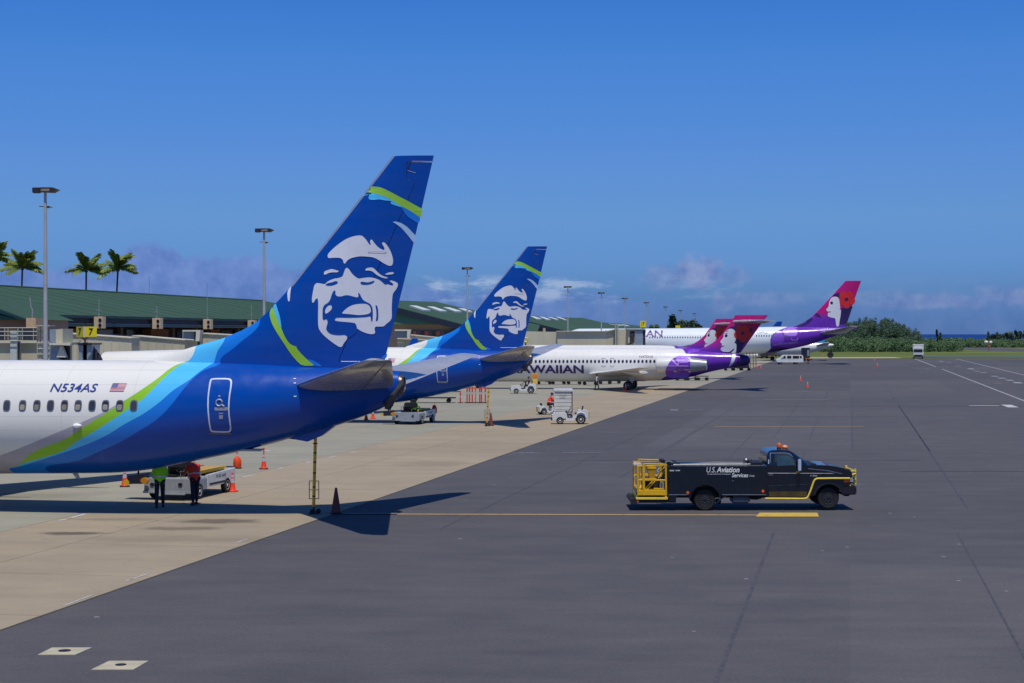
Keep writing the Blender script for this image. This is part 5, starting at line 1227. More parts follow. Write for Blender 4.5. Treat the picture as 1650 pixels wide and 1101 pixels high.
farleaf = leafmat('far broadleaf foliage', (26, 46, 32), (60, 84, 54)); ironleaf = leafmat('ironwood foliage', (44, 62, 46), (88, 106, 74)); shrubleaf = leafmat('shrub foliage', (38, 64, 38), (80, 106, 60))
bark = pbr('bark', (82, 72, 62), .9, var=.2)
def crown(mb, c, rx, ry, rz, n, rnd, leaf=.55, lobes=7, shape='round'):
    L = []
    for k in range(lobes):
        a = rnd.uniform(0, 6.28); h = rnd.uniform(-.75, .8); rr = rnd.uniform(.25, .75) * math.sqrt(max(.1, 1 - h * h))
        if shape == 'cone': rr *= .75 * (1 - h) * .6 + .15
        L.append((Vector((c[0] + rx * rr * math.cos(a), c[1] + ry * rr * math.sin(a), c[2] + rz * h)), rnd.uniform(.28, .5) * (1 if shape == 'round' else .6)))
    for i in range(n):
        lc, lr = L[i % lobes]
        d = Vector((rnd.gauss(0, 1), rnd.gauss(0, 1), rnd.gauss(0, 1))).normalized() * (rnd.random() ** .45) * lr
        p = lc + Vector((d.x * rx * 1.3, d.y * ry * 1.3, d.z * rz * 1.15))
        u = Vector((rnd.gauss(0, 1), rnd.gauss(0, 1), rnd.gauss(0, .6))).normalized(); v = u.orthogonal().normalized()
        s = leaf * rnd.uniform(.6, 1.3)
        mb.add([p - u * s - v * s * .35, p + u * s * .2 - v * s * .5, p + u * s + v * s * .35, p - u * s * .2 + v * s * .5], [(0, 1, 2, 3)])
rnd = random.Random(5)
# wooded rise right of the magenta tail: one far-off mass of small trees
mb = MB()
ridge = [(1340, 524), (1360, 520), (1375, 514), (1395, 513), (1415, 514), (1440, 515), (1455, 519), (1468, 528), (1480, 534), (1486, 541)]
for i in range(190):
    px = rnd.uniform(1325, 1486); yt = Fin.ip(ridge, px) if px > 1340 else 526
    Y = rnd.uniform(640, 830); f = (Y - 640) / 190
    top = at(px, yt + (1 - f) * 22 * rnd.uniform(.5, 1.1) + rnd.uniform(-2, 4), Y); h = rnd.uniform(3.4, 5.2)
    crown(mb, (top.x, Y, top.z - h * .5), rnd.uniform(1.6, 2.8), 2.4, h * .66, 230, rnd, .34, 8)
    mb.tube([(top.x, Y, 0), (top.x + rnd.uniform(-.4, .4), Y, top.z - h * .4)], .14, 4, False)
tag(mb.build('woodland', farleaf, None, 0), 'dense dark green coastal woodland on the rise behind the grass', kind='stuff')
mb = MB()
for i in range(330):
    px = rnd.uniform(1325, 1680); Y = rnd.uniform(585, 640)
    hh = 5.4 if px < 1465 else (4.2 if px < 1592 else 3.0)
    if px > 1545: Y = rnd.uniform(780, 830); hh = 4.0
    p = at(px, 560, Y); h = hh * rnd.uniform(.6, 1)
    crown(mb, (p.x, Y, h * .45), 2.6, 2.4, h * .55, 130, rnd, .33, 5)
tag(mb.build('shrubbery', shrubleaf, None, 0), 'bright green belt of shrubs along the far edge of the grass', kind='stuff')
mb = MB()
for i in range(60):
    px = rnd.uniform(1485, 1680); Y = rnd.uniform(900, 1000); p = at(px, 560, Y); h = 4.6 * rnd.uniform(.7, 1)
    crown(mb, (p.x, Y, h * .45), 4, 3, h * .5, 50, rnd, .8, 4)
tag(mb.build('shore_scrub', shrubleaf, None, 0), 'low scrub between the taxiway and the sea', kind='stuff')
def tree_mesh(seed, H, rx, n, shape, leaf, mat):
    r = random.Random(seed); mb = MB(); crown(mb, (0, 0, H * .58), rx, rx, H * .42, n, r, leaf, 11, shape); me = mb.mesh('crown', mat, 0)
    tb = MB(); tb.tube([(0, 0, 0), (r.uniform(-.2, .2), 0, H * .4), (r.uniform(-.3, .3), 0, H * .9)], [.24, .17, .05], 6)
    for k in range(6):
        a = k * 1.1; z = H * (.25 + .1 * k); tb.tube([(0, 0, z), (rx * .6 * math.cos(a), rx * .6 * math.sin(a), z + H * .1)], [.08, .03], 4)
    return me, tb.mesh('trunk', bark)
TV = [tree_mesh(s, 10, 2.2, 1100, 'cone', .3, ironleaf) for s in (11, 12, 13)] + [tree_mesh(14, 10, 3.4, 1000, 'round', .34, ironleaf)]
def tree(px, py, Y, label, var, group, wide=1.0):
    c = at(px, py, Y); t = thing('tree', label, 'tree', (c.x, Y, 0), rnd.uniform(0, 6), group); k = c.z / 9.9
    me, tr = TV[var]
    for nm, q in (('crown', me), ('trunk', tr)): inst(q, nm, t, scale=(k * wide * 1.35, k * wide * 1.35, k))
    return t
TR = [(1509.5, 531.5, 760, 'lone slender conifer standing against the sea', 0, .62), (1515, 535.5, 762, 'low bush-like conifer leaning on the lone slender one', 1, .8),
      (1592.5, 534, 830, 'first tree of the right-hand shoreline row, tallest at its left end', 1, .8), (1600, 537, 840, 'low tree next to the first of the right-hand shoreline row', 3, .9), (1607, 535.5, 838, 'third tree of the right-hand shoreline row', 0, .9),
      (1614, 536.5, 845, 'squat tree in the middle-left of the right-hand shoreline row', 3, .9), (1622, 534, 835, 'pointed tree in the middle of the right-hand shoreline row', 2, .8), (1630, 533, 842, 'broad dark tree right of the pointed one on the shoreline', 3, .9),
      (1637, 532.5, 838, 'tall slim tree near the right border on the shoreline', 0, .9), (1644, 531, 835, 'tallest tree at the right border on the shoreline', 2, .9), (1651, 532, 840, 'tree cut by the right border', 1, .9)]
for px, py, Y, lb, v, wd in TR: tree(px, py, Y, lb, v, 'conifers along the shore', wd)
TB = [(1049, 523, 560, 'small tree right of the 17 gate sign, behind the white airliner roof', 1, .9), (1056, 519, 565, 'second small tree beyond the white wide-bodied airliner', 2, .9), (1077, 523, 575, 'low tree between the two groups beyond the wide-bodied airliner', 1, .8),
      (1084, 508.5, 560, 'tallest windswept tree beyond the wide-bodied airliner', 0, 1.0), (1091, 515, 562, 'tree beside the tallest windswept one', 3, .8), (1098, 511, 568, 'bushy tree in the middle of the group beyond the wide-bodied airliner', 2, 1.0), (1108, 513, 570, 'rounded tree on the right of the bushy group', 3, .8), (1116, 519, 575, 'low tree trailing off the bushy group', 0, .9),
      (1127, 518, 572, 'thin tree standing apart, right of the bushy group', 2, .8)]
for px, py, Y, lb, v, wd in TB: tree(px, py, Y, lb, v, 'trees beyond the wide-bodied airliner', wd)
# windsock-like marker and dark equipment on the grass
mk = thing('airfield_marker', 'white and orange airfield marker on a post beside the taxiway', 'marker', gp(1593, 566).to_tuple())
MB().tube([(0, 0, 0), (0, 0, 3.6)], .09, 6).build('post', pbr('marker post', (150, 92, 60), .6), mk); MB().box((0, 0, 2.0), (1.3, 1, .9)).build('cabinet', pbr('marker brown', (140, 96, 70), .7), mk, bevel=.05)
MB().lathe([(0, -.6), (.5, -.5), (.75, 0), (.5, .5), (0, .6)], (-.9, 0, 3.3)).build('lamp_drum', white, mk); MB().lathe([(0, -.5), (.45, -.4), (.6, 0), (.4, .5), (0, .6)], (.8, 0, 3.2)).build('lamp_drum', white, mk)
for i, (px, py, w_, h_, lb) in enumerate(((1388, 563.5, 3.2, 1.0, 'dark low equipment box on the grass right of the magenta tail'), (1507, 559.5, 2.4, .9, 'dark low equipment box on the grass under the lone conifer'), (1629, 558, 3.0, 1.2, 'dark low equipment box on the grass near the right border'))):
    p = gp(px, py + 1); t = thing('equipment_box', lb, 'equipment box', (p.x, p.y, 0), 0, 'equipment boxes on the grass')
    MB().box((0, 0, h_ / 2), (w_, 1.2, h_)).build('cabinet', dark, t, bevel=.05); MB().prism([(-w_ / 2 - .1, h_), (w_ / 2 + .1, h_), (0, h_ + .3)], -.7, .7).build('lid', black, t)

# ------------------------------------------------------------------ small things on the apron
def cone(px, py, label, h=.72, cols=None, sleeve=None, tall=False, base=None, group='traffic cones round the stands', sc=1.0):
    p = gp(px, py); t = thing('traffic_cone', label, 'traffic cone', (p.x, p.y, .03 if p.y < 180 else 0.0), rnd.uniform(-.4, .4), group)
    m = cols or orange; t.scale = (sc,) * 3
    MB().box((0, 0, .02), (.40, .40, .04)).build('base', base or m, t, bevel=.012)
    r = lambda z: .145 - .115 * z / h
    if cols is conedull:
        MB().lathe([(.17, .04), (.165, .08), (.04, h), (.03, h + .015), (0, h + .015)], (0, 0, 0), 'z', 20).build('body', m, t)
    else:
        MB().lathe([(.155, .04), (r(.06), .07), (r(h * .50), h * .50)], (0, 0, 0), 'z', 20).build('body', m, t)
        MB().lathe([(r(h * .50) + .001, h * .50), (r(h * .72) + .001, h * .72)], (0, 0, 0), 'z', 20).build('reflective_collar', refl, t)
        MB().lathe([(r(h * .72), h * .72), (r(h * .80), h * .80)], (0, 0, 0), 'z', 20).build('upper_band', m, t)
        MB().lathe([(r(h * .80) + .001, h * .80), (r(h * .92) + .001, h * .92)], (0, 0, 0), 'z', 20).build('reflective_collar', refl, t)
        MB().lathe([(r(h * .92), h * .92), (.03, h), (.035, h + .03), (0, h + .035)], (0, 0, 0), 'z', 20).build('tip', m, t)
        if tall: MB().lathe([(.028, h + .03), (.028, h + .2), (.045, h + .21), (.045, h + .27), (0, h + .28)], (0, 0, 0), 'z', 12).build('bar_holder', orange, t)
    if sleeve:
        MB().loft([[((.17 + .03 * math.sin(3 * a) ) * s * math.cos(a), (.17 + .02 * math.cos(4 * a)) * s * math.sin(a), z) for a in [2 * math.pi * k / 16 for k in range(16)]] for s, z in ((.95, .06), (1.08, .2), (1.02, .38), (.72, .5), (.3, .56))]).build('draped_vest', pbr('hi-vis orange', (240, 78, 14), .7, var=.25, scale=9), t)
    return t
c1 = cone(201, 785.5, 'orange cone with white collar left of the near belt loader, by its yellow roller', base=black)
c2 = cone(382, 756, 'cone wrapped in a bright orange vest, left end of the white bar', .72, sleeve=True, tall=True, base=black)
c3 = cone(425, 757, 'tall orange cone holding the right end of the white bar', .72, tall=True, base=black)
b_, a_ = gp(425, 757), gp(382, 756)
bar = thing('cone_bar', 'thin white bar with red bands linking two orange cones', 'barrier bar', (a_.x, a_.y, 0))
MB().tube([(0, 0, .86), (b_.x - a_.x + .3, b_.y - a_.y, .86)], .022, 8).build('bar', pbr('bar white', (220, 220, 218), .5), bar)
for k in (.3, .62): MB().tube([((b_.x - a_.x) * k, (b_.y - a_.y) * k, .86), ((b_.x - a_.x) * k + .05, (b_.y - a_.y) * k, .86)], .026, 8).build('red_band', orange, bar)
cone(374.5, 793.5, 'orange cone behind the rear wheel of the near belt loader')
cone(541.5, 828.5, 'faded dark red slim cone standing in the shadow beside the near tail stand', .88, cols=conedull, base=black)
cone(590, 678, 'orange cone under the near tail cone, left one of two', .7); cone(601, 675.5, 'orange cone under the near tail cone, right and farther one of two', .7)
cone(791, 686.8, 'faded dark red slim cone beside the farther tail stand', .88, cols=conedull, base=black)
cone(1008, 630.5, 'orange cone with white collar in front of the rear-engined airliner main wheel', .85)
cone(1301.3, 624.5, 'pale-topped cone at the left end of an orange line on open asphalt'); cone(1290, 613.5, 'orange-red cone on open asphalt, farther left of two')
cone(1413.5, 591, 'orange cone standing alone on the far asphalt below the wooded rise'); cone(1409, 580.5, 'small orange cone at the far end of the asphalt beyond the lone one')
for k, (px, py) in enumerate(((1219, 593.5), (1226, 593.8), (1302, 586.5), (1326, 573.5))):
    cone(px, py, ('red cone left of a close pair near the tail of the purple airliners', 'red cone right of a close pair near the tail of the purple airliners', 'red cone at the rear of the white van', 'tiny red cone beyond the wide-bodied airliner tail')[k])
cone(1023.5, 618, 'orange cone just behind the main wheel of the rear-engined airliner')
# row of orange delineators
dl_ = [(650, 650.5), (697.5, 650.5)] 
for k, (px, w_) in enumerate(((741.8, .6), (752.7, 1), (756.5, 1), (761, 1), (766.3, 0), (773, 1), (775.8, 1), (782, 1))):
    p = gp(px, 650); t = thing('delineator_post', ['leftmost and lowest red delineator post, apart from the barrier row', 'first post of the tight red barrier row', 'second post of the tight red barrier row', 'third post of the tight red barrier row', 'amber post in the middle of the red barrier row', 'fifth post, left of the close pair in the red barrier row', 'sixth post, right of the close pair in the red barrier row', 'last post of the red barrier row, next to the farther tail stand'][k],
                                   'delineator', (p.x, p.y, .02), 0, 'red delineator posts of the barrier row')
    m = pbr('amber plastic', (232, 128, 24), .5) if w_ == 0 else pbr('barrier red', (222, 48, 26), .5)
    h = .95 if k == 0 else 1.45
    MB().box((0, 0, .03), (.5, .4, .06)).build('base', black, t, bevel=.01); MB().tube([(0, 0, .05), (0, 0, h)], .06, 8).build('post', m, t)
    MB().tube([(0, 0, h * .55), (0, 0, h * .68)], .065, 8).build('reflective_collar', refl, t); MB().tube([(0, 0, h), (0, 0, h + .06)], .03, 6).build('cap', m, t)
p0, p1 = gp(745, 650), gp(784, 650)
for z, lb in ((1.35, 'upper thin red rail of the barrier row'), (.15, 'lower thin red rail of the barrier row')):
    t = thing('barrier_rail', lb, 'barrier rail', (p0.x, p0.y, z)); MB().tube([(0, -.08, 0), (p1.x - p0.x, -.08, 0)], .022, 6).build('rail', pbr('barrier red', (222, 48, 26), .5), t)
# tail stands
def tail_stand(px0, py0, px1, py1, label):
    a = gp(px0, py0); b = at(px1, py1, a.y); t = thing('tail_stand', label, 'tail stand', (a.x, a.y, .03), 0, 'yellow tail stands'); H = b.z - .03; dx = b.x - a.x
    P = lambda f: Vector((dx * f, 0, H * f))
    MB().tube([P(.09), P(.99)], .055, 10).build('pole', pbr('stand yellow', (236, 168, 14), .45, var=.2, scale=5), t)
    for f in [.22, .34, .52, .66, .78, .9]: MB().tube([P(f), P(f + .018)], .058, 10).build('black_band', black, t)
    for f in (.24, .31, .55, .63, .74, .82): MB().tube([P(f), P(f + .012)], .0585, 10).build('pale_band', yellowl, t)
    MB().tube([P(.40), P(.48)], .048, 10).build('screw_sleeve', steel, t)
    MB().tube([P(.02), P(.10)], .035, 8).build('foot_tube', black, t); MB().box((dx * .01, 0, .03), (.3, .3, .05)).build('foot_plate', black, t, bevel=.01)
    MB().tube([P(.91) + Vector((-.09, 0, 0)), P(.91) + Vector((.09, 0, 0))], .015, 6).build('cross_pin', black, t)
    c = P(.31); w_ = .165; hh = .31
    fr = [(c.x - w_, 0, c.z - hh), (c.x - w_, 0, c.z + hh), (c.x + w_, 0, c.z + hh), (c.x + w_, 0, c.z - hh), (c.x - w_, 0, c.z - hh)]
    for q, r_ in zip(fr, fr[1:]): MB().tube([q, r_], .014, 6).build('frame_bar', black, t)
    MB().tube([(c.x - w_, 0, c.z), (c.x + w_, 0, c.z)], .012, 6).build('frame_bar', black, t)
    for s in (-1, 1):
        MB().tube([(0, 0, .12), (.12 * s + .05, .05 * s, .07)], .02, 6).build('wheel_arm', black, t); wheel(t, .1 * s + .07, .06 * s, .085, .085, .04, black)
    return t
tail_stand(505, 829.5, 508.3, 703.5, 'yellow and black tail stand with a small cage frame under the nearest tail')
tail_stand(784.3, 687.5, 787.5, 626.5, 'yellow and black tail stand under the second blue tail')

# ---- people
skinm = pbr('skin', (150, 98, 72), .55, var=.08); hivg = pbr('hi-vis lime', (150, 245, 24), .6, var=.12, scale=6); hivo = pbr('hi-vis red orange', (250, 60, 30), .6, var=.12, scale=6)
trou = pbr('dark trousers', (30, 34, 52), .8, var=.15); shirtw = pbr('white shirt', (206, 206, 204), .7, var=.06); capm = pbr('dark cap', (22, 24, 30), .7); hairm = pbr('dark hair', (24, 20, 18), .7); boot = pbr('boots', (24, 22, 22), .7)
def skinmesh(name, pts, edges, rad, mat, parent, sub=1, root=0):
    me = bpy.data.meshes.new(name); me.from_pydata([tuple(p) for p in pts], edges, []); o = bpy.data.objects.new(name, me); COL.objects.link(o)
    mo = o.modifiers.new('skin', 'SKIN'); mo.use_smooth_shade = True
    for i, r in enumerate(rad): me.skin_vertices[0].data[i].radius = (r, r) if not isinstance(r, tuple) else r; me.skin_vertices[0].data[i].use_root = (i == root)
    s = o.modifiers.new('sub', 'SUBSURF'); s.levels = sub; s.render_levels = sub
    dg = bpy.context.evaluated_depsgraph_get(); m2 = bpy.data.meshes.new_from_object(o.evaluated_get(dg)); bpy.data.objects.remove(o); bpy.data.meshes.remove(me)
    m2.name = name; m2.materials.clear(); m2.materials.append(mat); m2.shade_smooth()
    q = bpy.data.objects.new(name, m2); COL.objects.link(q); q.parent = parent; return q
def person(loc, rz, label, top, lean=0.0, armL=(.1, .9), armR=(.1, .9), step=.12, bottom=None, vest=True, cap=True, headtilt=0.0, group=None, sit=False):
    """x to the right, y forward; lean bends the trunk forward; arms as (forward lift, elbow bend) in radians"""
    t = thing('person', label, 'person', loc, rz, group)
    V = Vector; L = Matrix.Rotation(-lean, 3, 'X'); pel = V((0, 0, .94 if not sit else .55))
    up = lambda x, y, z: pel + L @ V((x, y, z))
    P, E, Rr = [], [], []
    def add(p, r, par=None):
        P.append(V(p)); Rr.append(r); i = len(P) - 1
        if par is not None: E.append((par, i))
        return i
    ip = add(pel, (.13, .1)); sp = add(up(0, 0, .2), (.125, .095), ip); ch = add(up(0, 0, .42), (.15, .11), sp); nk = add(up(0, .01, .55), .055, ch)
    H = L @ Matrix.Rotation(-headtilt, 3, 'X')
    hb = add(up(0, .01, .56) + H @ V((0, .015, .08)), .075, nk); hm = add(P[hb] + H @ V((0, .01, .07)), .092, hb); ht = add(P[hm] + H @ V((0, -.005, .07)), .065, hm)
    ns = add(P[hm] + H @ V((0, .11, -.02)), .012, hm)
    hands = []
    for sx, (lf, bd) in ((-1, armL), (1, armR)):
        sh = add(up(.19 * sx, 0, .45), .052, ch)
        d1 = L @ (Matrix.Rotation(lf, 3, 'X') @ V((.14 * sx, 0, -.98))); el_ = add(P[sh] + d1 * .29, .042, sh)
        d2 = L @ (Matrix.Rotation(lf + bd, 3, 'X') @ V((-.05 * sx, 0, -.99))); wr = add(P[el_] + d2 * .25, .03, el_)
        pm = add(P[wr] + d2 * .07, (.036, .022), wr); sd = d2.cross(V((0, 1, 0.01))).normalized()
        for f, (o_, ln) in enumerate(((-.028, .07), (-.010, .08), (.010, .075), (.028, .06))):
            k1 = add(P[pm] + d2 * .035 + sd * o_, .009, pm); add(P[k1] + d2 * ln * .8 + V((0, .015, 0)), .008, k1)
        th = add(P[pm] - d2 * .03 + sd * -.045, .010, pm); add(P[th] + d2 * .045 + sd * -.01, .009, th)
        hands.append((sh, el_, wr))
    legs = []
    for sx in (-1, 1):
        hp = add(pel + V((.09 * sx, 0, -.05)), .085, ip)
        if sit: kn = add(V((.12 * sx, .42, .52)), .06, hp); an = add(V((.12 * sx, .45, .1)), .042, kn); toe = add(V((.12 * sx, .6, .04)), .035, an)
        else:
            kn = add(V((.10 * sx, step * sx * .6 + .03, .50)), .06, hp); an = add(V((.11 * sx, step * sx, .09)), .042, kn); toe = add(V((.12 * sx, step * sx + .16, .045)), .036, an)
        legs.append((hp, kn, an, toe))
    skinmesh('body', P, E, Rr, skinm, t)
    def sub(name, idx, edges, rad, mat): return skinmesh(name, [P[i] for i in idx], edges, rad, mat, t)
    il = [ip, legs[0][0], legs[0][1], legs[0][2], legs[1][0], legs[1][1], legs[1][2]]
    sub('trousers', il, [(0, 1), (1, 2), (2, 3), (0, 4), (4, 5), (5, 6)], [(.145, .115), .105, .078, .06, .105, .078, .06], bottom or trou)
    it = [sp, ch, ip, hands[0][0], hands[0][1], hands[0][2], hands[1][0], hands[1][1], hands[1][2]]
    sub('shirt', it, [(0, 1), (0, 2), (1, 3), (3, 4), (4, 5), (1, 6), (6, 7), (7, 8)], [(.142, .112), (.168, .128), (.145, .118), .066, .054, .04, .066, .054, .04], top if not vest else trou if vest == 'dark' else top)
    if vest:
        vm = top; q = [pel + L @ V((0, 0, -.2)), P[sp], P[ch], up(0, 0, .5)]
        vo = skinmesh('vest', q, [(0, 1), (1, 2), (2, 3)], [(.235, .19), (.215, .17), (.225, .17), (.12, .1)], vm, t)
        rings = []
        for z0 in (.10,):
            for dz in (0, .05):
                c = pel + L @ V((0, 0, z0 + dz)); rings.append([c + L @ V((.242 * math.cos(a), .196 * math.sin(a), 0)) for a in [2 * math.pi * k / 20 for k in range(20)]])
        MB().loft(rings, False).build('reflective_band', refl, vo)
    for l in legs: MB().tube([P[l[2]] + V((0, -.05, -.045)), P[l[2]] + V((0, .04, -.04)), P[l[3]] + V((0, 0, -.01)), P[l[3]] + V((0, .05, -.015))], [.045, .055, .045, .03], 8).build('boot', boot, t)
    hc = P[hm]
    rr = [[hc + H @ V((.1 * s * math.cos(a), -.012 + .112 * s * math.sin(a), z)) for a in [2 * math.pi * k / 16 for k in range(16)]] for s, z in ((1.02, .01), (1.04, .05), (.9, .09), (.5, .118), (.05, .125))]
    MB().loft(rr).build('cap' if cap else 'hair', capm if cap else hairm, t, 60)
    if cap: MB().box(hc + H @ V((0, .15, .03)), (.15, .1, .012)).build('cap_peak', capm, t)
    else: MB().loft([[hc + H @ V((.098 * s * math.cos(a), -.03 + .1 * s * math.sin(a), z)) for a in [2 * math.pi * k / 12 for k in range(12)]] for s, z in ((.6, -.08), (.95, -.04), (1.0, .012))]).build('hair_back', hairm, t, 60)
    for sx in (-1, 1):
        MB().lathe([(0, -.01), (.026, 0), (.02, .012), (0, .014)], tuple(hc + H @ V((.098 * sx, 0, -.01))), 'x', 8).build('ear', skinm, t)
        MB().lathe([(0, -.008), (.012, -.003), (0, .004)], tuple(hc + H @ V((.034 * sx, .092, .0))), 'y', 8).build('eye', blk, t)
    MB().tube([hc + H @ V((-.026, .086, -.062)), hc + H @ V((0, .094, -.063)), hc + H @ V((.026, .086, -.062))], .006, 5).build('mouth', pbr('lips', (120, 62, 54), .6), t)
    t.scale = (1.06,) * 3
    return t
pA = gp(257.5, 819.5); person((pA.x, pA.y, .025), R(12), 'worker in a lime vest, back turned, at the left end of the near belt loader', hivg, lean=.12, armL=(.5, .8), armR=(.6, .7), step=.16, headtilt=-.1)
pB = gp(314, 815); person((pB.x, pB.y, .025), R(30), 'worker in a red-orange vest leaning by the front wheel of the near belt loader', hivo, lean=.32, armL=(.9, .5), armR=(.7, .6), step=.14, headtilt=.2)
pC = gp(926, 630)
pE = gp(961.5, 629.5); person((pE.x, pE.y, .025), R(-80), 'person in a white shirt and dark trousers walking beside the rear-engined airliner', shirtw, vest=False, step=.2, cap=False, armL=(.3, .4), armR=(-.3, .4))

# ---- belt loaders
def belt_loader(loc, rz, label, first):
    t = thing('belt_loader', label, 'belt loader', loc, rz, 'white belt loaders under the blue tails')
    bp_ = whitev; lg = pbr('loader grey', (150, 154, 156), .5, var=.12)
    # chassis: x across (1.95 wide), y along away from the camera (4.3 long)
    MB().prism([(-.97, .42), (.97, .42), (.97, 1.0), (.9, 1.08), (-.9, 1.08), (-.97, 1.0)], 0, 1.5).build('cab_body', lg, t, 30, .03)
    for sx in (-1, 1):
        MB().prism([(.0, 0), (.08, 0), (.08, .0)], 0, .01)
        x0, x1 = (.86, .97) if sx > 0 else (-.97, -.86)
        MB().add([(x0, 1.5, .5), (x1, 1.5, .5), (x1, 4.3, .5), (x0, 4.3, .5), (x0, 1.5, 1.12), (x1, 1.5, 1.12), (x1, 4.3, 1.22), (x0, 4.3, 1.22)], [(0, 1, 2, 3), (4, 5, 6, 7), (0, 1, 5, 4), (1, 2, 6, 5), (2, 3, 7, 6), (3, 0, 4, 7)]).build('side_panel', bp_, t, 0, .02)
        MB().bb((.975 * sx - .01, 1.7, .58), (.975 * sx + .01, 3.2, .68)).build('rub_strip', black, t)
    MB().bb((-.86, 1.5, .75), (.86, 4.25, .85)).build('deck', dark, t); MB().bb((-.95, 4.2, .5), (.95, 4.32, 1.2)).build('rear_panel', bp_, t, bevel=.02)
    MB().bb((-.99, -.06, .34), (.99, .12, .46)).build('bumper', lg, t, bevel=.02); MB().bb((-.3, -.16, .3), (.75, -.04, .36)).build('step_plate', lg, t)
    for x, z in ((-.62, .78), (.52, .8)):
        MB().lathe([(.085, 0), (.085, -.03), (.06, -.035), (0, -.03)], (x, 0, z), 'y', 14).build('headlamp', black, t)
    MB().bb((-.9, -.012, .85), (-.8, .0, .98)).build('socket_box', black, t)
    for x in (-.86, .86):
        for y in (.75, 3.45): wheel(t, 0, 0, 0, .36, .24, pbr('wheel white', (214, 214, 210), .5)); w_ = bpy.context.scene.objects[-1] if False else None
    ws = [o_ for o_ in bpy.data.objects if o_.parent == t and o_.name.startswith('wheel')]
    for o_, (x, y) in zip(ws, ((-.88, .75), (-.88, 3.45), (.9, .75), (.9, 3.45))): o_.location = (x, y, .36); o_.rotation_euler = (0, 0, R(90))
    for x in (-.9, .9):
        for y in (.75, 3.45):
            MB().tube([(x, y - .44, .52), (x, y - .3, .8), (x, y, .88), (x, y + .3, .8), (x, y + .44, .52)], .05, 6).build('wheel_arch', black, t)
    MB().bb((-.5, .5, 1.06), (.1, 1.1, 1.2)).build('seat', black, t, bevel=.04); MB().bb((-.5, 1.05, 1.15), (.1, 1.2, 1.6)).build('seat_back', black, t, bevel=.04)
    MB().tube([(.3, .5, 1.06), (.25, .65, 1.42)], .025, 6).build('steering_column', black, t); MB().tube([(.25 + .17 * math.cos(a), .66 + .1 * math.sin(a), 1.43 + .08 * math.sin(a)) for a in [k * .5236 for k in range(13)]], .014, 5, False).build('steering_wheel', black, t)
    # conveyor boom across the deck: dark bed, pale belt, yellow rollers
    MB().prism([(-1.6, .78), (-.96, .8), (-.96, 1.3), (-1.6, 1.2)], -.1, .5).build('boom_frame', pbr('boom navy', (22, 28, 48), .6, var=.2), t, 0, .02)
    MB().bb((-.42, 1.5, 1.2), (.42, 4.4, 1.28)).build('belt', pbr('belt tan', (176, 140, 82), .8, var=.15), t); 
    for sx in (-.47, .47): MB().bb((sx - .05, 1.4, 1.12), (sx + .05, 4.45, 1.3)).build('boom_rail', (yellow if sx > 0 else black), t, bevel=.01)
    MB().lathe([(.0, -.3), (.13, -.3), (.13, .3), (.0, .3)], (-1.64, .2, .86), 'y', 14).build('end_roller', yellow, t); MB().lathe([(.0, -.05), (.15, -.05), (.15, .05), (.0, .05)], (-.86, -.16, .98), 'y', 14).build('drive_disc', pbr('disc amber', (206, 132, 20), .5), t)
    MB().tube([(-1.35, .3, 1.1), (-1.3, .25, 1.55), (-1.2, .2, 1.75)], .04, 6).build('lamp_post', black, t); MB().box((-1.34, .2, 1.5), (.16, .1, .16)).build('work_lamp', black, t, bevel=.02)
    for p_ in (((.75, .2, 1.08), (.75, .2, 1.62), (.75, .9, 1.62), (.75, .9, 1.08)), ((-.7, 1.3, 1.08), (-.7, 1.3, 1.55), (.2, 1.3, 1.6), (.2, 1.3, 1.08))): MB().tube(p_, .025, 6).build('grab_rail', black, t)
    MB().bb((-.35, .75, 1.5), (.5, 1.35, 1.95)).build('baggage', pbr('black bag', (24, 26, 34), .8, var=.2), t, bevel=.06)
    p, f, _ = text_tris('TUG 660', .1, .02)
    MB().add([(.978, 2.3 + 1.0 * u, .88 + .16 * v) for u, v in p], f).build('lettering', pbr('loader lettering', (70, 74, 78), .6), t, 0)['kind'] = 'stuff'
    t.scale = (1, 1, .76)
    for o_ in ws: o_.scale = (.83, .83, .83 / .76); o_.location.z = .30 / .76
    return t
q0 = gp(270, 807.5)
ld1 = belt_loader((q0.x, q0.y, .025), -R(13), 'white belt loader with dark boom and yellow roller under the nearest fuselage', True)
q1 = gp(653.5, 685)
ld2 = copy_tree(ld1); ld2.location = (q1.x, q1.y, .025); ld2['label'] = 'farther white belt loader under the rear of the nearest tail, beside the second airliner'
dkp = ld1.matrix_world
person((q0.x + .52, q0.y + 1.35, .34), R(40), 'worker in a lime vest half hidden, seated low on the near belt loader', hivg, lean=.25, armL=(.7, .5), armR=(.8, .4), sit=True)
person((q1.x + .45, q1.y + 1.35, .42), R(-40), 'worker in a lime vest seated low on the farther belt loader', hivg, lean=.35, armL=(.7, .5), armR=(.8, .4), sit=True)
er = thing('fire_extinguisher', 'red extinguisher cover hanging at the right end of the farther belt loader', 'extinguisher', (gp(700, 679).x, gp(700, 679).y, .0)); 
MB().lathe([(.0, .55), (.17, .58), (.19, .9), (.12, 1.15), (0, 1.2)], (0, 0, 0), 'z', 12).build('cover', pbr('barrier red', (222, 48, 26), .5), er); MB().tube([(0, .1, 0), (0, .1, 1.3)], .03, 6).build('stand', galv, er)

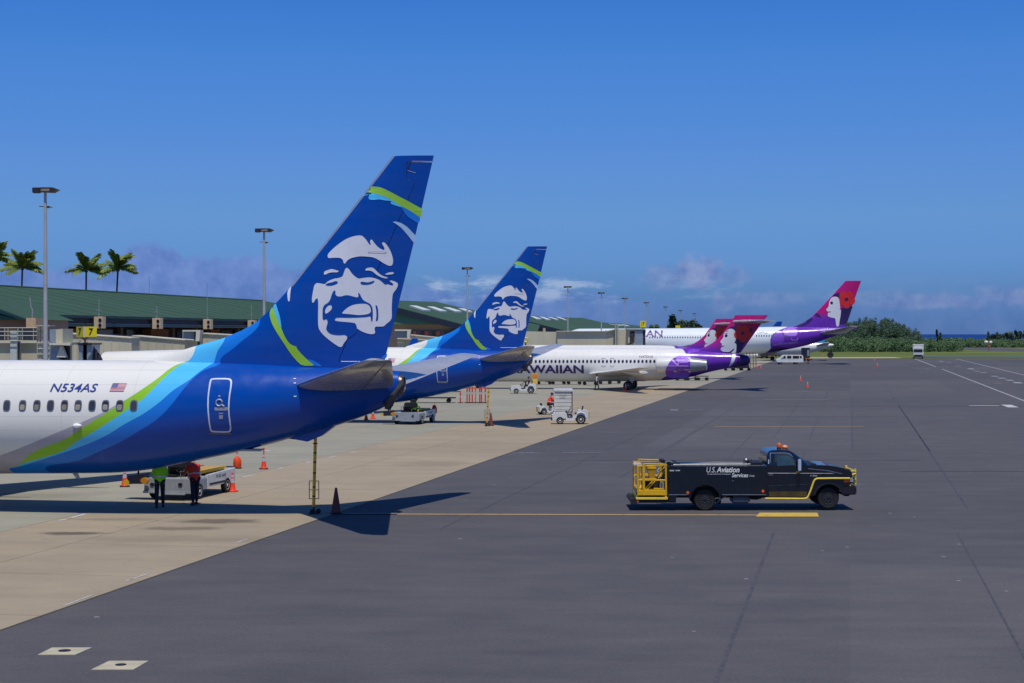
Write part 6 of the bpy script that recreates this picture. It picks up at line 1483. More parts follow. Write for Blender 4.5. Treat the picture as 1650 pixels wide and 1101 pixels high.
# ---- baggage tractors
def tractor(loc, rz, label, sc=1.0, dark_=False, nocab=True):
    t = thing('baggage_tractor', label, 'baggage tractor', loc, rz, 'white baggage tractors'); t.scale = (sc,) * 3
    m = whitev
    MB().prism([(-1.45, .32), (-.98, .32), (-.98, .45), (-.4, .45), (-.4, .28), (.2, .28), (.45, .45), (1.18, .45), (1.3, .32), (1.38, .5), (1.36, 1.02), (1.15, 1.12), (.62, 1.12), (.42, .78), (.1, .5), (-.28, .5), (-.34, .88), (-.55, .93), (-1.42, .86), (-1.5, .55)], -.6, .6).build('body', m, t, 25, .025)
    MB().bb((-.34, -.5, .5), (.3, .5, .56)).build('floor', dark, t)
    for sy in (-1, 1):
        MB().tube([(.38, .62 * sy, .5), (.5, .64 * sy, .82), (.78, .64 * sy, .96), (1.06, .62 * sy, .84), (1.2, .6 * sy, .5)], .05, 6).build('mudguard', m, t)
        wheel(t, -.86, .6 * sy, .29, .29, .2, whitev); wheel(t, .78, .6 * sy, .38, .38, .26, whitev)
    MB().bb((.32, -.35, .78), (.78, .35, .9)).build('seat', black, t, bevel=.04); MB().prism([(.78, .85), (.9, .85), (1.02, 1.42), (.94, 1.44)], -.3, .3).build('seat_back', black, t, 30, .02)
    MB().tube([(-.3, 0, .8), (-.05, 0, 1.2)], .03, 6).build('steering_column', black, t)
    MB().tube([(-.05 + .07 * math.cos(a), .2 * math.sin(a), 1.2 + .14 * math.cos(a)) for a in [k * .5236 for k in range(13)]], .018, 5, False).build('steering_wheel', black, t)
    MB().bb((-.4, -.45, .88), (-.3, .45, 1.05)).build('dashboard', black, t, bevel=.02)
    MB().bb((-1.56, -.62, .3), (-1.46, .62, .5)).build('bumper', black, t, bevel=.02); MB().bb((1.38, -.3, .45), (1.5, .3, .95)).build('tow_hitch', pbr('hitch tan', (190, 180, 120), .6), t, bevel=.02)
    for sy in (-.4, .4): MB().lathe([(.0, -.02), (.07, -.02), (.07, .02), (0, .02)], (-1.5, sy, .72), 'x', 12).build('headlamp', glass, t)
    return t
qt = gp(920, 684.5)
tractor((qt.x, qt.y + .6, .025), 0, 'white open baggage tractor with black seat in front of the tall white canvas cart', .88)
# tall covered cart
ct = thing('covered_cart', 'tall white canvas-sided baggage cart behind the open tractor', 'baggage cart', (gp(907.5, 677).x, gp(907.5, 677).y + .4, .025))
s_ = 118 / FPX
zz_ = lambda y: CAMH + (HORY - y) / FPX * 120
MB().bb((-.66, -.75, .6), (.66, .75, zz_(634.5))).build('canvas_side', pbr('white canvas', (214, 212, 200), .75, var=.08, scale=1.2, bump=.3, bscale=3), ct, bevel=.03)
MB().bb((-.74, -.82, zz_(634.5)), (.72, .82, zz_(629.5))).build('roof', whitev, ct, bevel=.05)
for k, y in enumerate((639, 645, 651, 657, 663)): MB().bb((-.64, -.765, zz_(y) - .012), (.64, -.75, zz_(y) + .012)).build('seam_strap', pbr('seam grey', (184, 184, 178), .7), ct)
for x in (-.64, .64): MB().bb((x - .03, -.80, .5), (x + .03, -.74, zz_(634))).build('corner_post', (black if x > 0 else whitev), ct)
p, f, _ = text_tris('BAGGAGE', 0, .01)
for k, (y, w_, n_) in enumerate(((640.4, .5, .11), (644.6, .44, .11))):
    for x0 in [-.28 + .09 * j for j in range(6 if k == 0 else 5)]: MB().bb((x0, -.772, zz_(y)), (x0 + .06, -.766, zz_(y) + .08)).build('stencil_mark', pbr('stencil grey', (150, 152, 156), .7), ct)
MB().bb((-.7, -.7, .45), (.7, .7, .6)).build('chassis', whitev, ct, bevel=.02)
for x in (-.45, .45):
    for y in (-.6, .6): wheel(ct, x, y, .24, .24, .14, whitev)
# second tractor behind with its driver
q2 = gp(883, 668.5)
tractor((q2.x, q2.y, .025), R(200), 'white baggage tractor half hidden behind the tall canvas cart', .62)
person((q2.x + .1, q2.y + .1, .3), R(-70), 'driver in an orange vest beside the tall canvas cart', hivo, lean=.25, armL=(.9, .4), armR=(.9, .4), sit=True)
q3 = gp(844, 634.5)
tr3 = tractor((q3.x, q3.y, .025), 0, 'white baggage tractor with a dark driver under the nose of the rear-engined airliner', .94)
person((q3.x + .55, q3.y, .35), R(90), 'driver in dark clothes seated on the tractor beyond the second blue tail', trou, vest=False, armL=(1.1, .3), armR=(1.1, .3), sit=True)
xb = thing('striped_panel', 'small yellow and orange panel standing behind the seated dark driver', 'panel', (gp(862, 630).x, gp(862, 630).y, 0)); MB().bb((-.3, 0, .8), (.3, .1, 1.9)).build('board', pbr('board yellow', (226, 190, 90), .6), xb, bevel=.02); MB().bb((-.28, -.03, 1.45), (.28, 0, 1.85)).build('orange_field', pbr('amber plastic', (232, 128, 24)), xb); MB().bb((-.03, .02, 0), (.03, .08, .8)).build('leg', galv, xb)

# ---- flat dollies
def dolly(px, py, label, L=2.6, rz=0.0, loadm=None, h=.5):
    p = gp(px, py); t = thing('baggage_dolly', label, 'baggage dolly', (p.x, p.y, .02), rz, 'flat baggage dollies')
    MB().bb((-L / 2, -.7, h - .08), (L / 2, .7, h)).build('deck', dark, t, bevel=.02)
    for x in (-L * .36, L * .36):
        for y in (-.55, .55): wheel(t, x, y, .21, .21, .12, black)
    MB().tube([(-L / 2, 0, h - .1), (-L / 2 - .7, 0, .3)], .03, 6).build('drawbar', black, t)
    if loadm: MB().bb((-L * .4, -.5, h + .003), (L * .35, .5, h + .5)).build('load', loadm, t, bevel=.05)
    return t
cargo = pbr('cargo brown', (70, 54, 46), .8, var=.25); cargob = pbr('cargo dark', (30, 32, 40), .8, var=.2)
dolly(694, 649.5, 'flat dolly with two wheel pairs seen beyond the farther belt loader', 4.6)
for k, (px, py, l) in enumerate(((877, 620, None), (900, 620, cargo), (925, 620, cargob), (951, 621, cargob))): dolly(px, py, ['leftmost low dolly seen under the rear-engined airliner', 'second low dolly seen under the rear-engined airliner', 'third low dolly seen under the rear-engined airliner', 'fourth low dolly, left of the person in the white shirt'][k], 1.9, loadm=l)
for k, (px, py) in enumerate(((975, 619.5), (990, 618.5))): dolly(px, py, ['dark loaded dolly just right of the person in the white shirt', 'dark loaded dolly ahead of the main wheel of the rear-engined airliner'][k], 1.6, loadm=cargob, h=.6)
for k, px in enumerate((1098, 1115, 1132)): dolly(px, 613.5, ['left dolly of three beyond the purple engine', 'middle dolly of three beyond the purple engine', 'right dolly of three beyond the purple engine'][k], 1.6, loadm=cargob if k == 0 else None, h=.62)
for k, (px, py) in enumerate(((1175, 597.5), (1188, 597.5), (1201, 597.5))): dolly(px, py, ['left dark dolly under the purple tail cone', 'middle dark dolly under the purple tail cone', 'right dark dolly under the purple tail cone'][k], 1.7, loadm=cargob, h=.5)
# scaffold-like steps behind the purple tail cone
sp_ = gp(1209, 592.5); stp = thing('maintenance_steps', 'tan maintenance steps standing behind the purple tail cone', 'steps', (sp_.x, sp_.y, 0))
for x in (-.6, 0, .6, 1.1): MB().tube([(x, 0, 0), (x - .1, 0, 2.9)], .06, 6).build('post', pbr('steps tan', (150, 128, 96), .7), stp)
for z in (.5, 1.1, 1.7, 2.3, 2.9): MB().bb((-.7, -.3, z), (1.15, .4, z + .07)).build('tread', pbr('steps tan', (150, 128, 96), .7), stp)
for k, (px, lb) in enumerate(((1231, 'brown crate on a low cart beneath the wide-bodied airliner, left'), (1240, 'pale crate on a low cart beneath the wide-bodied airliner, middle'), (1222, 'white crate on a low cart beneath the wide-bodied airliner, leftmost'))):
    p = gp(px, 577.5); t = thing('crate', lb, 'crate', (p.x, p.y, 0)); MB().bb((-.9, -.8, .4), (.9, .8, 1.2 + .2 * k)).build('box', (cargo, pbr('crate tan', (170, 130, 96), .8), pbr('crate pale', (196, 190, 184), .7))[k], t, bevel=.05); MB().bb((-1, -.8, .15), (1, .8, .38)).build('pallet', black, t)
    for x in (-.6, .6): wheel(t, x, -.6, .2, .2, .12, black)
lp = gp(1256, 575); t = thing('cargo_loader', 'low yellow cargo loader beyond the white van', 'cargo loader', (lp.x, lp.y, 0)); MB().bb((-1.6, -1, .8), (1.6, 1, 1.5)).build('deck', yellow, t, bevel=.08)
MB().bb((-1.4, -1.02, 1.0), (1.4, -1.0, 1.25)).build('dark_slot', black, t)
for x in (-1.1, 0, 1.1): wheel(t, x, -.8, .4, .4, .3, black)
MB().bb((-1.6, -.9, .4), (1.6, .9, .79)).build('chassis', dark, t)
lp = gp(1298, 582); t = thing('lift_truck', 'dark blue tall lift truck body right of the white van', 'lift truck', (lp.x, lp.y, 0)); dbl = pbr('dark blue lift', (20, 30, 52), .6, var=.2)
MB().bb((-.85, -1, .5), (.85, 1, 3.1)).build('box', dbl, t, bevel=.05); MB().bb((-.9, -1.02, 2.2), (-.4, -.98, 3.0)).build('window', glass, t); MB().bb((.2, -1.03, 1.2), (.7, -.99, 2.6)).build('panel', greybl, t)
for x in (-.55, .55): wheel(t, x, -.95, .4, .4, .25, black)
MB().bb((.3, -1.9, .25), (1.3, -1.05, .55)).build('ramp', pbr('ramp red', (150, 36, 30), .6), t); MB().bb((-.3, -1.6, .6), (.9, -1.05, .68)).build('yellow_guard', yellow, t)
lp = gp(1338, 577); t = thing('wheel_dolly', 'big dark aircraft wheel standing on the far asphalt below the wide-bodied tail', 'wheel', (lp.x, lp.y, 0)); MB().lathe([(.3, -.3), (.7, -.36), (.8, -.2), (.8, .2), (.7, .36), (.3, .3)], (0, 0, .8), 'y', 20).build('tyre', rubber, t); MB().lathe([(0, -.25), (.32, -.28), (.32, .28), (0, .25)], (0, 0, .8), 'y', 16).build('rim', steel, t)

# ---- white passenger van
vp = gp(1272, 587.3); VS = 17010 / (587.3 - HORY) / FPX
van = thing('passenger_van', 'white passenger van with dark windows parked under the wide-bodied airliner', 'van', (vp.x, vp.y, 0))
X_ = lambda zx: ((1200 + zx / 10.31) - 1272) * VS; Z_ = lambda zy: (587.3 - (540 + zy / 10.31)) * VS
prof = [(525, 455), (522, 420), (545, 395), (590, 378), (620, 340), (650, 330), (940, 330), (958, 350), (962, 440), (955, 455)]
MB().prism([(X_(a), Z_(b)) for a, b in prof], -.95, .95).build('body', white, van, 30, .05)
for a0, a1 in ((692, 762), (785, 888)): MB().bb((X_(a0), -.965, Z_(392)), (X_(a1), -.94, Z_(345))).build('side_window', glass, van, bevel=.01)
MB().prism([(X_(615), Z_(392)), (X_(668), Z_(392)), (X_(668), Z_(348)), (X_(640), Z_(348))], -.965, -.94).build('door_window', glass, van)
MB().bb((X_(900), -.965, Z_(385)), (X_(935), -.94, Z_(348))).build('rear_window', glass, van); MB().prism([(X_(585), Z_(385)), (X_(600), Z_(385)), (X_(634), Z_(338)), (X_(622), Z_(340))], -.8, .8).build('windscreen', glass, van)
for zx in (582, 842):
    for sy in (-1, 1): wheel(van, X_(zx), .82 * sy, .37, .37, .24, steel)
MB().bb((X_(518), -.9, Z_(460)), (X_(545), .9, Z_(440))).build('bumper', greyp, van, bevel=.02); MB().bb((X_(955), -.9, Z_(460)), (X_(968), .9, Z_(440))).build('bumper', greyp, van)
MB().bb((X_(620), -.962, Z_(412)), (X_(900), -.95, Z_(408))).build('trim_strip', greyp, van); MB().box((X_(606), -1.05, Z_(380)), (.15, .14, .22)).build('mirror', black, van, bevel=.02)
MB().lathe([(0, -.02), (.1, -.02), (.1, .02), (0, .02)], (X_(530), -.7, Z_(425)), 'x', 10).build('headlight', steel, van)

# ---- box truck far out on the apron, seen end-on
bp0 = gp(1479.5, 578); S = bp0.y / FPX
bt = thing('box_truck', 'white box truck seen end-on, far out on the asphalt', 'truck', (bp0.x, bp0.y, 0), -R(13.6))
MB().bb((-8.6 * S, 2.0, .9), (8.6 * S, 8, 23 * S)).build('cargo_box', whitev, bt, bevel=.06)
MB().prism([(-7.6 * S, .55), (7.6 * S, .55), (7.6 * S, 15 * S), (6.6 * S, 18 * S), (-6.6 * S, 18 * S), (-7.6 * S, 15 * S)], .2, 2.0).build('cab', whitev, bt, 30, .08)
MB().bb((-6.8 * S, .14, 10.5 * S), (6.8 * S, .2, 15 * S)).build('windscreen', glass, bt, bevel=.02); MB().bb((-5.8 * S, .1, 3.6 * S), (5.8 * S, .2, 6.2 * S)).build('grille', black, bt); MB().bb((-8 * S, -.1, .35), (8 * S, .2, 3.2 * S)).build('bumper', black, bt, bevel=.03)
for sx in (-1, 1):
    MB().bb((sx * 6.9 * S - .15, .12, 6 * S), (sx * 6.9 * S + .15, .2, 7.6 * S)).build('headlight', pbr('lamp pale', (220, 216, 190), .3), bt); MB().box((sx * 8.6 * S, .6, 13 * S), (.2, .15, .55)).build('mirror', black, bt)
    wheel(bt, sx * 6.6 * S, .9, .48, .48, .3); wheel(bt, sx * 6.6 * S, 6.5, .48, .48, .3)
for w_ in [o_ for o_ in bpy.data.objects if o_.parent == bt and o_.name.startswith('wheel')]: w_.rotation_euler = (0, 0, R(90))
MB().bb((-8.2 * S, 1.95, 20.5 * S), (8.2 * S, 2.0, 21.5 * S)).build('marker_strip', greyp, bt)

# ------------------------------------------------------------------ the black service truck
YT = 17010 / 285.1; ST = YT / FPX
trk = thing('service_truck', 'black aircraft service pickup with yellow rear cage and yellow side tube', 'service truck', (at(1018.2, 823.6, YT).x, YT, 0))
A_ = lambda a, b: ((1000 + a / 8.25 - 1018.2) * ST, (823.6 - (715 + b / 8.25)) * ST)
B_ = lambda a, b: ((1200 + a / 8.25 - 1018.2) * ST, (823.6 - (715 + b / 8.25)) * ST)
blkp = pbr('black truck paint', (12, 18, 30), .22, coat=.6, var=.15, scale=2, spec=.5); blkb = pbr('black body panel', (9, 15, 26), .4, coat=.15, var=.2, scale=2.2)
def arch(cx, cz, r, a0, a1, n=9): return [(cx + r * math.cos(R(a0 + (a1 - a0) * k / n)), cz + r * math.sin(R(a0 + (a1 - a0) * k / n))) for k in range(n + 1)]
rw = A_(1123, 748); fw = B_(1122, 728)
x0, zt = A_(640, 305); x1, zb = B_(285, 680); xb1, zlow = A_(725, 770)
side_p = [(x0, zt), (x0, zlow), (xb1, zlow), (xb1 + .1, zb), (rw[0] - .53, zb)] + arch(rw[0], rw[1], .53, 165, 15) + [(rw[0] + .53, zb), (x1, zb), (x1, zt)]
for y0, y1 in ((0.0, .42), (1.78, 2.2)): MB().prism(side_p, y0, y1).build('tool_body_side', blkb, trk, 25, .015)
MB().bb((x0, .42, .55), (x1, 1.78, .8)).build('bed_floor', dark, trk); MB().bb((x0, .42, .8), (x0 + .06, 1.78, zt)).build('bed_end', blkb, trk); MB().bb((x1 - .06, .42, .8), (x1, 1.78, zt)).build('bed_front', blkb, trk)
fl_ = MB().prism([(p[0], p[1]) for p in arch(rw[0], rw[1], .58, 175, 5)] + [(p[0], p[1]) for p in arch(rw[0], rw[1], .535, 5, 175)], -.03, .1).build('fender_lip', blkb, trk, 30)
tk = pbr('tank pale', (120, 117, 110), .55, var=.15, scale=2)
xt0, _ = A_(830, 300); 
rings = []
for x, h, s in ((xt0, .02, .3), (xt0 + .25, .02, .8), (xt0 + 1.4, .09, 1), (xt0 + 2.3, .07, 1), (x1 - .5, .03, .85), (x1 - .3, .0, .3)):
    rings.append([(x, 1.1 + .62 * s * math.cos(a), zt - .12 + (h + .12) * max(0, math.sin(a)) * 1.0 - .1 * max(0, -math.sin(a))) for a in [2 * math.pi * k / 16 for k in range(16)]])
MB().loft(rings).build('hose_cover', tk, trk, 50)
MB().tube([(xt0 - .3, .44, zt + .03), (x1 - .5, .44, zt + .05)], .022, 6).build('top_rail', galv, trk); MB().tube([(x0 + .1, .2, zt + .02), (x1 - .05, .2, zt + .02)], .014, 6).build('top_rail', pbr('rail black', (36, 38, 44), .4), trk)
MB().bb((x0 + .1, .45, zt + .003), (xt0 - .1, 1.75, zt + .09)).build('locker_lid', black, trk, bevel=.02); MB().bb((x1 - .55, .45, zt + .003), (x1 - .05, 1.75, zt + .1)).build('locker_lid', black, trk, bevel=.02)
xc, zc_2 = B_(60, 240); MB().lathe([(.1, 0), (.12, .1), (.06, .16), (.0, .17)], (xc, .8, zt + .08), 'z', 14).build('filler_cap', steel, trk); MB().lathe([(.05, 0), (.06, .14), (.0, .16)], (xc + .14, .7, zt + .06), 'z', 12).build('filler_cap', steel, trk)
# door seams and latches on the tool body
for a in (890, 1300, 1450): 
    xx = A_(a, 0)[0]
    if not rw[0] - .5 < xx < rw[0] + .5 or True: MB().bb((xx - .006, -.004, (zb if abs(xx - rw[0]) > .55 else rw[1] + .6) + .02), (xx + .006, .0, zt - .03)).build('door_seam', blk, trk, 0)
xx, zz1 = A_(1490, 495); MB().box((xx, -.012, zz1), (.07, .02, .025)).build('latch', steel, trk)
MB().bb((x0, -.012, zb - .012), (rw[0] - .58, -.002, zb + .012)).build('sill_strip', pbr('strip grey', (120, 126, 134), .4), trk); MB().bb((rw[0] + .6, -.012, zb - .012), (x1, -.002, zb + .012)).build('sill_strip', pbr('strip grey', (120, 126, 134)), trk)
for f_, (a, b) in ((A_, (893, 655)), (B_, (243, 635))):
    x, z = f_(a, b); MB().lathe([(.0, -.03), (.05, -.025), (.055, 0), (0, .0)], (x, -.002, z), 'y', 12).build('marker_light', pbr('marker amber', (226, 92, 36), .4), trk)
lt = pbr('truck lettering', (226, 226, 222), .5, var=.03)
def ttext(body, p0, p1, shear, bold, y=-.012):
    p, f, _ = text_tris(body, shear, bold)
    o = MB().add([(p0[0] + (p1[0] - p0[0]) * u, y, p0[1] + (p1[1] - p0[1]) * v) for u, v in p], f).build('lettering', lt, trk, 0); o['kind'] = 'stuff'
ttext('U.S.', A_(1143, 384), A_(1262, 312), .18, 0.0); ttext('Aviation', A_(1275, 384), A_(1580, 310), .18, .028)
ttext('Services', A_(1478, 448), B_(45, 392), .18, .02); ttext('Corp', B_(62, 447), B_(130, 415), .15, .0)
ttext('A LaborService Company', A_(1150, 416), A_(1465, 397), .15, .008); ttext('8080  W09', A_(652, 368), A_(790, 350), 0, .03)
ttext('F-350', B_(873, 436), B_(960, 418), .1, 0.0)
# cab: lower body as one side profile, greenhouse narrower
cabp = [B_(292, 712), B_(288, 300), B_(300, 290), B_(820, 300), B_(900, 292), B_(985, 287), B_(1080, 292), B_(1180, 302), B_(1300, 325), B_(1390, 348), B_(1425, 372), B_(1438, 410), B_(1436, 520), B_(1400, 560), B_(1330, 570)]
cabp += [(p[0], p[1]) for p in arch(fw[0], fw[1], .52, 22, 170)] + [B_(880, 700), B_(850, 716)]
MB().prism(cabp, .08, 2.12).build('cab_body', blkp, trk, 35, .045)
up_ = [B_(296, 300), B_(300, 215), B_(312, 150), B_(335, 112), B_(380, 96), B_(500, 90), B_(600, 98), B_(635, 112), B_(700, 165), B_(800, 250), B_(850, 300)]
n = len(up_); zr0 = up_[0][1]
def inset(z): return .10 + .17 * max(0, (z - zr0)) / (up_[5][1] - zr0)
vs = [(x, inset(z), z) for x, z in up_] + [(x, 2.2 - inset(z), z) for x, z in up_]
tr = tessellate_polygon([[Vector((x, z, 0)) for x, z in up_]])
MB().add(vs, [(i, (i + 1) % n, (i + 1) % n + n, i + n) for i in range(n)] + [tuple(t_) for t_ in tr] + [tuple(i + n for i in reversed(t_)) for t_ in tr]).build('cab_upper', blkp, trk, 35, .02)
cg = pbr('side window glass', (52, 74, 78), .08, spec=.8, var=.25, scale=2)
def sidepoly(name, pts, m, off, parent=trk, far=False):
    P = [(x, inset(z) - off, z) for x, z in pts]; Q = [(x, inset(z) + .01, z) for x, z in pts]; k = len(P)
    tr = tessellate_polygon([[Vector((x, z, 0)) for x, z in pts]])
    o = MB().add(P + Q, [(i, (i + 1) % k, (i + 1) % k + k, i + k) for i in range(k)] + [tuple(t_) for t_ in tr]).build(name, m, parent, 0); return o
wf = sidepoly('window_frame', [B_(405, 312), B_(408, 150), B_(570, 146), B_(625, 166), B_(668, 210), B_(700, 300), B_(700, 312)], black, .006)
sidepoly('side_window', [B_(436, 300), B_(432, 166), B_(565, 164), B_(612, 180), B_(650, 222), B_(672, 290)], cg, .014)
sidepoly('door_arch_highlight', [B_(345, 140), B_(352, 126), B_(560, 126), B_(615, 140), B_(655, 178), B_(648, 184), B_(608, 152), B_(560, 138), B_(360, 138), B_(352, 260), B_(345, 260)], pbr('door arch sheen', (130, 150, 156), .25, metal=.6), .010)  # pale strip paints the highlight round the door arch
# windscreen
wa, wb_, wc = B_(648, 118), B_(872, 292), None
MB().add([(wa[0] + .02, .34, wa[1] - .01), (wa[0] + .02, 1.86, wa[1] - .01), (wb_[0] + .06, 1.98, wb_[1] + .0), (wb_[0] + .06, .22, wb_[1] + .0), (wa[0] - .02, .34, wa[1] - .06), (wa[0] - .02, 1.86, wa[1] - .06), (wb_[0] - .1, 1.98, wb_[1] - .04), (wb_[0] - .1, .22, wb_[1] - .04)],
         [(0, 1, 2, 3), (7, 6, 5, 4), (0, 3, 7, 4), (1, 5, 6, 2), (0, 4, 5, 1), (3, 2, 6, 7)]).build('windscreen', pbr('windscreen glass', (24, 60, 96), .05, spec=1.0, coat=.8, var=.2), trk, 0)
MB().bb((B_(885, 300)[0], .3, B_(885, 298)[1]), (B_(985, 300)[0], 1.9, B_(985, 282)[1])).build('cowl_vent', black, trk, bevel=.02)
# hood crease, belt line, doors
hl = pbr('body crease', (60, 70, 84), .15, metal=.5)
MB().tube([(*B_(850, 338)[:1], .07, B_(850, 338)[1]), (B_(980, 352)[0], .07, B_(980, 352)[1]), (B_(1120, 366)[0], .07, B_(1120, 366)[1]), (B_(1230, 392)[0], .07, B_(1230, 392)[1]), (B_(1300, 404)[0], .07, B_(1300, 404)[1])], .02, 6).build('fender_crease', pbr('crease glint', (120, 128, 138), .15, metal=.7), trk)
MB().tube([(B_(312, 397)[0], .078, B_(312, 397)[1]), (B_(1200, 400)[0], .078, B_(1200, 400)[1])], .012, 6).build('belt_highlight', pbr('belt highlight grey', (132, 136, 140), .3, metal=.3), trk)  # pale line paints the highlight along the body crease
MB().tube([(B_(312, 567)[0], .078, B_(312, 567)[1]), (B_(830, 545)[0], .078, B_(830, 545)[1])], .008, 6).build('lower_crease_line', hl, trk)  # thin lighter line along the lower door crease
for pts in ([(322, 300), (318, 700)], [(712, 330), (716, 700)]):
    MB().tube([(B_(*q_)[0], .077, B_(*q_)[1]) for q_ in pts], .006, 5).build('door_seam', blk, trk)
MB().box((B_(350, 0)[0], .06, B_(0, 420)[1]), (.16, .03, .04)).build('door_handle', steel, trk, bevel=.01)
MB().bb((B_(330, 0)[0], .072, B_(0, 708)[1]), (B_(830, 0)[0], .079, B_(0, 640)[1])).build('rocker_reflection', pbr('rocker yellow reflection', (74, 60, 16), .5, var=.4, scale=3), trk)  # dull yellow strip paints a yellow reflection low on the door
for x_, w2 in ((fw[0], .55), (fw[0], .5)): pass
fa = arch(fw[0], fw[1], .57, 170, 12, 12); fb = arch(fw[0], fw[1], .50, 12, 170, 12)
MB().prism(fa + fb, .04, .16).build('fender_flare', black, trk, 30)
MB().bb((fw[0] - .5, .5, .4), (fw[0] + .45, 1.7, .9)).build('axle_housing', dark, trk)
for y in (.26, 1.94): wheel(trk, fw[0], y, fw[1], .39, .26, pbr('black rim', (30, 32, 36), .4))
for y in (.2, 2.0):
    wheel(trk, rw[0], y, rw[1] - .005, .39, .24, pbr('black rim', (30, 32, 36), .4)); 
for y in (.48, 1.72): wheel(trk, rw[0], y, rw[1] - .005, .39, .22, pbr('black rim', (30, 32, 36), .4))
for c_ in (rw, fw):
    for k in range(8): MB().lathe([(.0, -.02), (.018, -.02), (.018, .02), (0, .02)], (c_[0] + .11 * math.cos(k * .785), .1 if c_ is rw else .14, c_[1] + .11 * math.sin(k * .785)), 'y', 6).build('wheel_nut', steel, trk)
MB().bb((A_(740, 0)[0], .5, .42), (fw[0], .62, .56)).build('frame_rail', dark, trk); MB().bb((A_(740, 0)[0], 1.58, .42), (fw[0], 1.7, .56)).build('frame_rail', dark, trk)
ta, tb_ = A_(1480, 700), B_(78, 800); MB().bb((ta[0], .06, tb_[1]), (tb_[0], .7, ta[1] - .02)).build('step_tank', pbr('tank slate', (56, 66, 82), .45, var=.15), trk, bevel=.06)
MB().tube([(B_(85, 740)[0], .3, B_(85, 740)[1]), (B_(180, 745)[0], .3, B_(180, 745)[1]), (B_(240, 725)[0], .3, B_(240, 725)[1]), (B_(270, 700)[0], .3, B_(270, 700)[1])], .04, 8).build('exhaust_pipe', dark, trk)
MB().tube([(A_(1290, 800)[0], .3, A_(1290, 800)[1]), (A_(1330, 760)[0], .3, A_(1330, 760)[1]), (A_(1430, 690)[0], .3, A_(1430, 690)[1])], .03, 6).build('suspension_arm', steel, trk)
MB().lathe([(.0, -.1), (.1, -.1), (.1, .1), (0, .1)], (A_(1325, 795)[0], .6, A_(1325, 790)[1]), 'y', 12).build('differential', dark, trk)
# yellow side tube, bumper and bull bar
Y_ = lambda a, b, y: (B_(a, b)[0], y, B_(a, b)[1])
MB().tube([Y_(272, 733, .04), Y_(500, 733, .02), Y_(780, 735, .02), Y_(825, 728, .02), Y_(848, 700, .02), Y_(880, 620, .02), (B_(920, 505)[0], .02, B_(920, 505)[1]), Y_(938, 478, .02), Y_(970, 466, .02), Y_(1180, 464, .02), Y_(1400, 465, .04)], .034, 10).build('yellow_side_tube', yellowl, trk)
MB().bb((B_(1300, 0)[0], .06, B_(0, 685)[1]), (B_(1494, 0)[0], 2.14, B_(0, 568)[1])).build('front_bumper', black, trk, bevel=.04); MB().bb((B_(1345, 0)[0], .3, B_(0, 712)[1]), (B_(1420, 0)[0], 1.9, B_(0, 685)[1])).build('tow_valance', black, trk, bevel=.02)
for y in (.3, 1.9): MB().tube([Y_(1490, 345, y), Y_(1492, 560, y)], .045, 8).build('bull_bar_upright', yellowl, trk)
for y in (.12,): MB().tube([Y_(1410, 566, y), Y_(1405, 455, y), Y_(1420, 428, y), Y_(1450, 414, y), Y_(1490, 408, y + .1)], .032, 8).build('bull_bar_loop', yellowl, trk)
for zz1 in (376, 480, 545): MB().tube([Y_(1490, zz1, .2), Y_(1490, zz1, 2.0)], .03, 8).build('bull_bar_rail', yellowl, trk)
MB().tube([Y_(1430, 376, .3), Y_(1490, 376, .3)], .022, 6).build('bull_bar_stay', yellowl, trk)
MB().bb((B_(1438, 0)[0] - .03, .3, B_(0, 520)[1]), (B_(1438, 0)[0] + .03, 1.9, B_(0, 400)[1])).build('grille', pbr('grille grey', (64, 66, 70), .4), trk)
MB().bb((B_(1322, 0)[0], .055, B_(0, 522)[1]), (B_(1396, 0)[0], .12, B_(0, 470)[1])).build('turn_signal', pbr('signal orange', (232, 96, 16), .3, coat=.5), trk, bevel=.02)
MB().bb((B_(1400, 0)[0], .07, B_(0, 520)[1]), (B_(1445, 0)[0], .5, B_(0, 450)[1])).build('headlight', pbr('headlight clear', (150, 156, 160), .1, spec=.9), trk, bevel=.02)
MB().bb((B_(702, 0)[0], -.16, B_(0, 362)[1]), (B_(746, 0)[0], -.02, B_(0, 206)[1])).build('mirror', pbr('mirror shell', (178, 190, 208), .3, var=.05), trk, bevel=.02)
MB().bb((B_(744, 0)[0], -.16, B_(0, 362)[1]), (B_(750, 0)[0], -.02, B_(0, 206)[1])).build('mirror_back', black, trk)
for zz1 in (235, 375): MB().tube([Y_(690, zz1 + 8, .14), Y_(715, zz1, -.08)], .02, 6).build('mirror_arm', (black if zz1 < 300 else yellowl), trk)
x, z = B_(510, 96); MB().lathe([(.085, 0), (.085, .03), (.07, .05)], (x, .9, z), 'z', 16).build('beacon_base', black, trk); MB().lathe([(.07, .05), (.085, .08), (.08, .2), (.05, .24), (0, .245)], (x, .9, z - .02), 'z', 16).build('beacon', pbr('beacon orange', (232, 104, 24), .25, coat=.5), trk)
x, z = B_(612, 108); MB().lathe([(.12, 0), (.12, .03), (.0, .05)], (x, 1.3, z), 'z', 16).build('beacon_base', black, trk); MB().lathe([(.11, .04), (.115, .09), (.06, .15), (0, .16)], (x, 1.3, z), 'z', 16).build('beacon', pbr('beacon pale orange', (228, 140, 96), .25, coat=.5), trk)
MB().bb((B_(318, 0)[0], .095, B_(0, 272)[1]), (B_(330, 0)[0], .11, B_(0, 215)[1])).build('quarter_marker', pbr('marker white', (214, 220, 222), .4), trk)
MB().lathe([(0, -.02), (.03, -.02), (.03, .02), (0, .02)], (B_(1283, 632)[0], .1, B_(1283, 632)[1]), 'y', 8).build('tow_eye', steel, trk)
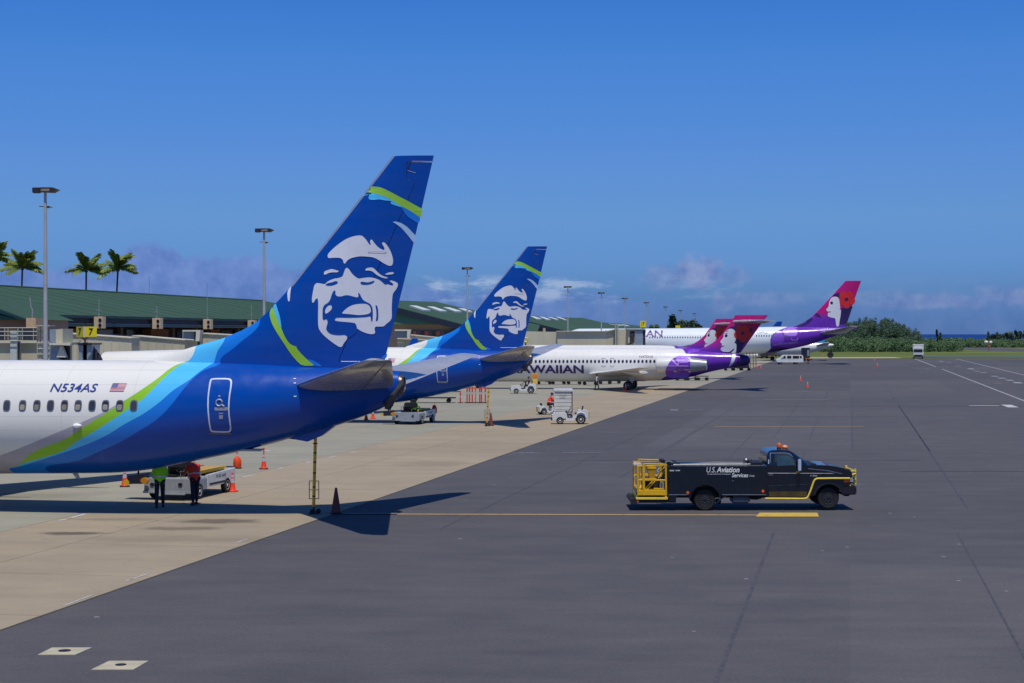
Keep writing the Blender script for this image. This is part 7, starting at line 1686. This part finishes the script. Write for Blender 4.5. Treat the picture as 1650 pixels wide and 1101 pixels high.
# rear cage in yellow
G = lambda a, b, y: (A_(a, b)[0], y, A_(a, b)[1])
for y in (.06, 2.14):
    for (a, b, c_, d_, r_) in ((228, 300, 236, 690, .04), (305, 262, 308, 690, .05), (603, 275, 608, 690, .035)): MB().tube([G(a, b, y), G(c_, d_, y)], r_, 8).build('cage_post', yellow, trk)
    for (a, b, c_, d_, r_) in ((228, 306, 300, 300, .025), (300, 272, 605, 280, .025), (305, 300, 590, 298, .018), (240, 488, 605, 490, .028), (275, 466, 480, 470, .016)): MB().tube([G(a, b, y), G(c_, d_, y)], r_, 8).build('cage_rail', yellow, trk)
for (a, b, c_, d_) in ((330, 605, 440, 495), (362, 612, 480, 488), (480, 440, 600, 310), (505, 470, 600, 355)): MB().tube([G(a, b, .16), G(c_, d_, .16)], .022, 6).build('cage_brace', yellow, trk)
for b in (275, 300, 488): MB().tube([G(232, b + 20, .06), G(232, b + 20, 2.14)], .022, 6).build('cage_cross_rail', yellow, trk)
MB().bb((A_(238, 0)[0], .02, A_(0, 692)[1]), (A_(606, 0)[0], 2.18, A_(0, 622)[1])).build('cage_floor', yellow, trk, bevel=.02)
MB().bb((A_(290, 0)[0], .2, A_(0, 622)[1]), (A_(330, 0)[0], .5, A_(0, 300)[1])).build('lift_column', pbr('column ochre', (170, 116, 14), .5), trk, bevel=.02)
MB().bb((A_(262, 0)[0], 1.2, A_(0, 622)[1]), (A_(290, 0)[0], 1.6, A_(0, 310)[1])).build('lift_column', pbr('column ochre', (170, 116, 14)), trk, bevel=.02)
MB().bb((A_(365, 0)[0], .3, A_(0, 350)[1]), (A_(480, 0)[0], .8, A_(0, 310)[1])).build('hopper_lid', yellow, trk, bevel=.01)
hp = [[(A_(a, 0)[0], y, A_(0, b)[1]) for a, y in ((a0, .32), (a1, .32), (a1, .78), (a0, .78))] for a0, a1, b in ((366, 476, 351), (385, 470, 420), (400, 468, 475))]
MB().loft(hp).build('hopper', pbr('hopper ochre', (176, 136, 10), .5, var=.1), trk, 0)
MB().bb((A_(605, 0)[0], .5, A_(0, 620)[1]), (A_(640, 0)[0], 1.7, A_(0, 320)[1])).build('rear_panel', dark, trk)
MB().bb((A_(320, 0)[0], .95, A_(0, 620)[1]), (A_(600, 0)[0], 1.25, A_(0, 480)[1])).build('pump_case', dark, trk, bevel=.03)
hs = pbr('hose white', (196, 196, 190), .5)
MB().tube([G(520, 330, .25), G(500, 370, .22), G(520, 420, .2), G(500, 400, .24), G(540, 470, .22), G(560, 540, .22)], .022, 6).build('hose', hs, trk)
for a in (540, 565, 585): MB().tube([G(a, 480, .2), G(a - 8, 560, .2), G(a - 5, 615, .22)], .012, 5).build('cable', hs, trk)
MB().tube([G(610, 290, .6), G(630, 262, .6), G(670, 252, .6), G(705, 268, .6), G(715, 300, .6)], .03, 8).build('hose', tk, trk)
MB().bb((A_(545, 0)[0], .5, A_(0, 270)[1]), (A_(612, 0)[0], 1.2, A_(0, 232)[1])).build('hose_reel', black, trk, bevel=.02)
MB().box((A_(235, 0)[0], .5, A_(0, 290)[1]), (.3, .35, .1)).build('control_box', pbr('box pale', (196, 190, 176), .6), trk, bevel=.02); MB().tube([G(312, 262, .3), G(315, 175, .3)], .01, 5).build('whip_antenna', galv, trk)
MB().bb((A_(205, 0)[0], .0, A_(0, 748)[1]), (A_(628, 0)[0], 2.2, A_(0, 716)[1])).build('rear_platform', yellowl, trk, bevel=.015)
MB().bb((A_(195, 0)[0], .05, A_(0, 790)[1]), (A_(632, 0)[0], 2.15, A_(0, 750)[1])).build('rear_bumper', dark, trk, bevel=.02); MB().lathe([(0, -.02), (.035, -.02), (.035, .02), (0, .02)], (A_(228, 770)[0], .04, A_(228, 770)[1]), 'y', 10).build('tail_lamp', pbr('marker amber', (226, 92, 36)), trk)
MB().lathe([(0, -1.05), (.105, -1.05), (.105, 1.05), (0, 1.05)], (A_(165, 772)[0] + .02, 1.1, A_(165, 772)[1]), 'y', 14).build('bumper_roller', rubber, trk)
MB().bb((A_(640, 0)[0], .1, A_(0, 790)[1]), (A_(740, 0)[0], .5, A_(0, 745)[1])).build('mud_flap', black, trk)
